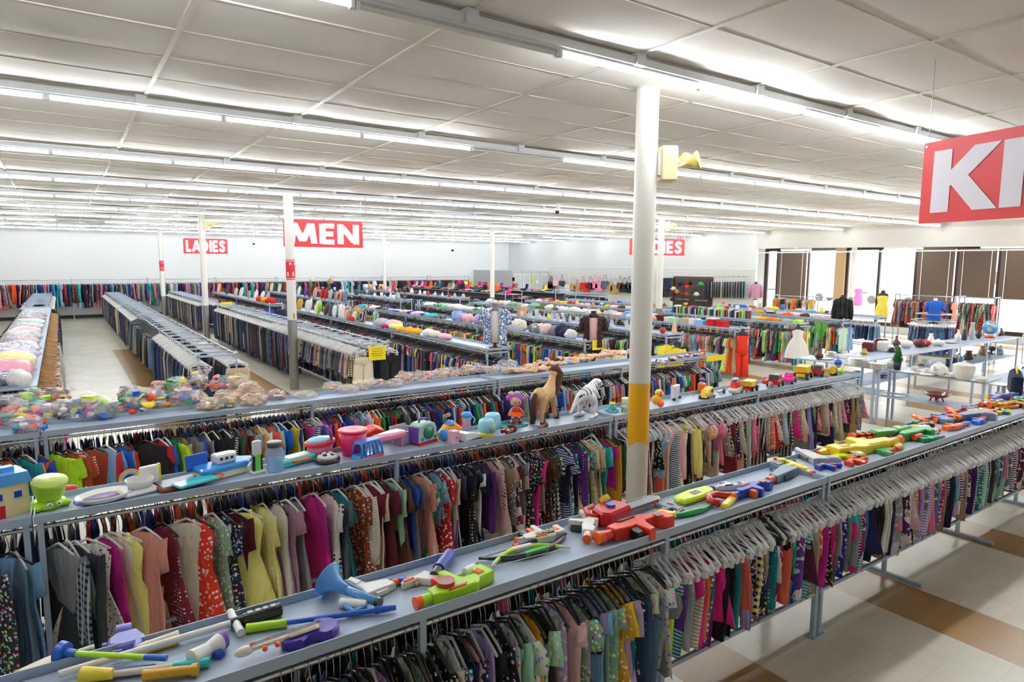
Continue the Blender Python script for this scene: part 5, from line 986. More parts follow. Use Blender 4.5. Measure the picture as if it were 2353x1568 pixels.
GU=[((1502,1168),(1568,1186),'rifle','steel','orange','orange','steel blue and yellow toy blaster behind the green bow',-1,.1),((1505,1182),(1555,1192),'soaker','yellow','orange','yellow','short yellow toy blaster tube beside the red chainsaw',1,.07),((1488,1192),(1642,1155),'bow','green','green','black','green toy crossbow bow with black limb tips',1,.08),
((1632,1128),(1710,1120),'rifle','white','cobalt','blue','white and blue toy rifle behind the flat lime board',1,.07),((1684,1155),(1765,1122),'rifle','cobalt','orange','orange','dark blue toy blaster with orange muzzle ring',-1,.1),
((1755,1112),(1820,1085),'pistol','steel','charcoal','orange','steel blue and black toy pistol beside the yellow one',1,.12),((1866,1098),(1790,1066),'rifle','yellow','yellow','orange','yellow toy blaster with a thick orange muzzle',1,.09),((1785,1060),(1812,1072),'pistol','charcoal','charcoal','orange','black toy grip behind the yellow blaster',1,.07),
((1935,1076),(1876,1080),'rifle','cobalt','scarlet','blue','blue and red slim toy pistol at the shelf joint',1,.08),((1873,1045),(1920,1038),'rifle','yellow','orange','orange','small yellow and orange toy blaster behind grey one',1,.09),
((1906,1062),(1945,1052),'pistol','neon','orange','scarlet','neon yellow and red toy pistol under the big yellow one',-1,.08),((2062,1018),(1912,1048),'rifle','yellow','mustard','orange','big yellow toy blaster with orange barrel',-1,.19),
((1927,1033),(1972,1062),'rod','black','black','black','long black toy gun stock','',.06),((1955,1018),(2058,1008),'gatling','green','black','orange','green toy gatling blaster with orange barrels',1,.11),((2062,1018),(2135,998),'soaker','green','green','scarlet','green and red toy water blaster',-1,.12),
((2030,1002),(2105,992),'rifle','yellow','blue','black','yellow and blue toy rifle behind the gatling blaster',1,.09),((2060,1040),(2020,1046),'pistol','green','scarlet','orange','small green and red toy pistol before the orange barrel',1,.1),
((2085,985),(2138,988),'soaker','white','neon','scarlet','white and neon yellow water blaster',1,.1),((2120,1000),(2150,1002),'pistol','white','white','white','white ridged toy pistol beside red handle',1,.08),((2178,985),(2225,978),'rod','silver','periwinkle','silver','purple handled clear toy sword',1,.1),
((2100,960),(2130,976),'rifle','orange','scarlet','orange','orange and red toy rifle poking out at the back edge',1,.07),((2143,972),(2182,962),'rifle','cobalt','orange','orange','dark blue toy blaster with a round orange muzzle',1,.13),((2180,945),(2200,965),'rifle','scarlet','orange','scarlet','red toy pistol crossing the blue blaster',1,.08),
((2205,972),(2255,958),'pistol','steel','steel','orange','steel blue toy pistol with orange trigger',-1,.14),((2240,955),(2270,948),'soaker','orange','orange','orange','orange rounded toy blaster body',1,.09),((2265,948),(2305,950),'pistol','scarlet','scarlet','orange','red toy pistol pair lying crosswise',1,.1),
((2250,935),(2300,928),'rifle','white','blue','orange','white and blue toy rifle near the back edge',1,.08),((2290,940),(2335,925),'bow','orange','yellow','black','orange hoop-shaped toy bow',1,.1),((2310,938),(2350,930),'rifle','mustard','black','orange','amber and black toy blaster at the right edge',-1,.12),
((2265,920),(2335,915),'rifle','blue','yellow','yellow','blue and yellow toy water rifle at the far end',1,.1),((2270,932),(2300,915),'rifle','blue','orange','orange','blue toy pistol beneath the blue and yellow rifle',1,.08),((2215,948),(2240,940),'rifle','cobalt','scarlet','scarlet','cobalt and red toy blaster at the back edge',1,.1)]
for a,b_,st,c1_,c2_,c3_,l,fl,h in GU: gunp(a,b_,st,c1_,c2_,c3_,l,flip=fl or 1,h=h,name='toy_bow' if st=='bow' else 'toy_blaster')
qr=random.Random(3); CC=['scarlet','cobalt','orange','yellow','green','steel','lime','white','blue','mustard','charcoal']
for i in range(22):
    X=5.2+i*.24+qr.uniform(-.05,.05); Y=2.6+.3*((i*7)%5)/5; L_=qr.uniform(.2,.34); an=qr.uniform(-.7,.7)+(PI if qr.random()<.5 else 0); c1_,c2_,c3_=CC[(i*3)%11],CC[(i*5+2)%11],'orange' if i%3 else 'scarlet'; a_=proj(X+L_/2*math.cos(an),Y+min(.1,L_/2*abs(math.sin(an)))*(1 if math.sin(an)>0 else -1),ZS); b_=proj(X-L_/2*math.cos(an),Y,ZS)
    gunp(a_,b_,('rifle','pistol','soaker','rifle','gatling')[i%5],c1_,c2_,c3_,'small %s and %s toy blaster, %s loose past the shelf joint'%(cn(c1_),cn(c2_),ORD[i]),flip=qr.choice((1,-1)),h=.09)
p=at(1590,1146,ZS); q=at(1640,1128,ZS); d=q-p; t=thing('foam_float_board','flat lime yellow rounded toy board','toy board',(p.x,p.y,ZS),math.atan2(d.y,d.x)); b=MB(); b.prism([(-.19,-.02),(-.17,-.06),(0,-.075),(.15,-.06),(.19,-.02),(.18,.04),(.0,.065),(-.17,.04)],.04,O_('neon'),T(.02,.0,0),bev=.012); b.build('board',t); b=MB(); b.prism([(-.04,-.03),(.04,-.03),(.05,.02),(-.03,.02)],.002,O_('charcoal'),T(.02,0,.04)); b.build('printed_badge',t)
p=at(1663,1160,ZS); t=thing('toy_steering_grip','red arched toy grip with yellow base','toy',(p.x,p.y,ZS),.35); b=MB(); b.tube([(-.09,.0,.03),(-.07,.07,.035),(0,.1,.035),(.07,.07,.035),(.09,0,.03)],.024,O_('red'),10); b.build('arch',t); b=MB(); b.box((0,-.03,.02),(.2,.05,.04),O_('yellow'),bev=.01); b.build('base',t)
p=at(1862,1058,ZS); q=at(1890,1040,ZS); gunp((1840,1040),(1892,1070),'pistol','silver','grey','sky','silver grey ray gun with pale blue cap',h=.14,flip=1)
# bag of jeans cloth hanging over the shelf end
p=at(2335,905,ZS); t=thing('denim_bag','dark denim bag with yellow handle at the shelf end','bag',(p.x,p.y+.02,ZS),.4); b=MB(); b.prism([(-.2,0),(.2,0),(.24,.2),(.1,.3),(-.22,.24)],.12,fab('navy'),RX(PI/2)@T(0,0,-.06),bev=.03); b.build('body',t); b=MB(); b.tube([(-.1,.0,.26),(-.02,0,.34),(.06,0,.28)],.012,O_('yellow'),8); b.build('handle',t)
# ---------------- toys on the second shelf ----------------
def T2(px,py,rz,name,label,cat): p=at(px,py,ZS); return thing(name,label,cat,(p.x,p.y,ZS),rz)
def part(t,name,fn): b=MB(); fn(b); return b.build(name,t)
t=T2(15,1180,.35,'toy_house','cream toy house with blue roof at the left edge','toy house')
part(t,'walls',lambda b:b.bb(-.14,.1,-.09,.09,0,.2,O_('beige') if 0 else mat('plastic_buff','efdca6',.45))); part(t,'roof',lambda b:(b.prism([(-.15,0),(.12,0),(.1,.07),(-.13,.07)],.2,mat('plastic_cornflower','5aa2e8',.25),T(0,.1,.2)@RX(PI/2)),b.bb(-.02,.05,-.03,.03,.27,.3,mat('plastic_cornflower','',0))))
for x in (-.06,.04): part(t,'window',lambda b:(b.bb(x-.025,x+.025,-.094,-.09,.11,.16,O_('white')),b.bb(x-.02,x+.02,-.097,-.094,.115,.155,O_('cobalt'))))
part(t,'door',lambda b:b.bb(-.11,-.03,-.094,-.09,.0,.08,O_('red')))
t=T2(112,1165,.3,'toy_storage_frog','lime green frog tub with clear dome lid','toy'); t.scale=(.85,.85,.72); part(t,'base',lambda b:(b.lathe([(.1,0),(.12,.03),(.11,.06),(.08,.08)],O_('lime'),n=22),b.ell((-.09,-.06,.03),(.045,.04,.03),O_('lime')),b.ell((.09,-.06,.03),(.045,.04,.03),O_('lime')))); part(t,'tub',lambda b:b.lathe([(.07,.07),(.1,.16),(.115,.24),(.12,.26)],O_('lime'),n=22,M=RX(.25))); part(t,'lid',lambda b:b.lathe([(.122,.26),(.115,.275),(.0,.285)],mat('clear_lime_plastic','dff07a',.1,alpha=.6),n=22,M=RX(.25)))
for s in (-1,1): part(t,'eye',lambda b:(b.ell((s*.03,-.12,.06),.02,O_('white'),10,8),b.ell((s*.03,-.137,.062),.008,MBLK,8,6)))
t=T2(157,1135,.2,'toy_boat','small red toy with orange ring behind the frog tub','toy'); part(t,'hull',lambda b:b.ell((0,0,.03),(.06,.035,.03),O_('red'))); part(t,'ring',lambda b:b.tube([(.03*math.cos(a_)-.04,.0,.05+.03*math.sin(a_)) for a_ in [i*PI/6 for i in range(13)]],.009,O_('orange')))
t=T2(240,1150,.25,'toy_plate','white and purple oval toy play tray','toy'); part(t,'plate',lambda b:b.lathe([(.1,0),(.14,.015),(.17,.045),(.165,.05),(.12,.02),(0,.015)],O_('white'),n=28,sy=.75)); part(t,'printed_picture',lambda b:b.lathe([(.13,.024),(.12,.022),(0,.018)],O_('lavender'),n=28,sy=.75))
for s in (-1,1): part(t,'handle',lambda b:b.box((s*.16,-.03,.035),(.04,.06,.03),O_('periwinkle'),bev=.008))
t=T2(322,1132,.25,'toy_potty','white toy washbasin with rainbow arch','toy'); part(t,'base',lambda b:(b.box((0,0,.02),(.26,.18,.04),O_('white'),bev=.02),b.lathe([(.07,.04),(.09,.1),(.08,.1),(.06,.06),(0,.05)],O_('white'),n=20))); part(t,'backrest',lambda b:b.box((.08,.05,.09),(.12,.04,.14),O_('white'),bev=.008)); part(t,'rainbow',lambda b:[b.tube([(-.03+(.07-.012*k)*math.cos(a_),.085,.08+(.07-.012*k)*math.sin(a_)) for a_ in [i*PI/10 for i in range(11)]],.006,O_(c)) for k,c in enumerate(('salmon','yellow','sky'))]); part(t,'yellow_edge',lambda b:b.box((.15,.06,.09),(.015,.03,.14),O_('yellow')))
t=T2(410,1118,.25,'toy_tray','brown framed toy board with grey patterned inside','toy'); part(t,'frame',lambda b:b.box((0,0,.02),(.3,.2,.04),mat('plastic_redbrown','8a4634',.5),bev=.01)); part(t,'inlay',lambda b:b.box((0,0,.041),(.26,.16,.004),O_('slate')))
t=T2(428,1121,.35,'toy_tablet','turquoise toy tablet with orange cord','toy tablet'); part(t,'slab',lambda b:b.box((.03,-.07,.052),(.28,.13,.02),O_('turquoise'),bev=.008)); part(t,'cord',lambda b:b.tube([(.17,-.06,.06),(.21,-.05,.06),(.23,-.09,.05),(.2,-.12,.045),(.17,-.1,.045)],.006,O_('orange')))
t=T2(515,1092,.3,'toy_boat','blue toy boat with white cabin','toy boat'); part(t,'hull',lambda b:b.prism([(-.2,-.07),(-.16,-.09),(.14,-.09),(.22,0),(.14,.09),(-.16,.09),(-.2,.07)],.06,O_('cream'),bev=.015)); part(t,'deck',lambda b:b.prism([(-.2,-.075),(-.16,-.095),(.14,-.095),(.23,0),(.14,.095),(-.16,.095),(-.2,.075)],.045,O_('blue') if 0 else mat('plastic_bright_blue','3a98ec',.3,coat=.3),T(0,0,.055),bev=.012)); part(t,'cabin',lambda b:b.prism([(-.07,-.05),(.07,-.05),(.1,0),(.07,.05),(-.07,.05)],.07,O_('white'),T(0,0,.1),bev=.012)); part(t,'cabin_windows',lambda b:[b.box((x,-.051,.14),(.02,.003,.02),O_('navy')) for x in (-.04,0,.04)]); part(t,'stern_flap',lambda b:b.box((-.16,.07,.13),(.16,.02,.12),O_('blue'),RX(-.1),bev=.006))
t=T2(592,1087,.2,'toy_tool','white and green toy saw standing on end','toy'); part(t,'handle',lambda b:b.box((0,0,.19),(.07,.03,.12),O_('white'),bev=.008)); part(t,'blade',lambda b:b.prism([(-.035,0)]+[p for i in range(8) for p in ((-.035,.01+i*.016),(-.042,.018+i*.016))]+[(-.035,.14),(.035,.14)]+[p for i in range(7,-1,-1) for p in ((.042,.018+i*.016),(.035,.01+i*.016))]+[(.035,0)],.02,O_('black'),T(0,.01,.01)@RX(PI/2))); part(t,'green_core',lambda b:b.box((0,-.012,.08),(.04,.012,.13),O_('lime') if 0 else mat('plastic_leaf','7ade4a',.4))); part(t,'foot',lambda b:b.box((0,0,.01),(.1,.07,.02),O_('white'),bev=.004))
t=T2(600,1082,.3,'mesh_tray','shallow white framed tray behind the green toy saw','tray'); part(t,'frame',lambda b:(b.bb(-.12,.16,.05,.06,0,.02,O_('white')),b.bb(-.12,.16,.2,.21,0,.02,O_('white')),b.bb(-.12,-.11,.05,.21,0,.02,O_('white')),b.bb(.15,.16,.05,.21,0,.02,O_('white')))); part(t,'mesh_panel',lambda b:b.bb(-.11,.15,.06,.2,.004,.008,O_('grey')))
t=T2(633,1082,0,'plastic_jar','clear blue water jar with dark grey cap','jar'); part(t,'jar_body',lambda b:b.lathe([(.062,0),(.068,.02),(.06,.06),(.072,.1),(.072,.15),(.05,.18),(.05,.2)],mat('clear_blue_plastic','9cc4ec',.08,alpha=.5),n=22)); part(t,'cap',lambda b:b.lathe([(.055,.19),(.056,.225),(.05,.23),(0,.23)],O_('gunmetal'),n=22))
t=T2(682,1064,.3,'toy_drawing_case','turquoise toy drawing case with orange handle','toy'); part(t,'case',lambda b:b.prism([(-.16,-.07),(.12,-.07),(.16,-.04),(.16,.05),(.12,.08),(-.16,.08)],.06,O_('turquoise'),bev=.015)); part(t,'screen',lambda b:b.box((0,.0,.062),(.2,.09,.004),O_('cream'))); part(t,'handle',lambda b:b.tube([(-.08,-.07,.04),(-.06,-.1,.045),(.06,-.1,.045),(.08,-.07,.04)],.012,O_('orange')))
t=T2(736,1048,.3,'toy_picnic_basket','pink toy basket with light blue lid and purple handle','toy basket'); part(t,'tub',lambda b:b.lathe([(.08,0),(.1,.02),(.12,.1)],O_('pink'),n=24,sy=.7)); part(t,'rim',lambda b:b.lathe([(.122,.095),(.135,.105),(.135,.13),(.12,.135)],O_('coral') if 0 else mat('plastic_rose','e83a5a',.3),n=24,sy=.7)); part(t,'lid',lambda b:b.lathe([(.12,.132),(.1,.15),(.0,.158)],mat('plastic_pale_blue','9adcf0',.3),n=24,sy=.7)); part(t,'handle',lambda b:b.tube([(.07,-.06,.12),(.07,-.05,.2),(.05,.0,.245),(.0,.03,.24),(-.04,.06,.16)],.012,O_('violet')))
t=T2(753,1062,.2,'hover_ball','black and white soccer-pattern hover disc','toy ball'); part(t,'bumper',lambda b:b.lathe([(.085,0),(.1,.015),(.1,.03),(.085,.042)],MBLK,n=26)); part(t,'dome',lambda b:b.lathe([(.087,.04),(.07,.062),(.04,.075),(0,.08)],O_('white'),n=26)); part(t,'black_patches',lambda b:[b.lathe([(.022,0),(0,.004)],MBLK,n=5,M=T(.052*math.cos(a_),.052*math.sin(a_),.07)@RZ(a_)@RY(.5)) for a_ in [i*PI*2/5 for i in range(5)]]+[b.lathe([(.02,0),(0,.003)],MBLK,n=5,M=T(0,0,.079))])
t=T2(812,1044,.3,'toy_bucket','tall magenta pink toy bucket','toy bucket'); part(t,'bucket',lambda b:b.lathe([(.085,0),(.09,.005),(.115,.2)],mat('plastic_hot_rose','e0186a',.35,coat=.2),n=28)); part(t,'lid',lambda b:b.lathe([(.117,.195),(.122,.2),(.12,.212),(.1,.215),(0,.205)],mat('plastic_rose','',0),n=28))
t=T2(848,1015,.3,'toy_scoop','red toy scoop with yellow clip behind the pink bucket','toy'); part(t,'scoop',lambda b:b.prism([(-.1,0),(.1,0),(.13,.06),(.04,.1),(-.08,.08)],.1,O_('scarlet'),T(0,.05,.06)@RX(PI/2+.3),bev=.012)); part(t,'clip',lambda b:b.tube([(-.02,-.06,.05),(.0,-.08,.07),(.02,-.06,.05)],.007,O_('yellow')))
t=T2(845,1050,.3,'toy_dish_rack','blue slotted toy rack on a red base','toy'); mbb=mat('plastic_bright_blue','',0)
part(t,'slatted_cover',lambda b:(b.prism([(-.13,0),(.13,0),(.11,.035),(-.11,.035)],.12,mbb,T(0,.06,.0)@RX(PI/2),bev=.006),b.prism([(-.1,0),(.1,0),(.09,.02),(-.09,.02)],.1,mbb,T(0,.05,.125)@RX(PI/2),bev=.004),[b.tube([(x,-.06,.02),(x*.9,-.055,.1),(x*.8,-.03,.14)],.009,mbb) for x in (-.11,-.066,-.022,.022,.066,.11)],[b.tube([(x,.06,.02),(x*.9,.055,.1),(x*.8,.03,.14)],.009,mbb) for x in (-.11,-.037,.037,.11)])); part(t,'base',lambda b:b.box((0,0,.01),(.24,.14,.02),O_('scarlet'),bev=.006))
t=T2(895,1030,.3,'toy_piano','pink grand-piano shaped toy table on short legs','toy'); part(t,'table_top',lambda b:b.prism([(-.2,.02),(-.18,-.04),(.02,-.08),(.12,-.08),(.16,-.03),(.15,.06),(.08,.08),(-.05,.06)],.045,O_('pink'),T(0,0,.09),bev=.01)); part(t,'top_inset',lambda b:b.prism([(-.16,.01),(.02,-.05),(.11,-.05),(.12,.04),(.06,.05)],.004,mat('plastic_pale_pink','f4bcd0',.3),T(0,0,.135)))
for x,y in ((-.14,0),(.1,-.05),(.1,.04)): part(t,'leg',lambda b:b.cyl((x,y,0),(x,y,.09),.012,O_('pink'),10))
part(t,'key_holes',lambda b:[b.box((-.13+i*.035,-.012-.006*i,.137),(.02,.008,.004),MBLK,RZ(-.2)) for i in range(5)])
t=T2(928,1018,.3,'plastic_bin','open translucent grey bin beside the pet carrier','bin'); mg_=mat('translucent_grey_plastic','c4ccd8',.2,alpha=.7); part(t,'bin',lambda b:(b.bb(-.09,.1,-.07,-.064,0,.12,mg_),b.bb(-.09,.1,.084,.09,0,.15,mg_),b.bb(-.09,-.084,-.07,.09,0,.13,mg_),b.bb(.094,.1,-.07,.09,0,.13,mg_),b.bb(-.09,.1,-.07,.09,0,.006,mg_)))
t=T2(972,1017,.3,'toy_pet_carrier','mint green toy pet carrier with purple paw-shaped window','toy'); part(t,'shell',lambda b:b.prism([(-.11,.02),(.11,.02),(.11,.13),(.09,.17),(.05,.19),(-.06,.19),(-.1,.17),(-.11,.13)],.14,O_('mint'),T(0,.07,0)@RX(PI/2),bev=.012)); part(t,'side_panel',lambda b:b.bb(-.118,-.105,-.06,.06,.02,.16,O_('violet'))); part(t,'base',lambda b:b.bb(-.11,.11,-.072,.072,0,.022,O_('red'))); part(t,'handle',lambda b:b.tube([(-.05,0,.185),(-.04,0,.215),(.04,0,.215),(.05,0,.185)],.012,O_('violet')))
part(t,'paw_window',lambda b:(b.lathe([(.062,0),(.062,.006),(.0,.006)],O_('violet'),n=20,M=T(0,-.073,.105)@RX(PI/2)),b.lathe([(.05,.006),(.05,.01),(.0,.01)],O_('green'),n=7,M=T(0,-.073,.105)@RX(PI/2)))); part(t,'paw_prints',lambda b:[(b.lathe([(.01,0),(0,.003)],MBLK,n=8,M=T(x,-.0725,.045)@RX(PI/2)),[b.lathe([(.0045,0),(0,.003)],MBLK,n=6,M=T(x+dx,-.0725,.045+dz)@RX(PI/2)) for dx,dz in ((-.012,.01),(-.004,.016),(.004,.016),(.012,.01))]) for x in (-.075,.08)])
t=T2(1033,1006,.3,'toy_camera','yellow toy watering camera with blue ball and grey spout','toy'); part(t,'body',lambda b:b.prism([(-.12,0),(.12,0),(.13,.08),(.06,.13),(-.06,.13),(-.13,.07)],.09,O_('mustard') if 0 else mat('plastic_amber','f6ac20',.35),T(0,.045,0)@RX(PI/2),bev=.02)); part(t,'ball',lambda b:b.ell((-.11,-.03,.055),(.035,.045,.055),mat('plastic_bright_blue','',0))); part(t,'top_dial',lambda b:b.lathe([(.05,.12),(.05,.14),(.03,.16),(0,.165)],mat('plastic_cornflower','',0),n=18)); part(t,'spout',lambda b:b.tube([(-.03,.03,.15),(-.03,.03,.2),(.03,.03,.205)],.022,O_('grey')))
t=T2(1040,1018,.3,'toy_box','small pink toy cupboard box','toy'); part(t,'box',lambda b:b.bb(-.04,.04,-.04,.03,0,.11,mat('plastic_pale_pink','f4bcd0',.3),RY(.08))); part(t,'latch',lambda b:b.box((.01,-.042,.05),(.02,.004,.012),O_('mauve')))
t=T2(1078,1008,.3,'white_case','white flat lidded plastic case','case'); part(t,'case',lambda b:b.prism([(-.13,.0),(.13,0),(.13,.014),(-.07,.07),(-.13,.07)],.14,O_('white'),T(0,.06,.01)@RX(PI/2),bev=.006)); part(t,'feet',lambda b:b.box((0,0,.006),(.2,.1,.012),MBLK))
t=T2(1072,985,0,'toy_lantern','clear drum toy with blue lid and pink base','toy'); part(t,'chamber',lambda b:b.lathe([(.042,.03),(.045,.12)],mat('clear_plastic','dfe8f2',.1,alpha=.45),n=20)); part(t,'base',lambda b:b.lathe([(.045,0),(.045,.03),(0,.032)],O_('fuchsia'),n=20)); part(t,'lid',lambda b:b.lathe([(.052,.12),(.055,.135),(.045,.15),(.03,.16),(0,.165)],mat('plastic_bright_blue','',0),n=20)); part(t,'handle',lambda b:b.tube([(.05,0,.13),(.08,-.02,.09),(.06,-.03,.05)],.006,mat('plastic_pale_blue','',0)))
t=T2(1118,1003,.2,'toy_fish_bowl','light blue toy fish bowl with yellow base, in front','toy'); mpb=mat('plastic_pale_blue','9adcf0',.3); part(t,'bowl',lambda b:b.lathe([(.07,.04),(.085,.09),(.07,.15),(.05,.165),(.045,.16),(.0,.14)],mpb,n=24)); part(t,'base',lambda b:b.lathe([(.075,0),(.08,.03),(.072,.045)],O_('yellow'),n=24)); part(t,'printed_window',lambda b:b.lathe([(.05,0),(.0,.012)],O_('mint'),n=18,M=T(0,-.082,.09)@RX(PI/2)))
t=T2(1132,985,.2,'toy_fish_bowl','light blue toy drum behind the fish bowl','toy'); part(t,'drum',lambda b:b.lathe([(.07,0),(.085,.06),(.075,.13),(.06,.15),(.05,.145),(0,.12)],mpb,n=24)); 
t=T2(1170,996,.3,'binoculars','dark red toy binoculars lying near the doll','toy binoculars')
for s in (0,1): part(t,'barrel',lambda b:(b.cyl((-.08,-.03+.05*s,.028),(.08,.0+.05*s,.028),.02,mat('plastic_dark_red','8c1418',.25,coat=.4),14),b.cyl((.06,-.004+.05*s,.03),(.09,.002+.05*s,.03),.03,MBLK,14)))
part(t,'bridge',lambda b:b.box((0,.01,.03),(.04,.04,.02),_m['plastic_dark_red']))
t=T2(1243,988,.3,'toy_flashlight','dark red double-ended toy flashlight before the horse','toy'); part(t,'body',lambda b:b.cyl((-.05,0,.03),(.06,.0,.03),.018,_m['plastic_dark_red'],14))
for s in (-1,1): part(t,'end_cap',lambda b:(b.cyl((s*.05,0,.03),(s*.085,0,.03),.022,MBLK,16,r2=.03),b.cyl((s*.085,0,.03),(s*.088,0,.03),.025,O_('silver'),16)))
# doll on a tray
t=T2(1180,978,.1,'toy_tray','turquoise toy tray under the purple-haired doll','tray'); part(t,'tray',lambda b:b.lathe([(.15,0),(.17,.006),(.172,.014),(.16,.012),(.15,.006),(0,.004)],O_('turquoise'),n=28,sy=.6))
t=T2(1185,976,-.3,'doll','rag-style doll with curly purple hair and orange skirt','doll'); t.location.z+=.008; ms_=mat('doll_skin','edb898',.5)
part(t,'body',lambda b:(b.lathe([(.03,.09),(.035,.12),(.025,.16),(.02,.18)],ms_,n=14),b.ell((0,0,.225),(.06,.055,.055),ms_,16,10),[b.tube([(s*.02,0,.1),(s*.03,0,.03)],.014,ms_,8) for s in (-1,1)],[b.tube([(s*.03,0,.165),(s*.06,-.01,.13),(s*.075,-.02,.1)],.01,ms_,8) for s in (-1,1)]))
part(t,'hair',lambda b:(b.ell((.02,.02,.245),(.07,.06,.06),mat('doll_hair_purple','b060c8',.8,bump=.8,bscale=40),18,12),b.ell((-.065,.02,.26),(.03,.03,.03),mat('doll_hair_magenta','d060c0',.8),10,8),b.ell((.06,.02,.22),(.035,.035,.045),_m['doll_hair_purple'],10,8)))
part(t,'face',lambda b:(b.ell((-.02,-.052,.225),(.006,.004,.008),MBLK,8,6),b.ell((.018,-.052,.225),(.006,.004,.008),MBLK,8,6),b.ell((0,-.056,.207),(.008,.003,.003),O_('red'),8,6)))
part(t,'skirt',lambda b:b.add([( (.03 if i%2==0 else (.085 if (i//2)%2 else .07))*math.cos((i//2)*PI/10),(.03 if i%2==0 else .08)*math.sin((i//2)*PI/10),.13 if i%2==0 else .09) for i in range(40)],[(2*k,2*k+1,(2*k+3)%40,(2*k+2)%40) for k in range(20)],fab('orange'))); part(t,'bodice',lambda b:b.lathe([(.036,.11),(.04,.13),(.03,.165)],fab('scarlet'),n=14))
for s in (-1,1): part(t,'shoe',lambda b:(b.ell((s*.035,-.015,.022),(.026,.04,.022),O_('red'),12,8),b.cyl((s*.03,0,.035),(s*.03,0,.07),.016,O_('white'),10),b.cyl((s*.03,0,.045),(s*.03,0,.055),.0165,MBLK,10)))
part(t,'hair_bow',lambda b:[b.ell((-.02+s*.03,.0,.31),(.03,.015,.02),O_('white'),10,6) for s in (-1,1)])
def skin(name,verts,edges,rad,m,parent=None,sub=2,loc=None):
    me=bpy.data.meshes.new(name); me.from_pydata(verts,edges,[]); o=bpy.data.objects.new(name,me); COL.objects.link(o); md=o.modifiers.new('skin','SKIN'); me.materials.append(m)
    for i,r in enumerate(rad):
        sv=me.skin_vertices[0].data[i]; sv.radius=(r,r) if not hasattr(r,'__len__') else r
    me.skin_vertices[0].data[0].use_root=True; md.use_smooth_shade=True
    s=o.modifiers.new('sub','SUBSURF'); s.levels=sub; s.render_levels=sub
    if parent: o.parent=parent
    dg=bpy.context.evaluated_depsgraph_get(); e=o.evaluated_get(dg); m2=bpy.data.meshes.new_from_object(e); o.modifiers.clear(); o.data=m2
    m2.materials.clear(); m2.materials.append(m)
    for p in m2.polygons: p.use_smooth=True
    return o
def blob(name,fn,m,parent,vox=.008,sm=6):
    b=MB(); fn(b,m); o=b.build(name,parent); r=o.modifiers.new('r','REMESH'); r.mode='VOXEL'; r.voxel_size=vox; q=o.modifiers.new('s','SMOOTH'); q.iterations=sm; q.factor=.6
    e=o.evaluated_get(bpy.context.evaluated_depsgraph_get()); m2=bpy.data.meshes.new_from_object(e); o.modifiers.clear(); o.data=m2; m2.materials.clear(); m2.materials.append(m); m2.polygons.foreach_set('use_smooth',[True]*len(m2.polygons)); return o
def tb(b,m,P): b.tube([p[:3] for p in P],.01,m,12,rs=[p[3] for p in P]); b.ell(P[0][:3],P[0][3],m,10,8); b.ell(P[-1][:3],P[-1][3],m,10,8)
# toy horse, facing away to the right-back
p=at(1258,972,ZS); t=thing('toy_horse','tan toy horse with dark brown mane and tail','toy horse',(p.x+.02,p.y+.08,ZS),.42)
mh=mat('horse_tan_vinyl','d9b07c',.5); md_=mat('horse_dark_hair','4a2c1c',.75,bump=.8,bscale=70); mhf=mat('horse_dark_hoof','4a3024',.5)
K=1.0
def hb(b,m):
    tb(b,m,[(-.135,0,.285,.06),(-.11,0,.285,.078),(-.03,0,.272,.074),(.05,0,.272,.078),(.11,0,.3,.072),(.155,0,.355,.056),(.19,0,.42,.046),(.21,0,.465,.042)]); tb(b,m,[(.2,0,.46,.05),(.25,0,.445,.05),(.3,0,.415,.037),(.34,0,.39,.032)])
    for s in (-1,1): tb(b,m,[(-.11,s*.035,.25,.062),(-.13,s*.045,.18,.042),(-.155,s*.05,.11,.024),(-.15+.02*(s<0),s*.05,.02,.021)]); tb(b,m,[(.09,s*.035,.24,.05),(.115,s*.045,.17,.034),(.125,s*.045,.1,.022),(.135+.03*(s<0),s*.048,.02,.02)])
blob('body',hb,mh,t)
for x,y,x2 in ((-.155,.05,-.16),(-.12,-.05,-.135),(.135,.045,.137),(.175,-.05,.168)): part(t,'hoof',lambda b:b.lathe([(.03,0),(.026,.03),(.024,.06),(.021,.1)],mhf,n=12,M=T(x,y,0)))
part(t,'mane',lambda b:[b.tube([(.245+.0*i-.1*(i/7),-.01,.5-.2*(i/7)**1.1),(.225-.1*(i/7),-.055,.45-.19*(i/7)),(.215-.09*(i/7),-.065,.36-.14*(i/7))],.03,md_,8,rs=[.034,.044,.018]) for i in range(8)]+[b.ell((.225,0,.49),(.062,.06,.052),md_,12,8),b.tube([(.25,0,.52),(.28,-.03,.46),(.29,-.04,.4)],.02,md_,8,rs=[.022,.022,.01])])
part(t,'tail',lambda b:b.tube([(-.19,0,.31),(-.225,0,.25),(-.235,0,.15),(-.225,0,.06),(-.21,0,.03)],.03,md_,10,rs=[.02,.032,.036,.03,.012]))
part(t,'ear',lambda b:[b.cyl((.235,s*.025,.495),(.24,s*.035,.535),.013,mh,8,r2=.003) for s in (-1,1)]); part(t,'eye',lambda b:[b.ell((.285,s*.036,.455),.008,MBLK,8,6) for s in (-1,1)])
part(t,'joint_line',lambda b:[b.tube([(x+.05*math.cos(a_),-.079,.24+.06*math.sin(a_)) for a_ in [i*PI/10 for i in range(11)]],.0015,mhf,4) for x in (-.12,.12)])
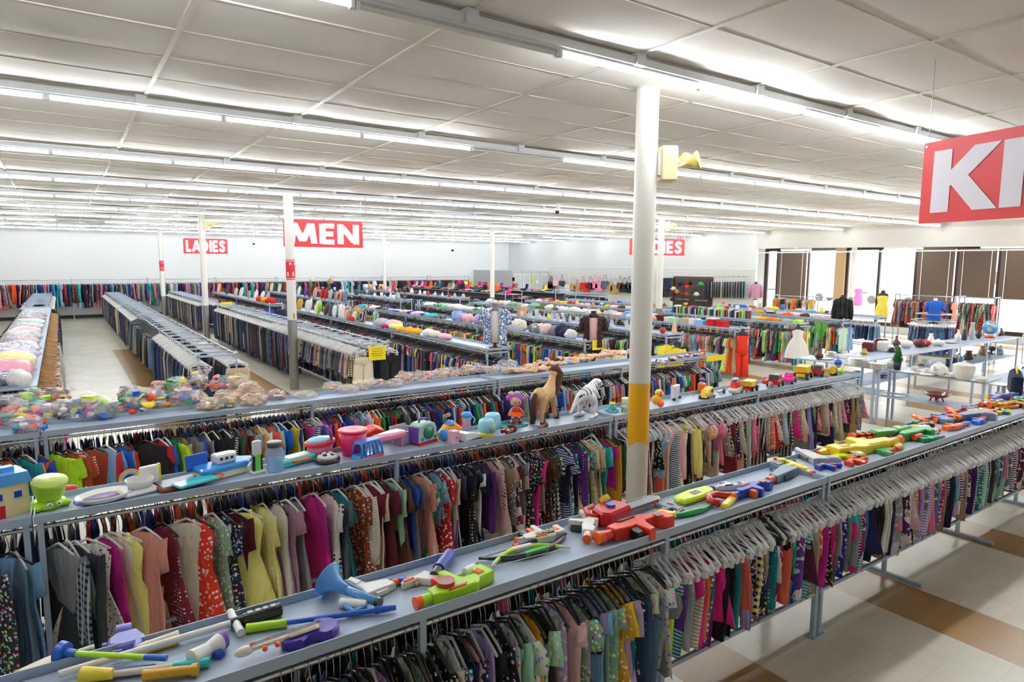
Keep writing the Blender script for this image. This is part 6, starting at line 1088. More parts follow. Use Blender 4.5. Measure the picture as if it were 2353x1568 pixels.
# robot dinosaur
p=at(1355,962,ZS); t=thing('toy_dinosaur','white robot toy dinosaur with dark stripes and long tail','toy dinosaur',(p.x,p.y+.06,ZS),.42); t.scale=(1.4,1.4,1.4); mw=mat('robot_white','dfe0e4',.3,coat=.3); mgm=mat('robot_dark','2c3038',.4)
def db(b,m):
    tb(b,m,[(-.27,0,.08,.008),(-.2,0,.13,.016),(-.13,0,.165,.028),(-.06,0,.18,.042),(.02,0,.18,.056),(.08,0,.2,.045),(.13,0,.225,.034),(.17,0,.235,.034)]); b.ell((.2,0,.228),(.045,.032,.034),m); b.ell((.245,0,.212),(.04,.022,.018),m)
    for s in (-1,1): tb(b,m,[(0,s*.04,.15,.042),(.035,s*.052,.1,.03),(.0,s*.055,.055,.02),(.01,s*.055,.02,.018)]); tb(b,m,[(.09,s*.035,.18,.018),(.12,s*.045,.14,.013),(.15,s*.04,.13,.011)])
blob('body',db,mw,t,.007,4)
part(t,'stripe',lambda b:[b.tube([(x,-r_*math.cos(a_),z+r_*math.sin(a_)) for a_ in [i*PI/8 for i in range(9)]],.005,mgm,5) for x,r_,z in ((.17,.036,.22),(.14,.034,.222),(.1,.04,.205),(.06,.045,.187),(.02,.056,.172),(-.02,.054,.172),(-.06,.04,.18))]); part(t,'tail_spots',lambda b:[b.ell((x,-.024,.188-.1*max(0,-x-.13)),.009,mgm,8,6) for x in (-.1,-.13,-.16)])
part(t,'foot',lambda b:[(b.ell((.02,s*.055,.018),(.055,.028,.018),mw,12,6),b.ell((.05,s*.04,.012),(.04,.012,.01),mw,8,5),b.ell((-.04,s*.06,.015),(.04,.02,.014),mw,8,5)) for s in (-1,1)]); part(t,'eye',lambda b:b.ell((.2,-.033,.235),.008,O_('sky'),8,6)); part(t,'jaw',lambda b:b.ell((.215,0,.178),(.035,.018,.01),O_('steel'),10,6))
t=T2(1407,946,.3,'toy_octopus','turquoise toy octopus with yellow hat','toy'); part(t,'body',lambda b:(b.ell((0,0,.05),(.04,.035,.04),O_('turquoise')),[b.tube([(.03*math.cos(a_),.03*math.sin(a_),.03),(.06*math.cos(a_),.05*math.sin(a_),.012),(.085*math.cos(a_+.3),.07*math.sin(a_+.3),.014)],.011,O_('turquoise'),7) for a_ in [i*PI/3 for i in range(6)]])); part(t,'hat',lambda b:b.lathe([(.035,.08),(.03,.1),(0,.105)],O_('yellow'),n=14)); part(t,'eye',lambda b:[b.ell((s*.015,-.034,.06),.007,O_('white'),8,6) for s in (-1,1)])
t=T2(1435,948,.3,'toy_dinosaur','small green toy dinosaur partly behind the big column','toy dinosaur'); part(t,'body',lambda b:(b.ell((0,0,.05),(.05,.025,.03),O_('sage')),b.tube([(.04,0,.05),(.07,0,.03),(.1,0,.012)],.014,O_('sage'),7),[b.cyl((x,y,0),(x,y,.04),.01,O_('sage'),7) for x in (-.03,.03) for y in (-.015,.015)],b.ell((-.06,0,.07),(.03,.02,.02),O_('sage'))))
t=T2(1440,935,.3,'toy_cup','cream toy tub behind the small green dinosaur','toy'); part(t,'tub',lambda b:b.lathe([(.05,0),(.06,.09),(.055,.1),(0,.1)],O_('cream'),n=16))
t=T2(1508,935,.35,'toy_duck','yellow toy dog-duck with orange ears and ball','toy'); part(t,'body',lambda b:(b.ell((0,0,.08),(.06,.05,.055),O_('yellow') if 0 else mat('plastic_amber','',0)),b.ell((.04,-.01,.15),(.05,.045,.045),mat('plastic_sun','fbc926',.35)),b.ell((.095,-.015,.135),(.03,.03,.022),_m['plastic_sun']))); part(t,'ear',lambda b:b.ell((.02,-.045,.15),(.028,.012,.04),O_('orange'))); part(t,'ball',lambda b:b.ell((.0,-.05,.042),.042,mat('plastic_orange2','f07028',.3)))
t=T2(1550,918,.35,'toy_crate','white ribbed toy panel on small black wheels','toy'); part(t,'panel',lambda b:(b.prism([(-.075,0),(.075,0),(.085,.15),(-.085,.15)],.05,O_('white'),T(0,.02,.02)@RX(PI/2),bev=.006),[b.bb(-.077,.077,-.034,-.029,.04+i*.022,.045+i*.022,O_('silver')) for i in range(6)])); part(t,'wheel',lambda b:[b.cyl((s*.08,-.03,.016),(s*.1,-.03,.016),.018,MBLK,12) for s in (-1,1)])
def truck(px,py,name,label,cat,body,bed=None,cab=None,L=.26,big=True,rz=.35,roof=None,wheelc='black',hub=None,kind='truck'):
    L*=1.3; t=T2(px,py,rz,name,label,cat); w=L*.42; r_=L*(.12 if big else .09)
    if kind=='dump': part(t,'dump_bed',lambda b:b.prism([(-L*.5,L*.28),(L*.15,L*.22),(L*.28,L*.48),(L*.12,L*.46),(-L*.55,L*.5)],w,bed,T(0,w/2,0)@RX(PI/2),bev=.008)); part(t,'cab',lambda b:b.prism([(L*.18,L*.1),(L*.5,L*.1),(L*.5,L*.26),(L*.4,L*.42),(L*.2,L*.42)],w*.8,body,T(0,w*.4,0)@RX(PI/2),bev=.008)); part(t,'chassis',lambda b:b.box((0,0,L*.17),(L*.9,w*.7,L*.12),body,bev=.006))
    elif kind=='car': part(t,'body',lambda b:b.prism([(-L*.5,L*.1),(L*.5,L*.1),(L*.5,L*.22),(L*.2,L*.28),(-L*.45,L*.3),(-L*.52,L*.2)],w,body,T(0,w/2,0)@RX(PI/2),bev=.012)); part(t,'windscreen',lambda b:b.prism([(L*.02,L*.27),(L*.2,L*.27),(L*.04,L*.42)],w*.8,bed or body,T(0,w*.4,0)@RX(PI/2),bev=.004)); part(t,'seat',lambda b:b.box((-L*.2,0,L*.32),(L*.1,w*.7,L*.12),body,bev=.006))
    elif kind=='jeep': part(t,'body',lambda b:b.prism([(-L*.5,L*.14),(L*.5,L*.14),(L*.5,L*.28),(L*.22,L*.32),(-L*.5,L*.32)],w,body,T(0,w/2,0)@RX(PI/2),bev=.008)); part(t,'cage',lambda b:(b.prism([(-L*.45,L*.32),(L*.2,L*.32),(L*.1,L*.52),(-L*.4,L*.52)],w*.9,cab or MBLK,T(0,w*.45,0)@RX(PI/2),bev=.012),)); part(t,'bumper',lambda b:b.box((L*.52,0,L*.16),(.02,w*.9,.02),MBLK))
    for s in (-1,1):
        for x in (-L*.3,L*.32): q=part(t,'wheel',lambda b:b.cyl((x,s*w*.42,r_),(x,s*w*.62,r_),r_,O_(wheelc),16)); part(q,'hub',lambda b:b.cyl((x,s*w*.62,r_),(x,s*w*.63,r_),r_*.5,hub or O_('silver'),12))
    return t
t=T2(1625,915,.35,'toy_excavator','yellow toy excavator with round cream head','toy excavator'); part(t,'body',lambda b:b.prism([(-.12,.02),(.1,.02),(.12,.07),(.08,.13),(-.08,.11)],.09,_m['plastic_sun'],T(0,.045,0)@RX(PI/2),bev=.012)); part(t,'track',lambda b:[b.prism([(-.11,0),(.1,0),(.12,.02),(.1,.04),(-.11,.04),(-.13,.02)],.03,MBLK,T(0,s*.05+.015,0)@RX(PI/2),bev=.004) for s in (-1,1)]); part(t,'headlight',lambda b:b.ell((-.1,-.03,.075),(.025,.02,.03),O_('cream'))); part(t,'window',lambda b:b.box((.04,-.047,.09),(.06,.004,.04),MBLK))
t=T2(1612,905,.35,'toy_digger','orange toy digger with blue cab behind the excavator','toy'); part(t,'body',lambda b:b.box((0,0,.08),(.1,.08,.12),mat('plastic_orange2','',0),bev=.015)); part(t,'cab_roof',lambda b:b.ell((.01,0,.17),(.04,.035,.025),O_('blue'))); part(t,'chimney',lambda b:b.cyl((.05,0,.12),(.05,0,.2),.005,O_('silver'),6))
t=T2(1655,905,.35,'toy_trailer','small grey toy trailer hitch wheel','toy'); part(t,'bar',lambda b:b.box((0,0,.03),(.16,.04,.02),O_('silver'))); part(t,'wheel',lambda b:b.cyl((.06,-.04,.025),(.06,-.02,.025),.028,MBLK,14))
t=T2(1690,905,.35,'toy_helicopter','red toy rescue boat with blue roof, white hull','toy'); part(t,'hull',lambda b:b.prism([(-.16,.06),(-.1,.02),(.12,.02),(.16,.05),(.14,.08),(-.15,.09)],.11,O_('white'),T(0,.055,0)@RX(PI/2),bev=.012)); part(t,'cabin',lambda b:b.prism([(-.13,.08),(.1,.08),(.08,.13),(0,.18),(-.1,.16)],.09,O_('scarlet'),T(0,.045,0)@RX(PI/2),bev=.016)); part(t,'roof',lambda b:b.ell((-.03,0,.18),(.07,.04,.022),mat('plastic_bright_blue','',0))); part(t,'window',lambda b:b.ell((.06,-.045,.11),(.022,.008,.02),O_('sky'))); part(t,'green_keel',lambda b:b.box((0,0,.012),(.12,.05,.024),O_('lime')))
truck(1722,900,'toy_dump_truck','red toy dump truck with yellow tipping bed','toy truck',O_('scarlet'),_m['plastic_sun'],kind='dump',L=.24)
t=T2(1758,893,.35,'toy_motorbike','red toy trike with large clear-rimmed wheels','toy'); part(t,'frame',lambda b:(b.box((0,0,.09),(.14,.06,.05),O_('scarlet'),bev=.012),b.ell((-.07,0,.15),(.03,.03,.03),O_('pink')))); part(t,'wheel',lambda b:[(b.cyl((x,-.075,r_),(x,-.05,r_),r_,O_('silver'),18),b.cyl((x,-.08,r_),(x,-.075,r_),r_*.5,O_('red'),14)) for x,r_ in ((-.02,.05),(.08,.04))])
truck(1782,888,'toy_jeep','black and red toy buggy with roll cage','toy car',O_('red'),kind='jeep',L=.25)
truck(1812,880,'toy_car','pink toy convertible car','toy car',mat('plastic_hot_pink','f02c9a',.25,coat=.5),kind='car',L=.24,big=False)
truck(1845,870,'toy_dump_truck','large yellow toy dump truck with yellow hubs','toy truck',_m['plastic_sun'],_m['plastic_sun'],kind='dump',L=.3,hub=_m['plastic_sun'])
truck(1880,863,'toy_truck','red and black toy pickup with roof rack, behind the yellow truck','toy truck',O_('red'),kind='jeep',L=.24)
truck(1862,858,'toy_jeep','black toy jeep with roof lamps at the back edge','toy car',O_('charcoal'),kind='jeep',L=.2)
t=T2(1900,866,.35,'toy_block_frame','small wooden toy block frame between truck and bee toy','toy'); part(t,'frame',lambda b:(b.bb(-.06,-.04,-.03,.03,0,.12,O_('blonde')),b.bb(.04,.06,-.03,.03,0,.12,O_('blonde')),b.bb(-.06,.06,-.03,.03,.0,.02,O_('blonde')),b.bb(-.06,.06,-.03,.03,.08,.1,O_('blonde'))))
t=T2(1915,862,.35,'toy_bee','yellow and black striped bee toy','toy'); part(t,'body',lambda b:[b.cyl((-.09+i*.022,0,.07),(-.068+i*.022,0,.07),.045+.012*math.sin(i*.5),MBLK if i%2 else _m['plastic_sun'],16) for i in range(7)]); part(t,'wheels',lambda b:[b.cyl((x,-.05,.022),(x,.05,.022),.022,MBLK,10) for x in (-.05,.03)])
t=T2(1932,860,.35,'toy_frog_car','lime green rounded toy with white ring','toy'); part(t,'body',lambda b:b.ell((0,0,.05),(.08,.05,.045),O_('lime'))); part(t,'ring',lambda b:b.tube([(.05*math.cos(a_),-.02,.1+.05*math.sin(a_)) for a_ in [i*PI/8 for i in range(17)]],.006,O_('white')))
t=T2(1925,848,.35,'toy_helmet','blue rounded toy with black aerial at the shelf end','toy'); part(t,'dome',lambda b:(b.ell((0,0,.1),(.07,.06,.05),O_('blue')),b.ell((0,0,.06),(.05,.045,.05),O_('silver')))); part(t,'aerial',lambda b:b.cyl((-.04,0,.13),(-.08,0,.2),.004,MBLK,6))
# ---------------- bags ----------------
def plastic_bag_mat(): return mat('clear_polythene','f6f8fb',.12,coat=.8,alpha=.26,bump=.9,bscale=30)
MBAG=plastic_bag_mat()
def lumpy(b,c,r,m,sd,n=16,k=10,amp=.18,flat=True):
    q=random.Random(sd); ph=[q.uniform(0,6) for _ in range(6)]; o=MB(); o.ell((0,0,0),(1,1,1),m,n,k); vs=[]
    for v in o.v:
        x,y,z=v; d=1+amp*(math.sin(4*x+ph[0])*math.sin(5*y+ph[1])+.6*math.sin(7*z+ph[2]+3*x)+.35*math.sin(13*y+ph[3])*math.sin(11*x+ph[4]))
        zz=z*d
        if flat: zz=max(zz,-.72)
        vs.append((c[0]+x*d*r[0],c[1]+y*d*r[1],c[2]+zz*r[2]))
    b.add(vs,o.f,m,True)
def bag(px,py,z,size,cols,label,name='bag_of_toys',cat='bag',rz=0,nin=14,shape='mix',knot=False,seed=0,loc=None):
    q=random.Random(seed or int(px*7+py)); p=at(px,py,z) if loc is None else Vector(loc); sx,sy,sz=size; t=thing(name,label,cat,(p.x,p.y,z),rz); b=MB(); 
    lumpy(b,(0,0,sz*.72),(sx,sy,sz),MBAG,int(px*3+py),18,11,.12)
    if knot: b.tube([(sx*.7,0,sz*1.0),(sx*1.0,0,sz*1.3),(sx*1.15,.02,sz*1.6)],.02,MBAG,7,rs=[.05,.018,.045])
    b.build('plastic_bag',t); b=MB()
    for i in range(nin):
        c=O_(cols[i%len(cols)]); th=q.uniform(0,2*PI); rr=q.uniform(.25,.92); x=sx*rr*math.cos(th); y=sy*rr*math.sin(th); zz=sz*(.15+q.uniform(.1,1.45)*math.sqrt(max(.05,1-rr*rr))); s_=min(sx,sy,sz)*q.uniform(.28,.56); k=q.choice(('box','box','cyl','disc','ell')) if shape=='mix' else shape; M=T(x,y,max(zz,s_*.6))@RZ(q.uniform(0,6))@RX(q.uniform(-1,1)*.7)
        if k=='box': b.box((0,0,0),(s_*1.5,s_*.9,s_*.7),c,M)
        elif k=='ell': b.ell((0,0,0),(s_,s_*.7,s_*.6),c,10,7,M)
        elif k=='disc': b.lathe([(s_*.9,0),(s_,s_*.15),(s_*.9,s_*.3),(0,s_*.3)],c,n=12,M=M)
        elif k=='limb': b.tube([(-s_*1.3,0,0),(0,s_*.3,.0),(s_*1.3,0,0)],s_*.3,c,7,M)
        else: b.cyl((-s_,0,0),(s_,0,0),s_*.35,c,10,M=M)
    o=b.build('toys',t); o['kind']='stuff'; return t
BR=['scarlet','yellow','cobalt','green','fuchsia','orange','turquoise','violet','white','lime','pink','blue']
bl=[(25,985,(.17,.2,.15),['gunmetal','yellow','scarlet','cream','turquoise','orange','silver'],'clear bag of toys with yellow duck and white card at left edge'),(62,1003,(.13,.14,.09),['orange','teal','white','blue','violet'],'bag of toys with teal ball and white lid at shelf front'),
(75,945,(.13,.14,.12),['lime','green','scarlet','turquoise','violet','lime'],'clear bag holding a lime green and pink toy at back'),(100,980,(.12,.13,.12),['orange','orange','grey','neon','magenta','turquoise'],'clear bag with an orange and lime box-shaped toy'),(128,935,(.14,.12,.1),['mustard','maroon','violet','orange','yellow','brown'],'bag with golden yellow chunky toys at the back'),
(150,975,(.1,.12,.13),['silver','silver','maroon','white','grey','charcoal'],'greyish bag mostly silver and white wrapped toys'),(205,970,(.17,.17,.14),['fuchsia','magenta','charcoal','neon','pink','violet','cobalt','magenta','white'],'big bag of pink play dishes with magenta lid'),(245,968,(.1,.16,.12),['green','lime','grey','blue','silver'],'slumped clear bag with green and blue pieces'),
(270,960,(.11,.12,.07),['scarlet','yellow','blue','orange','red'],'low bag of red and yellow toys at the shelf front'),(290,930,(.07,.08,.1),['olive','gold','silver','charcoal'],'small bag of olive and gold bits behind'),(322,955,(.16,.16,.15),['cobalt','green','yellow','violet','blue','emerald','scarlet','cream'],'tall bag of blue and green toys leaning back'),
(362,950,(.11,.11,.12),['black','yellow','mustard','white','charcoal','green'],'bag of black and yellow toys with white spoon'),(372,912,(.12,.1,.09),['indigo','orange','red','mustard','blue'],'rear bag of orange and blue toys by green bag'),(410,915,(.13,.12,.12),['mint','turquoise','yellow','coral','white','green'],'bag of pastel mint and coral toys at back'),
(422,945,(.15,.15,.12),['cobalt','scarlet','orange','brown','green','charcoal','blue','coral'],'bag with long blue and red toy cars'),(457,905,(.1,.09,.14),['silver','yellow','silver','indigo','white'],'upright knotted clear bag with yellow block'),(505,905,(.12,.1,.1),['coral','pink','teal','charcoal','white','orange'],'bag of pink patterned toys at back by wooden blocks')]
for i,(px,py,s_,c,l) in enumerate(bl): bag(px,py-8,ZS,tuple(v*1.05 for v in s_),c,l,rz=random.uniform(-.4,.4),nin=34,knot=i in (15,4,10))
for px,py,s_,l in ((452,935,(.12,.1,.09),'bag of wooden blocks with pinkish tint, left of three'),(485,945,(.13,.12,.08),'bag of wooden blocks at the shelf front, tan plates inside'),(515,940,(.13,.11,.11),'bag packed with flat wooden tiles'),(548,905,(.12,.1,.13),'tall bag of wooden planks leaning at the back'),(575,925,(.15,.13,.13),'large bag of wooden blocks with green tag'),(585,935,(.14,.1,.08),'front bag of wooden bricks at the end of the pile')):
    bag(px,py-4,ZS,s_,['blonde','tan','beige','blonde','skin'],l,name='bag_of_blocks',nin=30,shape='box')
bag(635,918,ZS,(.1,.1,.07),['maroon','white','red','cream'],'small bag with maroon toy clock alone on the shelf',nin=12)
bag(702,915,ZS,(.14,.09,.05),['yellow','lavender','mustard','cream'],'flat bag of yellow and lilac pieces',nin=14)
for i,(px,py,s_,l) in enumerate(((765,900,(.13,.1,.07),'first bagged doll from the left, rust-coloured inside'),(800,905,(.14,.09,.06),'bagged doll with pink and lilac clothes'),(835,898,(.12,.09,.07),'bagged doll beside a twisted bag end'),(868,893,(.14,.09,.06),'long flat bagged doll with pale legs'),(905,892,(.13,.1,.06),'bagged doll behind the blue and white bag'),(925,882,(.1,.09,.09),'bag with light blue and white printed doll dress'),(945,880,(.11,.09,.08),'round bag of blonde doll hair'),(975,880,(.15,.1,.09),'bag of blonde haired dolls, large'),(1010,872,(.12,.1,.08),'bagged doll with pink dress'),(1035,868,(.15,.1,.08),'bagged doll in magenta print'),(1075,862,(.14,.1,.08),'bagged pale doll with peach limbs'),(1105,858,(.13,.1,.07),'flat bag of peach dolls beside the tan ones'),(1135,860,(.14,.1,.07),'bag of pink dressed dolls near the grey bag'),(1165,860,(.13,.1,.06),'bagged dolls with coral clothes'))):
    bag(px,py-2,ZS,s_,['skin','skin','blonde','blush','pink' if i%2 else 'cream','skin','salmon'],l,name='bagged_doll',cat='bagged doll',nin=12,shape='limb' if i%3 else 'mix',knot=i%4==2)
bag(1165,848,ZS+.09,(.17,.12,.08),['silver','grey','silver'],'grey crumpled plastic bag on top of the dolls',nin=6,name='plastic_bag_heap')
# loose dolls
dv=[(0,0,.04),(0,.07,.045),(0,.11,.05),(0,.15,.055),(.05,.09,.045),(.1,.06,.05),(.13,.1,.055),(-.05,.09,.045),(-.11,.1,.05),(-.14,.06,.04),(.035,-.05,.04),(.06,-.12,.06),(.05,-.18,.03),(-.035,-.05,.04),(-.07,-.11,.04),(-.05,-.17,.03)]
de=[(0,1),(1,2),(2,3),(1,4),(4,5),(5,6),(1,7),(7,8),(8,9),(0,10),(10,11),(11,12),(0,13),(13,14),(14,15)]
mdl=mat('doll_vinyl','eebf9c',.45)
def doll(px,py,rz,label,hair,cloth=None,sc=1.0,z=ZS):
    p=at(px,py,z); t=thing('doll',label,'doll',(p.x,p.y,z),rz); o=skin('body',dv,de,[.038,.04,.02,.03,.02,.016,.013,.02,.016,.013,.026,.02,.014,.026,.02,.014],mdl,t,1); 
    part(t,'head',lambda b:(b.ell((0,.185,.05),(.05,.05,.045),mdl,14,10),[b.ell((s*.018,.19,.093),.006,O_('cobalt'),6,5) for s in (-1,1)],b.ell((0,.175,.096),(.009,.004,.004),O_('coral'),6,5)))
    part(t,'hair',lambda b:b.ell((0,.205,.035),(.056,.05,.045),mat('doll_hair_'+hair,hair,.85,bump=.8,bscale=60),12,8))
    if cloth: part(t,'clothes',lambda b:b.ell((0,.02,.045),(.055,.075,.045),fab(cloth),12,8))
    t.scale=(sc,sc,sc); return t
DL=[(1195,855,1.3,'doll with blonde hair lying beside the grey bag','blonde',None),(1215,845,-1.2,'doll with raised arms before the cream hair pile','blonde','cream'),(1245,850,1.9,'doll with long straw hair hanging over the shelf edge','blonde',None),(1250,836,-.9,'doll wearing blue and yellow clothes','gold','cobalt'),(1275,838,1.4,'nude baby doll lying with feet up','skin',None),(1300,838,-1.5,'doll in a light blue bib with printed face','skin','sky'),(1310,828,1.2,'nude baby doll behind the light blue one','brown',None),(1340,828,-1.7,'dark haired nude baby doll','brown',None),(1360,822,1.5,'long nude baby doll, blonde','blonde',None),(1385,820,-1.4,'baby doll with pink dress near the column','blonde','blush'),(1415,812,1.1,'curly blonde doll next to the column','blonde',None),(1432,815,-1.3,'small doll half behind the column','blonde','white')]
for i,(px,py,rz,l,h,c) in enumerate(DL): doll(px,py+3,rz,l,h,c,random.uniform(.9,1.15))
part(tag(bpy.data.objects.new('x',None),'','') if 0 else thing('doll_hair_pile','cream pile of loose doll hair at the shelf front','hair',tuple(at(1262,853,ZS))),'hair_strands',lambda b:[b.tube([(random.uniform(-.06,.06),random.uniform(-.03,.03),.02),(random.uniform(-.05,.1),-.05,.04),(random.uniform(0,.16),-.09,.02)],.012,mat('doll_hair_blonde','',0),6) for _ in range(12)])
# right end of the third shelf: action figures
FG=[(1520,836,'white','pale paper scraps and straps'),(1545,832,'black','black tangled toy straps'),(1565,826,'rust','brown and black toy animal figure'),(1580,824,'cobalt','blue and white toy wheel cluster'),(1592,818,'scarlet','red toy robot figure on its back'),(1600,822,'indigo','dark blue toy car upside down'),(1612,820,'orange','orange and black toy figure lying flat'),(1618,812,'red','red toy cone at the shelf end')]
for px,py,c,l in FG:
    t=T3=thing('toy_figure',l+' on the third shelf','toy',tuple(at(px,py,ZS)),random.uniform(0,3)); q=random.Random(px); skin('body',[(0,0,.03),(.05,0,.035),(.08,0,.04),(.04,.05,.03),(.04,-.05,.03),(-.05,.03,.03),(-.06,-.03,.025)],[(0,1),(1,2),(1,3),(1,4),(0,5),(0,6)],[.024,.024,.02,.014,.014,.015,.015],O_(c),t,1)
    part(t,'helmet',lambda b:b.ell((.09,0,.045),(.022,.022,.02),O_(q.choice(('white','black','orange','cobalt'))),8,6)); part(t,'armour',lambda b:b.box((.02,0,.055),(.05,.05,.02),O_(q.choice(('white','silver','orange','yellow'))),bev=.005))
# ---------------- stock on the far racks ----------------
def pillow(x,y,z,s,rz,col,pat,label,lean=.3,grp=None,name='pillow'):
    n=9; vs=[];fs=[]
    for side in (1,-1):
        for i in range(n):
            for j in range(n):
                u=i/(n-1)*2-1; v=j/(n-1)*2-1; h=((1-u*u)*(1-v*v))**.45*.075*side; pin=1-.1*(u*u*v*v)+0; vs.append((u*s/2*(1-.07*(1-abs(v)**2)) ,h,v*s/2*(1-.07*(1-abs(u)**2))+s/2*.95))
    for k in (0,1):
        for i in range(n-1):
            for j in range(n-1):
                a=k*n*n+i*n+j; q=(a,a+n,a+n+1,a+1); fs.append(q if k else q[::-1])
    key=('pillow',round(s,2),pat)
    if key not in GM: GM[key]=tomesh('pillow',vs,fs,fabric(pat))
    o=bpy.data.objects.new(name,GM[key]); COL.objects.link(o); o.location=(x,y,z); o.rotation_euler=(lean,random.uniform(-.08,.08),rz); o.color=(*PC[col],1); tag(o,label,'pillow',grp); return o
def yline(X,px_list,z): return [(px,Yat(px,X,z)) for px in px_list]
# pillows on the tray at X 6.55: pixel column, size, colour, pattern
PL=[(690,.4,'gold','plain'),(700,.38,'cream','floral'),(712,.44,'white','leaf'),(722,.42,'white','plain'),(735,.4,'lime','plain'),(743,.4,'teal','plain'),(750,.4,'brown','plain'),(758,.4,'green','plain'),(768,.4,'mauve','plain'),(777,.42,'sky','petal'),(788,.42,'white','plain'),(800,.3,'orange','stripes'),(762,.36,'gunmetal','plain'),(772,.36,'white','floral'),(790,.4,'charcoal','leaf'),(806,.38,'grey','plain'),(822,.36,'khaki','plain'),(818,.3,'cream','stripes'),(836,.34,'black','plaid'),(856,.36,'mint','plaid')]
PL=sorted(PL)
for i,(px,s_,c,pt) in enumerate(PL): y=Yat(px,6.55,ZT+.15); nb=PL[max(0,i-1)][2]; pillow(6.55+(.06 if i%2 else -.06),y,ZS,s_,PI/2+random.uniform(-.5,.1),c,pt,'%s%s pillow beside the %s one on the pillow rack'%(PATN[pt],cn(c),cn(nb)),lean=random.uniform(.1,.35),grp='pillows on the pillow rack')
def lump_thing(name,label,cat,x,y,z,r,m,sd,rz=0,parts_=None,grp=None,amp=.12):
    b=MB(); lumpy(b,(0,0,r[2]*.72),r,m,sd,16,10,amp); o=b.build(name); o.location=(x,y,z); o.rotation_euler=(0,0,rz); return tag(o,label,cat,grp)
y=Yat(817,6.55,ZT); lump_thing('stuffed_pouffe','tan round stuffed pouffe among the pillows','cushion',6.6,y,ZS+.02,(.16,.16,.2),fab('tan'),5,amp=.03)
y=Yat(808,6.4,ZT); lump_thing('cushion','bright red round cushion at the pillow row','cushion',6.4,y,ZS,(.09,.09,.08),fab('red'),6,amp=.03)
for px,c,l,r in ((878,'silver','silver satin pillow in clear plastic',(.2,.24,.12)),(905,'blush','lilac grey quilted pillow in plastic',(.2,.28,.13)),(985,'white','white wrapped pillow near the empty tray',(.14,.18,.09)),(1000,'cream','cream wrapped pillow with red trim',(.13,.15,.08)),(1022,'blush','pale pink bolster cushion, last before empty tray',(.12,.24,.07))): y=Yat(px,6.55,ZT+.05); lump_thing('cushion',l,'cushion',6.55,y,ZS,r,fab(c),px,amp=.06)
for px,c,l,z in ((898,'magenta','magenta and lilac rainbow neck pillow',0),(915,'lemon','pale yellow neck pillow beside the amber one',.03),(935,'mustard','amber U-shaped neck pillow, larger',0),(955,'mustard','amber horseshoe neck pillow hanging towards the front',0)):
    y=Yat(px,6.5,ZT+.05); b=MB(); b.tube([(.13*math.cos(a_),.15*math.sin(a_),.06) for a_ in [.5+i*(2*PI-1)/14 for i in range(15)]],.055,fab(c) if c!='mustard' else mat('cloth_amber','f8ac10',.8),10); o=b.build('neck_pillow'); o.location=(6.45,y,ZS+z); o.rotation_euler=(0,0,px*.7); tag(o,l,'neck pillow')
# blanket rolls at the left
BK=[(30,868,'brown','grey-brown bagged bedding at the front of the blanket rack',.16,.14),(58,862,'white','black and white zebra blanket bag at the rack end',.13,.13),(28,842,'cobalt','folded blue and white blanket under the pink roll',.3,.09),(45,822,'pink','pink crinkled blanket roll in clear plastic',.32,.13),(45,795,'lemon','pale yellow quilted blanket roll',.33,.15),(52,768,'lavender','white and lilac bedding roll with green patch',.32,.13),(60,745,'silver','white bagged bedding with green print',.32,.13),(68,728,'mauve','flowered bedding roll with pink spot',.3,.13),(72,712,'silver','grey and white bagged blanket',.3,.13),(78,700,'blush','lilac striped bagged blanket',.3,.12),(80,690,'silver','grey quilt bag near the far end',.3,.12),(82,681,'mint','mint and lime blanket bag',.3,.12),(84,674,'mauve','brownish grey blanket bag at far end',.3,.12),(85,668,'silver','furthest white blanket bag on the blanket rack',.3,.12)]
lastY=9.9
for i,(px,py,c,l,w,h) in enumerate(BK):
    if i<3: p=at(px,py,ZS+.05); x,y=(p.x,p.y)
    else: y=max(onX(px,py,-.7).y if 0 else at(px,py+6,ZS).y,lastY+.6); x=-.7
    y=[10.12,10.12,10.55,11.1,11.9,12.8,13.75,14.75,15.8,16.9,18.1,19.4,20.8,22.3][i]; x=[-.85,-.52][i] if i<2 else -.7
    pt={'brown':'floral','white':'tie','cobalt':'stripes','pink':'plain','lemon':'petal','lavender':'petal','silver':'tie','mauve':'floral','blush':'stripes','mint':'tie'}[c]
    b=MB(); lumpy(b,(0,0,h*.75),(w,.17 if i<2 else (.3 if i>2 else .2)+.02*i,h),fabric(pt),i*7+3,18,12,.1); o=b.build('blanket_roll'); o.location=(x,y,ZS); o.color=(*PC[c],1); 
    tag(o,l,'blanket'); b=MB(); lumpy(b,(0,0,h*.76),(w*1.04,(.17 if i<2 else (.3 if i>2 else .2)+.02*i)*1.05,h*1.06),MBAG,i*7+3,18,12,.12); b.build('plastic_cover',o)
# pillows, bedding and odds on the other racks
def row_items(X,pxs,maker,z=ZS):
    for i,a in enumerate(pxs): maker(X,Yat(a[0],X,ZT+.08),a,i)
FP=[(500,.5,'cream','plain'),(520,.5,'brown','plain'),(540,.42,'beige','plain'),(552,.48,'white','plain'),(570,.4,'navy','stripes'),(585,.46,'white','plain'),(600,.46,'white','tie'),(612,.44,'silver','plain')]
row_items(6.6,FP,lambda X,y,a,i:pillow(X,y,ZS,a[1],PI/2-.3+random.uniform(-.3,.3),a[2],a[3],'large %s pillow %s of eight on the far pillow rack'%(cn(a[2]),ORD[i]),.25,'far pillows'))
for px,c,l in ((600,'scarlet','red and yellow stuffed toy on the far pillow rack'),(612,'mustard','yellow patchwork stuffed toy on the far pillow rack'),(622,'crimson' if 0 else 'red','red stuffed cushion at the far pillow rack end')): lump_thing('stuffed_toy',l,'stuffed toy',6.6,Yat(px,6.6,ZT),ZS,(.2,.25,.13),fab(c),px)
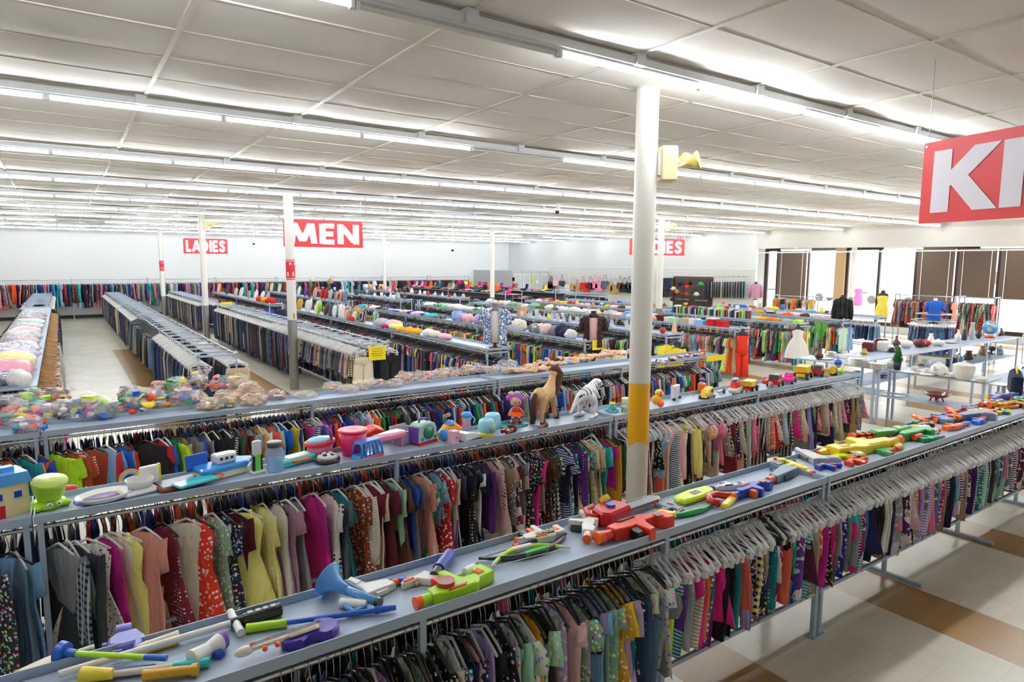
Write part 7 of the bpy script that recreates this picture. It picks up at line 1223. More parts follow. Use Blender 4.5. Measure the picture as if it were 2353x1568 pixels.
FP2=[(612,.5,'taupe' if 0 else 'khaki','plain'),(622,.5,'cream','plain'),(640,.5,'cream','stripes'),(685,.5,'white','floral'),(700,.5,'violet','plain'),(710,.5,'brown','plain'),(722,.5,'salmon','plain'),(738,.55,'red','plain'),(746,.55,'red','plain'),(757,.5,'silver','plain'),(770,.45,'khaki','plain'),(782,.45,'coral','plain'),(790,.5,'steel','plain')]
row_items(9.25,FP2,lambda X,y,a,i:pillow(X,y,ZS,a[1],PI/2-.3+random.uniform(-.3,.3),a[2],a[3],'%s%s cushion, %s along the lampshade rack'%(PATN[a[3]],cn(a[2]),ORD[i]),.2,'cushions by the lampshades'))
def table_lamp(X,px,py,h,sc,label,r=.14):
    y=Yat(px,X,ZT+h); t=thing('table_lamp',label,'lamp',(X,y,ZS)); k=h
    part(t,'base',lambda b:b.lathe([(.07,0),(.075,.02),(.02,.05),(.045,.12),(.05,.18),(.02,.26),(.012,k)],mat('dark_bronze','4c4028',.4,metal=.6),n=14)); part(t,'lamp_shade',lambda b:b.lathe([(r,k-.02),(r*.55,k+.24)],fab(sc),n=18)); part(t,'finial',lambda b:b.cyl((0,0,k),(0,0,k+.29),.006,MWIRE,6))
table_lamp(11.9,717,0,.5,'cream','table lamp with cream shade, leftmost lamp',.18); table_lamp(12.0,759,0,.46,'tan','table lamp with tan shade near the back wall',.16)
table_lamp(14.8,861,0,.3,'white','table lamp with white shade beside pink and beige shades',.15)
for px,X,c,l,s_ in ((840,14.75,'white','white square lampshade',.16),(852,14.75,'beige','beige drum lampshade',.17),(878,14.85,'skin','wide peach drum lampshade',.2),(893,14.85,'pink','pale pink drum lampshade',.13)):
    y=Yat(px,X,ZT+.1); b=MB(); b.lathe([(s_,0),(s_*.85,s_*1.7)],fab(c),n=18); o=b.build('lampshade'); o.location=(X,y,ZS+.05); tag(o,l+' on the lamp rack','lampshade')
# small mixed stock: coloured lumps, boxes, vases, glasses made as things
def vase(X,y,z,m,label,h=.2,r=.06,prof=None,name='vase',cat='vase',grp=None,n=14):
    b=MB(); P=prof or [(.55,0),(1,.25),(.9,.5),(.45,.75),(.4,.85),(.6,1)]; b.lathe([(r*a,h*c) for a,c in P],m,n=n); o=b.build(name); o.location=(X,y,z); return tag(o,label,cat,grp)
MGL=mat('clear_glassware','eaf0f2',.05,coat=.6,alpha=.42)
PRF=[[(.6,0),(.9,.1),(1,.4),(.7,.7),(.5,.85),(.7,1)],[(.8,0),(.8,.05),(.15,.1),(.12,.45),(.8,.6),(.9,1)],[(.7,0),(.75,.4),(.95,1)],[(.5,0),(1,.3),(1,.5),(.3,.75),(.3,.95),(.4,1)]]
i=0
for y0,X,k in ((10.3,11.3,14),(12.2,11.3,26)):
    y=y0
    for j in range(k):
        y+=random.uniform(.09,.2); x=X+random.uniform(-.18,.18); h=random.uniform(.14,.28); nm=pick('drinking glass','jug','vase','goblet','bowl')
        if random.random()<.86: vase(x,y,ZS,MGL,'clear glass %s on the glassware rack, %s in row %s'%(nm,ORD[j],'one' if y0<11 else 'two'),h,random.uniform(.04,.07),random.choice(PRF),name='glassware',cat='glassware',grp='clear glassware on the third rack')
        else: c=pick('fuchsia','yellow','gunmetal','red','pink'); vase(x,y,ZS,plas(c),'%s vase among clear glass, %s in row %s'%(cn(c),ORD[j],'one' if y0<11 else 'two'),h,.055,PRF[0],grp='coloured vases among glass')
# bags along other racks
def soft_row(X,y0,y1,gap,cols,label,name,cat,grp,m=None,r=(.13,.13,.1),bagged=False):
    y=y0; k=0; made=[]
    while y<y1:
        c=pick(*cols); made.append((y,c)); y+=gap*random.uniform(.8,1.25)
    for k,(y,c) in enumerate(made):
        o=lump_thing(name,label%(cn(c),ORD[k%29]),cat,X+random.uniform(-.1,.1),y,ZS,tuple(v*random.uniform(.85,1.2) for v in r),fabric(pick('plain','petal','tie','plain')) if m is None else m,int(y*100),random.uniform(0,3),grp=grp)
        o.color=(*PC[c],1)
soft_row(8.9,10.6,13.6,.24,['white','cream','grey','mint','blush','navy','white'],'%s bagged stuffed toy, %s from the near end of the black mannequin rack','stuffed_toy','stuffed toy','bagged stuffed toys',r=(.16,.12,.14))
soft_row(8.9,14.3,15.6,.3,['lavender','blush','white','sky'],'%s soft toy by the clear bin, %s along','stuffed_toy','stuffed toy','soft toys by bin',r=(.18,.16,.16))
soft_row(8.9,16.5,22.2,.45,['blush','white','cobalt','turquoise','black','charcoal','red'],'%s folded cloth, %s along the far half of the second rack','folded_cloth','cloth','folded cloths',r=(.2,.25,.06))
soft_row(11.3,17.3,22.3,.5,['green','mint','green','maroon','white'],'%s folded cover, %s along the glassware rack far half','folded_cloth','cloth','folded covers',r=(.2,.26,.08))
soft_row(13.8,12.8,21.5,.42,['white','silver','olive','sage','skin','cream'],'%s bagged foliage bundle, %s along the fourth rack','bagged_greenery','bag','bagged greenery',r=(.2,.2,.1))
b=MB(); 
for s_ in (-1,1): b.bb(-.18,.18,s_*.14-.004,s_*.14+.004,0,.28,mat('translucent_grey_plastic','',0)); b.bb(s_*.18-.004,s_*.18+.004,-.14,.14,0,.28,_m['translucent_grey_plastic'])
b.bb(-.18,.18,-.14,.14,0,.01,_m['translucent_grey_plastic']); o=b.build('plastic_bin'); o.location=(8.9,13.9,ZS); tag(o,'clear plastic storage bin of soft toys behind the blue shirt mannequin','bin')
b=MB(); b.bb(-.12,.12,-.1,.1,0,.3,mat('cardboard','c8a070',.8)); o=b.build('cardboard_box'); o.location=(11.35,15.9,ZS); tag(o,'tan cardboard box standing behind the glassware','box')
BXC=['red','red','sky','white','beige','mint','cream','maroon','white']
for k in range(13):
    y=10.5+k*.3; c=BXC[k%9]; h=random.uniform(.1,.2); b=MB(); b.bb(-.12,.12,-.11,.11,0,h,fab(c)); b.bb(-.125,.125,-.115,.115,h,h+.03,fab(pick('white',c,c))); o=b.build('gift_box'); o.location=(13.77+random.uniform(-.08,.08),y,ZS); tag(o,'%s box, %s along from the orange jumpsuit end'%(cn(c),ORD[k]),'box','boxes on the jumpsuit rack')
for px,X,c,l,h in ((1555,11.4,'skin','tall peach cone candle at the glassware rack end',.42),(1523,11.3,'red','red glass apple on glassware rack end',.14),(1492,11.2,'sky','pale blue glass vase at rack end',.24),(1598,13.7,'lavender','small clear and lilac cone ornament',.26),(1625,13.8,'silver','silver cone tree ornament',.3)):
    y=Yat(px,X,ZT+.05); vase(X,max(y,10.0),ZS,plas(c),l,h,.075,[(1,0),(.85,.1),(.1,.97),(0,1)] if 'cone' in l else [(.5,0),(1,.4),(.8,.8),(.2,1)],name='ornament',cat='ornament')
bc=['maroon','navy','cream','emerald','charcoal','sky','white','rust','gold','teal','lime','indigo']
for k in range(46):
    c=bc[(k*5)%12]; w=random.uniform(.03,.055); h=random.uniform(.2,.28); b=MB(); b.bb(-.1,.1,0,w,0,h,plas(c)); b.bb(-.098,.102,.004,w-.004,.004,h-.004,mat('book_pages','ece6d6',.8)); o=b.build('book'); o.location=(16.4,11.6+k*.062,ZS); tag(o,'%s book, %s in the upright %s book row on the white dress rack'%(cn(c),ORD[k%23],'near' if k<23 else 'far'),'book','books on the white dress rack')
for X,y0,y1,nm in ((16.4,10.1,11.4,'near the white dress'),(16.4,14.6,22,'beyond the books'),(18.7,10.2,22,'on the black jacket rack'),(13.8,14.6,16,'past the boxes'),(20.7,11.2,15.8,'on the denim shorts rack')):
    y=y0;k=0
    while y<y1 and k<29:
        c=pick('white','cream','beige','yellow','sky','blush','mustard','orange','blue','brown','silver','lime','red'); q=random.random()
        if q<.4: vase(X+random.uniform(-.15,.15),y,ZS,plas(c),'%s ornament %s, %s from the front'%(cn(c),nm,ORD[k]),random.uniform(.1,.24),random.uniform(.05,.09),random.choice(PRF),name='ornament',cat='ornament',grp='ornaments '+nm)
        elif q<.7: b=MB(); b.box((0,0,.05),(random.uniform(.12,.26),random.uniform(.12,.3),.1),plas(c),bev=.01); o=b.build('storage_box'); o.location=(X+random.uniform(-.1,.1),y,ZS); tag(o,'%s low box %s, %s from the front'%(cn(c),nm,ORD[k]),'box','low boxes '+nm)
        else: o=lump_thing('folded_cloth','%s folded cloth %s, %s from the front'%(cn(c),nm,ORD[k]),'cloth',X,y,ZS,(.16,.16,.07),fab(c),k); o['group']='folded cloths '+nm
        y+=random.uniform(.16,.42); k+=1
# racks of fabric crates etc. further back (plain trays) get a few items
for X,nm in ((12.0,'the plain-topped far rack'),(14.85,'the toy-topped far rack')):
    for k in range(22):
        c=pick('white','cream','brown','red','beige','charcoal','silver'); vase(X+random.uniform(-.15,.15),25.6+k*.48,ZS,plas(c),'%s item, %s from the front on %s'%(cn(c),ORD[k],nm),random.uniform(.15,.3),random.uniform(.06,.12),random.choice(PRF),name='ornament',cat='ornament',grp='items on '+nm)
# ---------------- shoe shelving ----------------
def shoe_mesh(kind):
    b=MB(); m=fabric('plain'); 
    if kind=='boot': b.prism([(-.13,0),(.13,0),(.14,.03),(.06,.08),(-.02,.11),(-.02,.3),(-.12,.3),(-.13,.1)],.08,m,T(0,.04,0)@RX(PI/2),bev=.015)
    elif kind=='heel': b.prism([(-.12,.0),(-.1,0),(-.09,.06),(0,.04),(.07,0),(.14,0),(.14,.03),(.05,.05),(-.05,.09),(-.11,.11),(-.13,.09)],.07,m,T(0,.035,0)@RX(PI/2),bev=.01)
    else: b.prism([(-.13,0),(.14,0),(.15,.03),(.09,.07),(.0,.1),(-.1,.12),(-.135,.1)],.085,m,T(0,.042,0)@RX(PI/2),bev=.015)
    b2=MB(); b2.prism([(-.13,-.012),(.145,-.012),(.15,.01),(-.135,.01)],.09,O_('white') if kind=='flat' else MBLK,T(0,.045,0)@RX(PI/2))
    o=b.build('shoe'); me=o.data; bpy.data.objects.remove(o); o=b2.build('sole'); me2=o.data; bpy.data.objects.remove(o); return me,me2
SHM={k:shoe_mesh(k) for k in ('flat','heel','boot')}
sc_=['black','brown','tan','charcoal','white','red','navy','gold','grey','fuchsia','beige','black','teal','orange']
nsh=0
for X0,X1,lab,pal in ((17.1,18.05,'the boot and trainer shelves',sc_),(20.1,21.4,'the shoe shelves nearer the handbags',['navy','red','red','cream','yellow','gold','black','magenta','beige','grey'])):
    t=thing('shoe_rack','tiered grey shelving of shoes, '+lab[4:],'shelving',(X0,25.3,0)); L=11.0; wdt=X1-X0
    for z in (.55,.95,1.35): part(t,'shelf',lambda b:b.bb(0,wdt,0,L,z-.02,z,MSTEEL)); 
    for x in (0,wdt):
        for y in (0,L/2,L): part(t,'post',lambda b:b.bb(x-.015,x+.015,y-.015,y+.015,0,1.52 if y==0 else 1.37,MSTEEL))
    part(t,'end_arch',lambda b:b.tube([(0,0,1.5),(wdt*.25,0,1.56),(wdt*.75,0,1.56),(wdt,0,1.5)],.015,MSTEEL,6))
    part(t,'divider_panel',lambda b:b.bb(wdt*.47,wdt*.53,.05,L,.5,1.36,mat('dark_shelf_back','62656a',.7)))
    for zi,z in enumerate((1.35,.95,.55)):
        y=.15;k=0
        while y<L-.1:
            if nsh>=290: break
            kd=pick('flat','heel','boot') if zi==0 else pick('flat','heel','flat'); me,me2=SHM[kd]; o=bpy.data.objects.new('shoe',me); COL.objects.link(o); o.location=(X0+.2,25.3+y,z+.012); o.rotation_euler=(0,-.25,PI+random.uniform(-.3,.3)); c=random.choice(pal) if k%2==0 else c; o.color=(*PC[c],1); o.scale=(1.3,1.3,1.3); s=bpy.data.objects.new('sole',me2); COL.objects.link(s); s.parent=o
            tag(o,'%s %s, %s from the near end, %s tier of %s'%(cn(c),{'flat':'flat shoe','heel':'heeled shoe','boot':'ankle boot'}[kd],(ORD+['%s-%s'%(a_,b_) for a_ in('thirtieth','fortieth','fiftieth','sixtieth','seventieth','eightieth') for b_ in ORD[:10]])[k],('top','middle','bottom')[zi],lab[4:].replace(' shelves','').replace('the ','')),'shoe','shoes in rows on the tiered shelving'); y+=.155 if zi==0 else .3; k+=1; nsh+=1
# clothes racks in the gap right of the shoes
t=rack('clothing_rack','low grey rack of denim and towels in front of the handbag wall',(26.0-2.4,25.4,0),PI/2,6,.5,z=1.24,tray=True)
for X in (23.15,23.55): run_y(X,25.5,31.2,.07,lambda y:('adult',pick('black','charcoal','teal','navy','white','steel')),'',single=False,key='shirts')
# ---------------- handbags, ties, hats on the slatwall ----------------
def onwall(px,py): return onX(px,py,XR-.03)
hb=[(1263,652,'brown'),(1272,655,'red'),(1282,648,'blush'),(1296,650,'charcoal'),(1310,660,'white'),(1322,658,'tan'),(1332,662,'tan'),(1345,655,'red'),(1352,668,'scarlet'),(1362,655,'maroon'),(1372,652,'pink'),(1382,658,'pink'),(1395,652,'slate'),(1408,660,'tan'),(1418,662,'tan'),(1430,655,'brown'),(1440,660,'black'),(1450,655,'charcoal'),(1460,662,'black'),(1472,660,'black'),(1250,655,'olive'),(1490,660,'black')]
hooks=MB()
for i,(px,py,c) in enumerate(hb):
    p=onwall(px,py); p.y=min(p.y,33.2); s_=random.uniform(.24,.34); t=thing('handbag','%s handbag, %s of the bags hanging on the slatwall'%(cn(c),ORD[i]),'handbag',(XR-.2,p.y,p.z),0,'handbags on the slatwall'); part(t,'bag_body',lambda b:b.prism([(-s_,-s_*.9),(s_,-s_*.9),(s_*.85,s_*.5),(-s_*.85,s_*.5)],.14,fab(c),RZ(PI/2)@RX(PI/2)@T(0,0,-.07),bev=.03)); part(t,'strap',lambda b:b.tube([(0,-s_*.6,s_*.4),(0,-s_*.2,s_*1.6),(0,0,.5),(0,s_*.2,s_*1.6),(0,s_*.6,s_*.4)],.012,fab(c),6)); part(t,'clasp',lambda b:b.box((-.075,0,s_*.1),(.01,.05,.03),MCHROME))
    q=MB(); q.cyl((XR-.03,p.y,p.z+.5),(XR-.26,p.y,p.z+.49),.006,MCHROME,6); q.ell((XR-.26,p.y,p.z+.5),.015,MBLK,6,5); tag(q.build('display_hook'),'chrome hook holding the %s bag on the slatwall'%ORD[i],'hook','slatwall hooks')
for i,(px,c) in enumerate(((1477,'cobalt'),(1482,'blue'),(1487,'pink'),(1495,'teal'))): p=onwall(px,655); b=MB(); b.prism([(-.08,-.5),(.08,-.5),(.07,.3),(-.07,.3)],.02,fab(c),RZ(PI/2)@RX(PI/2),bev=.004); o=b.build('scarf'); o.location=(XR-.15,p.y,p.z); tag(o,'%s scarf hanging on the slatwall, %s of four'%(cn(c),ORD[i]),'scarf')
tc=['charcoal','slate','black','forest','navy','gunmetal','brown','black','teal','grey','cream','maroon','black']
for i in range(48):
    px=1622+i*2.05; p=onwall(px,662); c=tc[i%13]; b=MB(); b.prism([(-.035,.3),(.035,.3),(.045,-.42),(0,-.5),(-.045,-.42)],.012,fabric('plain') if i%3 else fabric('darkstripes'),RX(PI/2)); o=b.build('belt_tie'); o.name='necktie'; o.location=(XR-.18-.12*(i%3),p.y,p.z); o.rotation_euler=(0,0,.9); o.color=(*PC[c],1); tag(o,'%s necktie, %s of the %s batch on the slatwall rail'%(cn(c),ORD[i%16],('left','middle','right')[i//16]),'necktie','neckties on the slatwall')
for i in range(9): px=1632+i*11; p=onwall(px,645); q=MB(); q.tube([(XR-.03,p.y,p.z+.2),(XR-.4,p.y,p.z+.17),(XR-.42,p.y,p.z+.22)],.008,MCHROME,6); tag(q.build('display_hook'),'chrome slatwall arm, %s of nine above the neckties'%ORD[i],'hook','arms above the neckties')
for i in range(14): px=1515+(i%7)*5.5; p=onwall(px,650+(i//7)*22); b=MB(); b.prism([(-.09,-.25),(.09,-.25),(.07,.25),(-.07,.25)],.03,fab(pick('black','navy','forest','maroon','charcoal')),RZ(PI/2)@RX(PI/2),bev=.006); tag(b.build('hanging_belt_pack'),'dark hanging scarf, %s in the bunch left of the brown doors'%ORD[i],'scarf','dark scarves left of the doors').location=(XR-.15,p.y,p.z)
for i,(px,py,c) in enumerate(((1532,668,'navy'),(1548,665,'cream'),(1556,672,'tan'),(1562,655,'black'),(1570,680,'brown'),(1580,660,'scarlet'),(1586,652,'black'),(1592,662,'gunmetal'),(1610,655,'green'),(1600,678,'mint'),(1578,678,'rust'),(1545,690,'charcoal'))):
    p=onX(px,py,XR-1.2); t=thing('hat','%s hat, %s on the hat tree before the brown doors'%(cn(c),ORD[i]),'hat',(XR-1.2,p.y,p.z),0,'hats before the doors'); part(t,'crown',lambda b:b.ell((0,0,.04),(.12,.12,.1),fab(c),12,8)); part(t,'brim',lambda b:b.lathe([(.19,0),(.19,.012),(.1,.015)],fab(c),n=16))
t=thing('hat_tree','slim dark stand holding many hats before the doors','stand',(XR-1.2,Yat(1570,XR-1.2,1.5),0)); part(t,'pole',lambda b:b.cyl((0,0,0),(0,0,2.0),.02,MBLK,8)); part(t,'arm',lambda b:[b.cyl((0,-.8,z),(0,.8,z),.01,MBLK,6) for z in (1.2,1.5,1.8)]); part(t,'foot',lambda b:b.cyl((0,0,0),(0,0,.03),.3,MBLK,16))
# papers on the fitting room wall
for px,py,c,l in ((1111,644,'yellow','yellow sheet pinned left of the thin column'),(1119,642,'white','white sheet pinned beside the yellow one'),(1143,638,'pink','pink sheet just right of the thin column'),(1163,645,'mustard','orange sheet on the second fitting room door'),(1171,643,'white','white sheet next to the orange sheet'),(1197,644,'mint','pale green sheet on the third fitting room door'),(1224,637,'lime','lime green sheet, upper of two'),(1224,647,'lime','lime green sheet, lower of two'),(1234,648,'white','white sheet beside the lime green sheets')):
    p=onY(px,py,33.66); b=MB(); b.box((0,0,0),(.16,.003,.2),mat('paper_'+c,c,.8)); o=b.build('paper_sheet'); o.location=(min(max(p.x,XR-2.85),XR-.1),33.655,p.z); tag(o,l,'paper')
# ---------------- household tables at the right ----------------
def table(name,label,x0,x1,y0,y1,z,shelf=.5,legs=2):
    t=thing(name,label,'table',(x0,y0,0)); w=x1-x0; d=y1-y0
    part(t,'table_top',lambda b:b.bb(0,w,0,d,z-.03,z,MSTEEL)); 
    if shelf: part(t,'lower_shelf',lambda b:b.bb(.02,w-.02,.02,d-.02,shelf-.02,shelf,MSTEEL))
    for i in range(legs):
        for j in range(2):
            x=.02+(w-.04)*(i/(legs-1) if w>d else j); y=.02+(d-.04)*(j if w>d else i/(legs-1)); part(t,'leg',lambda b:b.bb(x-.018,x+.018,y-.018,y+.018,0,z-.03,MSTEEL))
    return t
table('display_table','grey steel table of white crockery nearest the toy vehicles',11.77,12.4,5.7,7.2,1.0,.52,2)
table('display_table','grey steel table with white soup tureen, red bowl below',11.77,12.4,4.02,5.66,1.0,.52,2)
table('display_table','grey steel table partly hidden behind the toy blasters',11.77,12.4,1.9,3.98,1.0,None,2)
table('display_table','long grey steel table of pots and vases across the aisle',12.45,20.2,6.25,7.0,1.0,.52,5)
table('display_table','low grey steel bench rail behind the crockery tables',13.4,20.8,4.3,4.8,.75,None,4)
MCER=mat('white_china','eeebe4',.15,coat=.5)
def dish(kind,px,py,z,label,m=MCER,s_=1.0,cat=None):
    p=at(px,py,z); t=thing({'plates':'plate_stack','plate':'plate','cup':'cup_and_saucer','pot':'tureen','bowl':'bowl','teapot':'teapot','vase':'vase'}[kind],label,cat or {'plates':'plates','plate':'plate','cup':'cup','pot':'tureen','bowl':'bowl','teapot':'teapot','vase':'vase'}[kind],(p.x,p.y,z+.001)); t.scale=(s_,s_,s_)
    if kind=='plates': part(t,'plate',lambda b:[b.lathe([(.07,i*.012),(.13,i*.012+.014),(.132,i*.012+.018),(.07,i*.012+.006),(0,i*.012+.005)],m,n=22) for i in range(9)])
    elif kind=='plate': part(t,'plate_body',lambda b:b.lathe([(.08,0),(.15,.018),(.152,.022),(.09,.008),(0,.006)],m,n=22))
    elif kind=='cup': part(t,'saucer',lambda b:b.lathe([(.05,0),(.09,.014),(.05,.006),(0,.005)],m,n=18)); part(t,'cup_body',lambda b:b.lathe([(.025,.006),(.045,.04),(.048,.07),(.043,.07),(0,.02)],m,n=18)); part(t,'handle',lambda b:b.tube([(.045,0,.06),(.07,0,.05),(.06,0,.025),(.04,0,.025)],.005,m))
    elif kind=='pot': part(t,'pot_body',lambda b:b.lathe([(.07,0),(.12,.03),(.14,.12),(.15,.2),(.155,.21)],m,n=24)); part(t,'lid',lambda b:b.lathe([(.155,.21),(.14,.235),(.06,.26),(.02,.265),(.025,.285),(0,.29)],m,n=24))
    elif kind=='bowl': part(t,'bowl_body',lambda b:b.lathe([(.05,.0),(.1,.04),(.13,.09),(.125,.09),(.09,.045),(0,.02)],m,n=22))
    elif kind=='teapot': part(t,'pot_body',lambda b:b.lathe([(.05,0),(.09,.05),(.09,.1),(.05,.14),(.0,.15)],m,n=20)); part(t,'spout',lambda b:b.tube([(-.08,0,.06),(-.12,0,.1),(-.13,0,.13)],.015,m)); part(t,'handle',lambda b:b.tube([(.08,0,.11),(.13,0,.1),(.12,0,.05),(.08,0,.04)],.009,m)); part(t,'lid',lambda b:b.ell((0,0,.15),(.03,.03,.02),m,10,6))
    else: part(t,'vase_body',lambda b:b.lathe([(.04,0),(.07,.08),(.05,.18),(.03,.24),(.045,.28)],m,n=18))
    return t
D=[('plates',1910,818,'small stack of white bowls at the far table corner',.7),('plate',1895,826,'single white plate beside the palm vase',1),('cup',1925,822,'white cup with plates behind clear glass',1.1),('plates',1972,842,'tall stack of cream dinner plates',1.3),('plates',1998,846,'stack of white side plates beside the cream dinner plates',.9),('plates',2018,850,'low stack of flat white plates at the table joint',1.0),('bowl',1955,830,'cut glass bowl heap behind the cream plates',1.3),('teapot',2045,846,'round white teapot at table joint',.9),('plate',2090,857,'white dinner plate with saucer on it, near the small tree',1),('cup',2102,852,'white cup and saucer on the dinner plate row',1.0),('plate',2125,862,'white plate before the pitcher',1.0),('cup',2130,856,'white teacup before the pitcher',1.0),('teapot',2156,862,'white fluted china pitcher',1.3),('plate',2180,866,'white plate under two small cups',1.1),('cup',2175,863,'small cup, left one of a pair on plate',.9),('cup',2192,865,'small cup, right one of a pair on plate',.9),('pot',2213,873,'large white soup tureen with lid',1.05),('bowl',2255,879,'white square dish at the table end',.8),('plate',2300,886,'cream plate lying beside the denim bag',1.0)]
for k,px,py,l,s_ in D: dish(k,px,py,1.0,l,s_=s_,m=MCER if 'glass' not in l else MGL)
mrg=mat('red_glass','a01414',.1,coat=.5,alpha=.92)
p=at(2142,925,.52); t=thing('footed_bowl','dark red glass bowl on small feet on the lower shelf','bowl',(12.1,p.y,.521)); part(t,'bowl_body',lambda b:b.lathe([(.06,.06),(.14,.08),(.2,.13),(.21,.14),(.195,.138),(.12,.09),(0,.075)],mrg,n=26)); part(t,'foot',lambda b:[b.cyl((.1*math.cos(a_),.1*math.sin(a_),0),(.07*math.cos(a_),.07*math.sin(a_),.08),.014,mrg,7) for a_ in (0.5,2.1,3.7,5.3)])
p=at(2065,905,.52); t=thing('glass_platter','flat clear glass platter on the lower table shelf','platter',(12.08,p.y,.521)); part(t,'platter_body',lambda b:b.lathe([(.2,0),(.24,.012),(.2,.008),(0,.006)],MGL,n=28))
# potted plants
t=thing('potted_tree','small potted conifer on the white crockery table','potted plant',tuple(at(2061,850,1.0))); part(t,'pot',lambda b:b.lathe([(.05,0),(.07,.14),(.06,.14),(0,.12)],plas('navy') if 0 else mat('dark_blue_pot','20283c',.3),n=16)); o=part(t,'foliage',lambda b:[b.cyl((r_*math.cos(a_)*.3,r_*math.sin(a_)*.3,z-.02),(r_*math.cos(a_),r_*math.sin(a_),z+.02),.012,mat('conifer_green','3f7a3a',.7),4,r2=.002) for z in [.15+i*.012 for i in range(20)] for a_ in [random.uniform(0,6.3) for _ in range(12)] for r_ in [.085*(1-(z-.15)/.3)+.01]]); o['kind']='stuff'
t=thing('potted_palm','green grass spray in a dark red bulb vase','potted plant',tuple(at(1882,826,1.0))); part(t,'vase',lambda b:b.lathe([(.04,0),(.08,.05),(.07,.1),(.025,.14),(.02,.3),(.03,.34)],mat('dark_red_vase','541c18',.25),n=16)); o=part(t,'foliage',lambda b:[b.tube([(0,0,.3),(.06*math.cos(a_),.06*math.sin(a_),.5),(.13*math.cos(a_)*k,.13*math.sin(a_)*k,.72)],.005,mat('grass_green','5fa838',.7),4,rs=[.005,.007,.001]) for a_,k in [(random.uniform(0,6.3),random.uniform(.3,1.2)) for _ in range(60)]]); o['kind']='stuff'
# pots on the long table
LG=[('box',1962,804,'maroon','red rounded bread bin on the long table',.2),('box',1988,800,'maroon','second larger red canister behind the bread bin',.24),('vase',1985,815,'gold','small potted flowers in a gold basket',.12),('vase',2008,806,'black','black small pot beside the white cloth',.12),('box',2030,808,'white','white cloth bag on the long table',.22),('vase',2040,797,'brown','brown stoneware jug with glazed top',.26),('vase',2050,810,'navy','small dark blue jar',.1),('vase',2062,806,'brown','small brown cup jar beside blue one',.1),('bowl',2082,800,'cream','cream covered casserole with knob lid',.2),('bowl',2112,798,'maroon','dark red two-handled pot on wire stand',.2),('bowl',2125,796,'red','glossy red round pot',.16),('vase',2138,790,'white','white spherical flower ornament',.24),('bowl',2155,795,'white','white footed fruit bowl',.16),('plate',2180,788,'cream','cream oval platter on the long table',.2),('vase',2200,786,'white','tall white ornate lamp stand',.3),('vase',2215,782,'charcoal','dark ornate metal candle holder',.26),('vase',2232,780,'silver','tall silver candlestick on the long table',.42),('vase',2248,778,'charcoal','dark figurine beside the candlestick',.26),('bowl',2275,776,'white','white stacked bowls near the globe',.14),('vase',2290,772,'white','white flared cone lamp before the globe',.34),('vase',2262,772,'salmon','brown and pink figurine by the candlestick',.3),('vase',2318,768,'grey','grey tall vase near the table end',.22),('vase',2328,768,'brown','brown vase near the table end',.2)]
for k,px,py,c,l,h in LG:
    p=at(px,py,1.0); y=min(max(p.y,6.32),6.92); x=p.x*(y/p.y) if 0 else p.x; x=min(max(x,12.55),20.1)
    m=plas(c) if c not in('white','cream') else MCER
    if k=='vase': vase(x,y,1.001,m,l,h,.07,random.choice(PRF[:1]+PRF[3:]))
    elif k=='box': b=MB(); b.box((0,0,h/2),(.2,.22,h),m,bev=.03); o=b.build('canister' if c=='maroon' else 'cloth_bag'); o.location=(x,y,1.001); tag(o,l,'canister' if c=='maroon' else 'bag')
    elif k=='bowl': vase(x,y,1.001,m,l,h,.13,[(.5,0),(1,.35),(1,.6),(.75,.8),(.2,.9),(.15,1),(0,1)],name='pot',cat='pot')
    else: vase(x,y,1.001,m,l,.03,.2,[(.6,0),(1,1),(.7,.6),(0,.5)],name='platter',cat='platter')
for i in range(24):
    px=1990+i*14; p=at(px,868-i*3.2,.52); x=min(max(p.x,12.6),20); c=pick('brown','beige','white','charcoal','sky','silver','tan'); vase(x,random.uniform(6.35,6.9),.521,plas(c),'%s household item, %s along the lower shelf of the long table'%(cn(c),ORD[i]),random.uniform(.06,.25),random.uniform(.06,.13),random.choice(PRF),name='household_item',cat='ornament',grp='lower shelf household items')
p=at(2283,772,1.0); t=thing('globe','blue and tan world globe on a red base','globe',(19.3,6.6,1.001)); mgl=bpy.data.materials.new('globe_map'); mgl.use_nodes=True; nt=mgl.node_tree; n=nt.nodes.new('ShaderNodeTexNoise'); n.inputs['Scale'].default_value=6; cr=nt.nodes.new('ShaderNodeValToRGB'); cr.color_ramp.interpolation='CONSTANT'; cr.color_ramp.elements[0].color=(*hx('3a9ade'),1); cr.color_ramp.elements[1].color=(*hx('d8c090'),1); cr.color_ramp.elements[1].position=.55; tc=nt.nodes.new('ShaderNodeTexCoord'); nt.links.new(tc.outputs['Object'],n.inputs['Vector']); nt.links.new(n.outputs[0],cr.inputs[0]); nt.links.new(cr.outputs[0],nt.nodes['Principled BSDF'].inputs['Base Color'])
part(t,'sphere',lambda b:b.ell((0,0,.26),.17,mgl,22,14)); part(t,'base',lambda b:b.lathe([(.12,0),(.12,.03),(.03,.06),(.02,.1)],O_('scarlet'),n=18)); part(t,'meridian',lambda b:b.tube([(0,.18*math.cos(a_),.26+.18*math.sin(a_)) for a_ in [-PI/2+i*PI/10 for i in range(11)]],.006,O_('gold')))
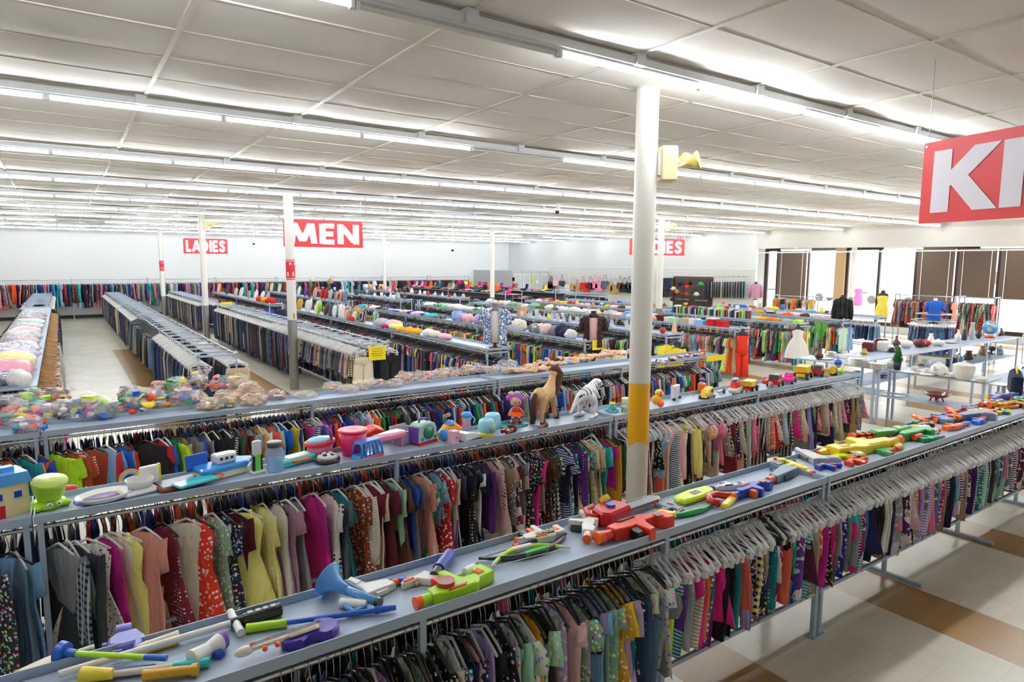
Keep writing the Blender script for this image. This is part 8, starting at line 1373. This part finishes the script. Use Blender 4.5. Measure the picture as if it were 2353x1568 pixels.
# ---------------- racks by the window ----------------
def rail(px0,px1,X,z,label,cols,kinds,pats,n,rk,sz):
    y0=Yat(px0,X,z-.4); y1=Yat(px1,X,z-.4); rack('garment_rack',label,(X+.2,y1,0),PI/2,y0-y1,.4,z=z+.03,tray=False,rod_z=z,rods=(1,),lowrail=False)
    for i in range(n): garment((X-.185,y1+.04+(y0-y1-.08)*i/n,z),PI/2,pick(*kinds),cols[i%len(cols)],pick(*pats),'black',rack=rk,lo=True,sz=sz)
rail(2060,2200,24.6,1.78,'chrome rail of mixed tops in front of the brown blinds',['salmon','rust','denim','fuchsia','grey','coral','brown','navy','maroon','lavender','beige','charcoal','orange','emerald'],('adult','dress','suit'),('plain','plain','petal','floral'),44,'the chrome rail by the brown blinds',1.1)
rail(2206,2292,21.9,1.9,'short chrome rail of bright dresses left of the window edge',['scarlet','rust','sage','grey','teal','beige','cream','red','emerald','black','gold','blush'],('longdress','adult','dress'),('plain','petal','floral','darkstripes'),22,'the short rail of bright dresses',1.1)
rail(1782,1875,25.6,1.5,'low white rail of small shirts before the left window blind',['mustard','yellow','khaki','blush','brown','white','grey','scarlet','forest','charcoal','green','coral','coral'],('adult',),('plain',),30,'the low rail before the left blind',.8)
# round rack of jeans
cx,cy=Xat(2147,9.4,1.3),9.4; t=thing('round_rack','round chrome rack of blue jeans under the blue t-shirt','clothing rack',(cx,cy,0)); part(t,'ring',lambda b:(b.tube([(.62*math.cos(i*PI/14),.62*math.sin(i*PI/14),1.08) for i in range(29)],.014,MCHROME,6),b.tube([(.5*math.cos(i*PI/14),.5*math.sin(i*PI/14),1.28) for i in range(29)],.014,MCHROME,6))); part(t,'pole',lambda b:b.cyl((0,0,0),(0,0,.95),.022,MCHROME,10)); part(t,'spoke',lambda b:[b.cyl((0,0,z),(r_*math.cos(a_),r_*math.sin(a_),z),.01,MCHROME,6) for r_,z in ((.62,1.08),(.5,1.28)) for a_ in [i*PI/2 for i in range(4)]]); part(t,'foot',lambda b:[b.cyl((0,0,.02),(.5*math.cos(a_),.5*math.sin(a_),.02),.014,MCHROME,6) for a_ in [i*PI/2+.4 for i in range(4)]]); part(t,'top_plate',lambda b:b.cyl((0,0,.95),(0,0,.975),.2,MCHROME,18))
for i in range(40): a_=i*2*PI/40; garment((cx+.62*math.cos(a_),cy+.62*math.sin(a_),1.08),a_,'jeans',pick('denim','navy','indigo','steel','denim'),'plain','clip',rack='the round rack',lo=True,sz=.92)
# shopping carts
for k in range(4):
    x=21.6+k*.55; t=thing('shopping_cart','orange-red shopping cart, %s of four nested at the right edge'%ORD[k],'shopping cart',(x,6.2+k*.05,0),0,'red shopping carts'); mk=mat('cart_orange_plastic','d8442c',.35); part(t,'basket',lambda b:([b.bb(-.45+.03*j,.45-.02*j,-.27+.01*j,-.262+.01*j,.95-j*.07,.97-j*.07,mk) for j in range(6)],[b.bb(-.45+.03*j,.45-.02*j,.262-.01*j,.27-.01*j,.95-j*.07,.97-j*.07,mk) for j in range(6)],[b.bb(.44-.02*j,.45-.02*j,-.27,.27,.95-j*.07,.97-j*.07,mk) for j in range(6)],[b.cyl((-.42+i*.12,s*.265,.96),(-.36+i*.1,s*.22,.58),.006,mk,5) for i in range(8) for s in (-1,1)],b.bb(-.35,.35,-.22,.22,.57,.585,mk))); part(t,'handle',lambda b:b.cyl((-.5,-.28,1.03),(-.5,.28,1.03),.018,mk,8)); part(t,'frame',lambda b:[(b.tube([(-.5,s*.26,1.03),(-.45,s*.25,.6),(-.4,s*.25,.2),(.4,s*.2,.2)],.013,MCHROME,6)) for s in (-1,1)])
    for s in (-1,1):
        for xx in (-.38,.38): part(t,'wheel',lambda b:b.cyl((xx,s*.22-.015,.06),(xx,s*.22+.015,.06),.06,MBLK,12))
# far floor basket items behind the leftmost racks
for i,(px,py,c,l) in enumerate(((1740,0,'','') ,)): pass
flush_mass({'shirts':('hanging_shirts','many shirts on black hangers filling the further racks','shirts'),'trousers':('hanging_trousers','many dark trousers on clear clip hangers along the twin-rod racks','trousers'),'coats':('hanging_coats','dark coats on wooden hangers along the blanket rack','coats'),'small_clothes':('hanging_childrens_clothes','mixed childrens clothes on the rear rods of the three near racks','clothes'),'wall_clothes':('hanging_wall_clothes','colourful coats and dresses along the right part of the back wall rack','clothes')})
# ---------------- garment labels ----------------
from collections import defaultdict
byr=defaultdict(list)
for g in GL: byr[g[4]].append(g)
used={}
for rk,gs in byr.items():
    n=len(gs)
    def desc(i,full=True):
        o,w,c,p,_=gs[i]; return (PATN[p] if full else '')+cn(c)
    for i,(o,w,c,p,_) in enumerate(gs):
        base='%s%s %s'%(PATN[p],cn(c),w); L=cn(gs[i-1][2]) if i>0 else None; R_=cn(gs[i+1][2]) if i<n-1 else None; L2=cn(gs[i-2][2]) if i>1 else None; R2=cn(gs[i+2][2]) if i<n-2 else None
        pl=rk if not rk.startswith('the toy blaster') else rk
        pre='under ' if 'shelf' in rk else ('at ' if 'end of' in rk or 'rack end' in rk else 'on ')
        cands=[]
        if L and R_: cands.append('%s between %s and %s, %s%s'%(base,L,R_,pre,pl))
        if L2 and R_: cands.append('%s after %s then %s, before %s, %s%s'%(base,L2,L,R_,pre,pl))
        if L and R2: cands.append('%s after %s, before %s then %s, %s%s'%(base,L,R_,R2,pre,pl))
        if L2 and R2: cands.append('%s after %s, %s, before %s, %s, %s%s'%(base,L2,L,R_,R2,pre,pl))
        cands.append('%s next to %s, %s%s'%(base,L or R_ or 'the post',pre,pl))
        for s_ in cands:
            if len(s_.split())<=16 and s_ not in used: break
        else:
            k=1; s_=None
            for lst in (cands[0],):
                for q in ORD[1:]:
                    tst='%s such %s'%(q,cands[0])
                    if tst not in used: s_=tst; break
        if len(s_.split())>16: s_=' '.join(s_.split()[:16])
        used[s_]=1; o['label']=s_
print('COUNTS',COUNTS,len(bpy.data.objects))
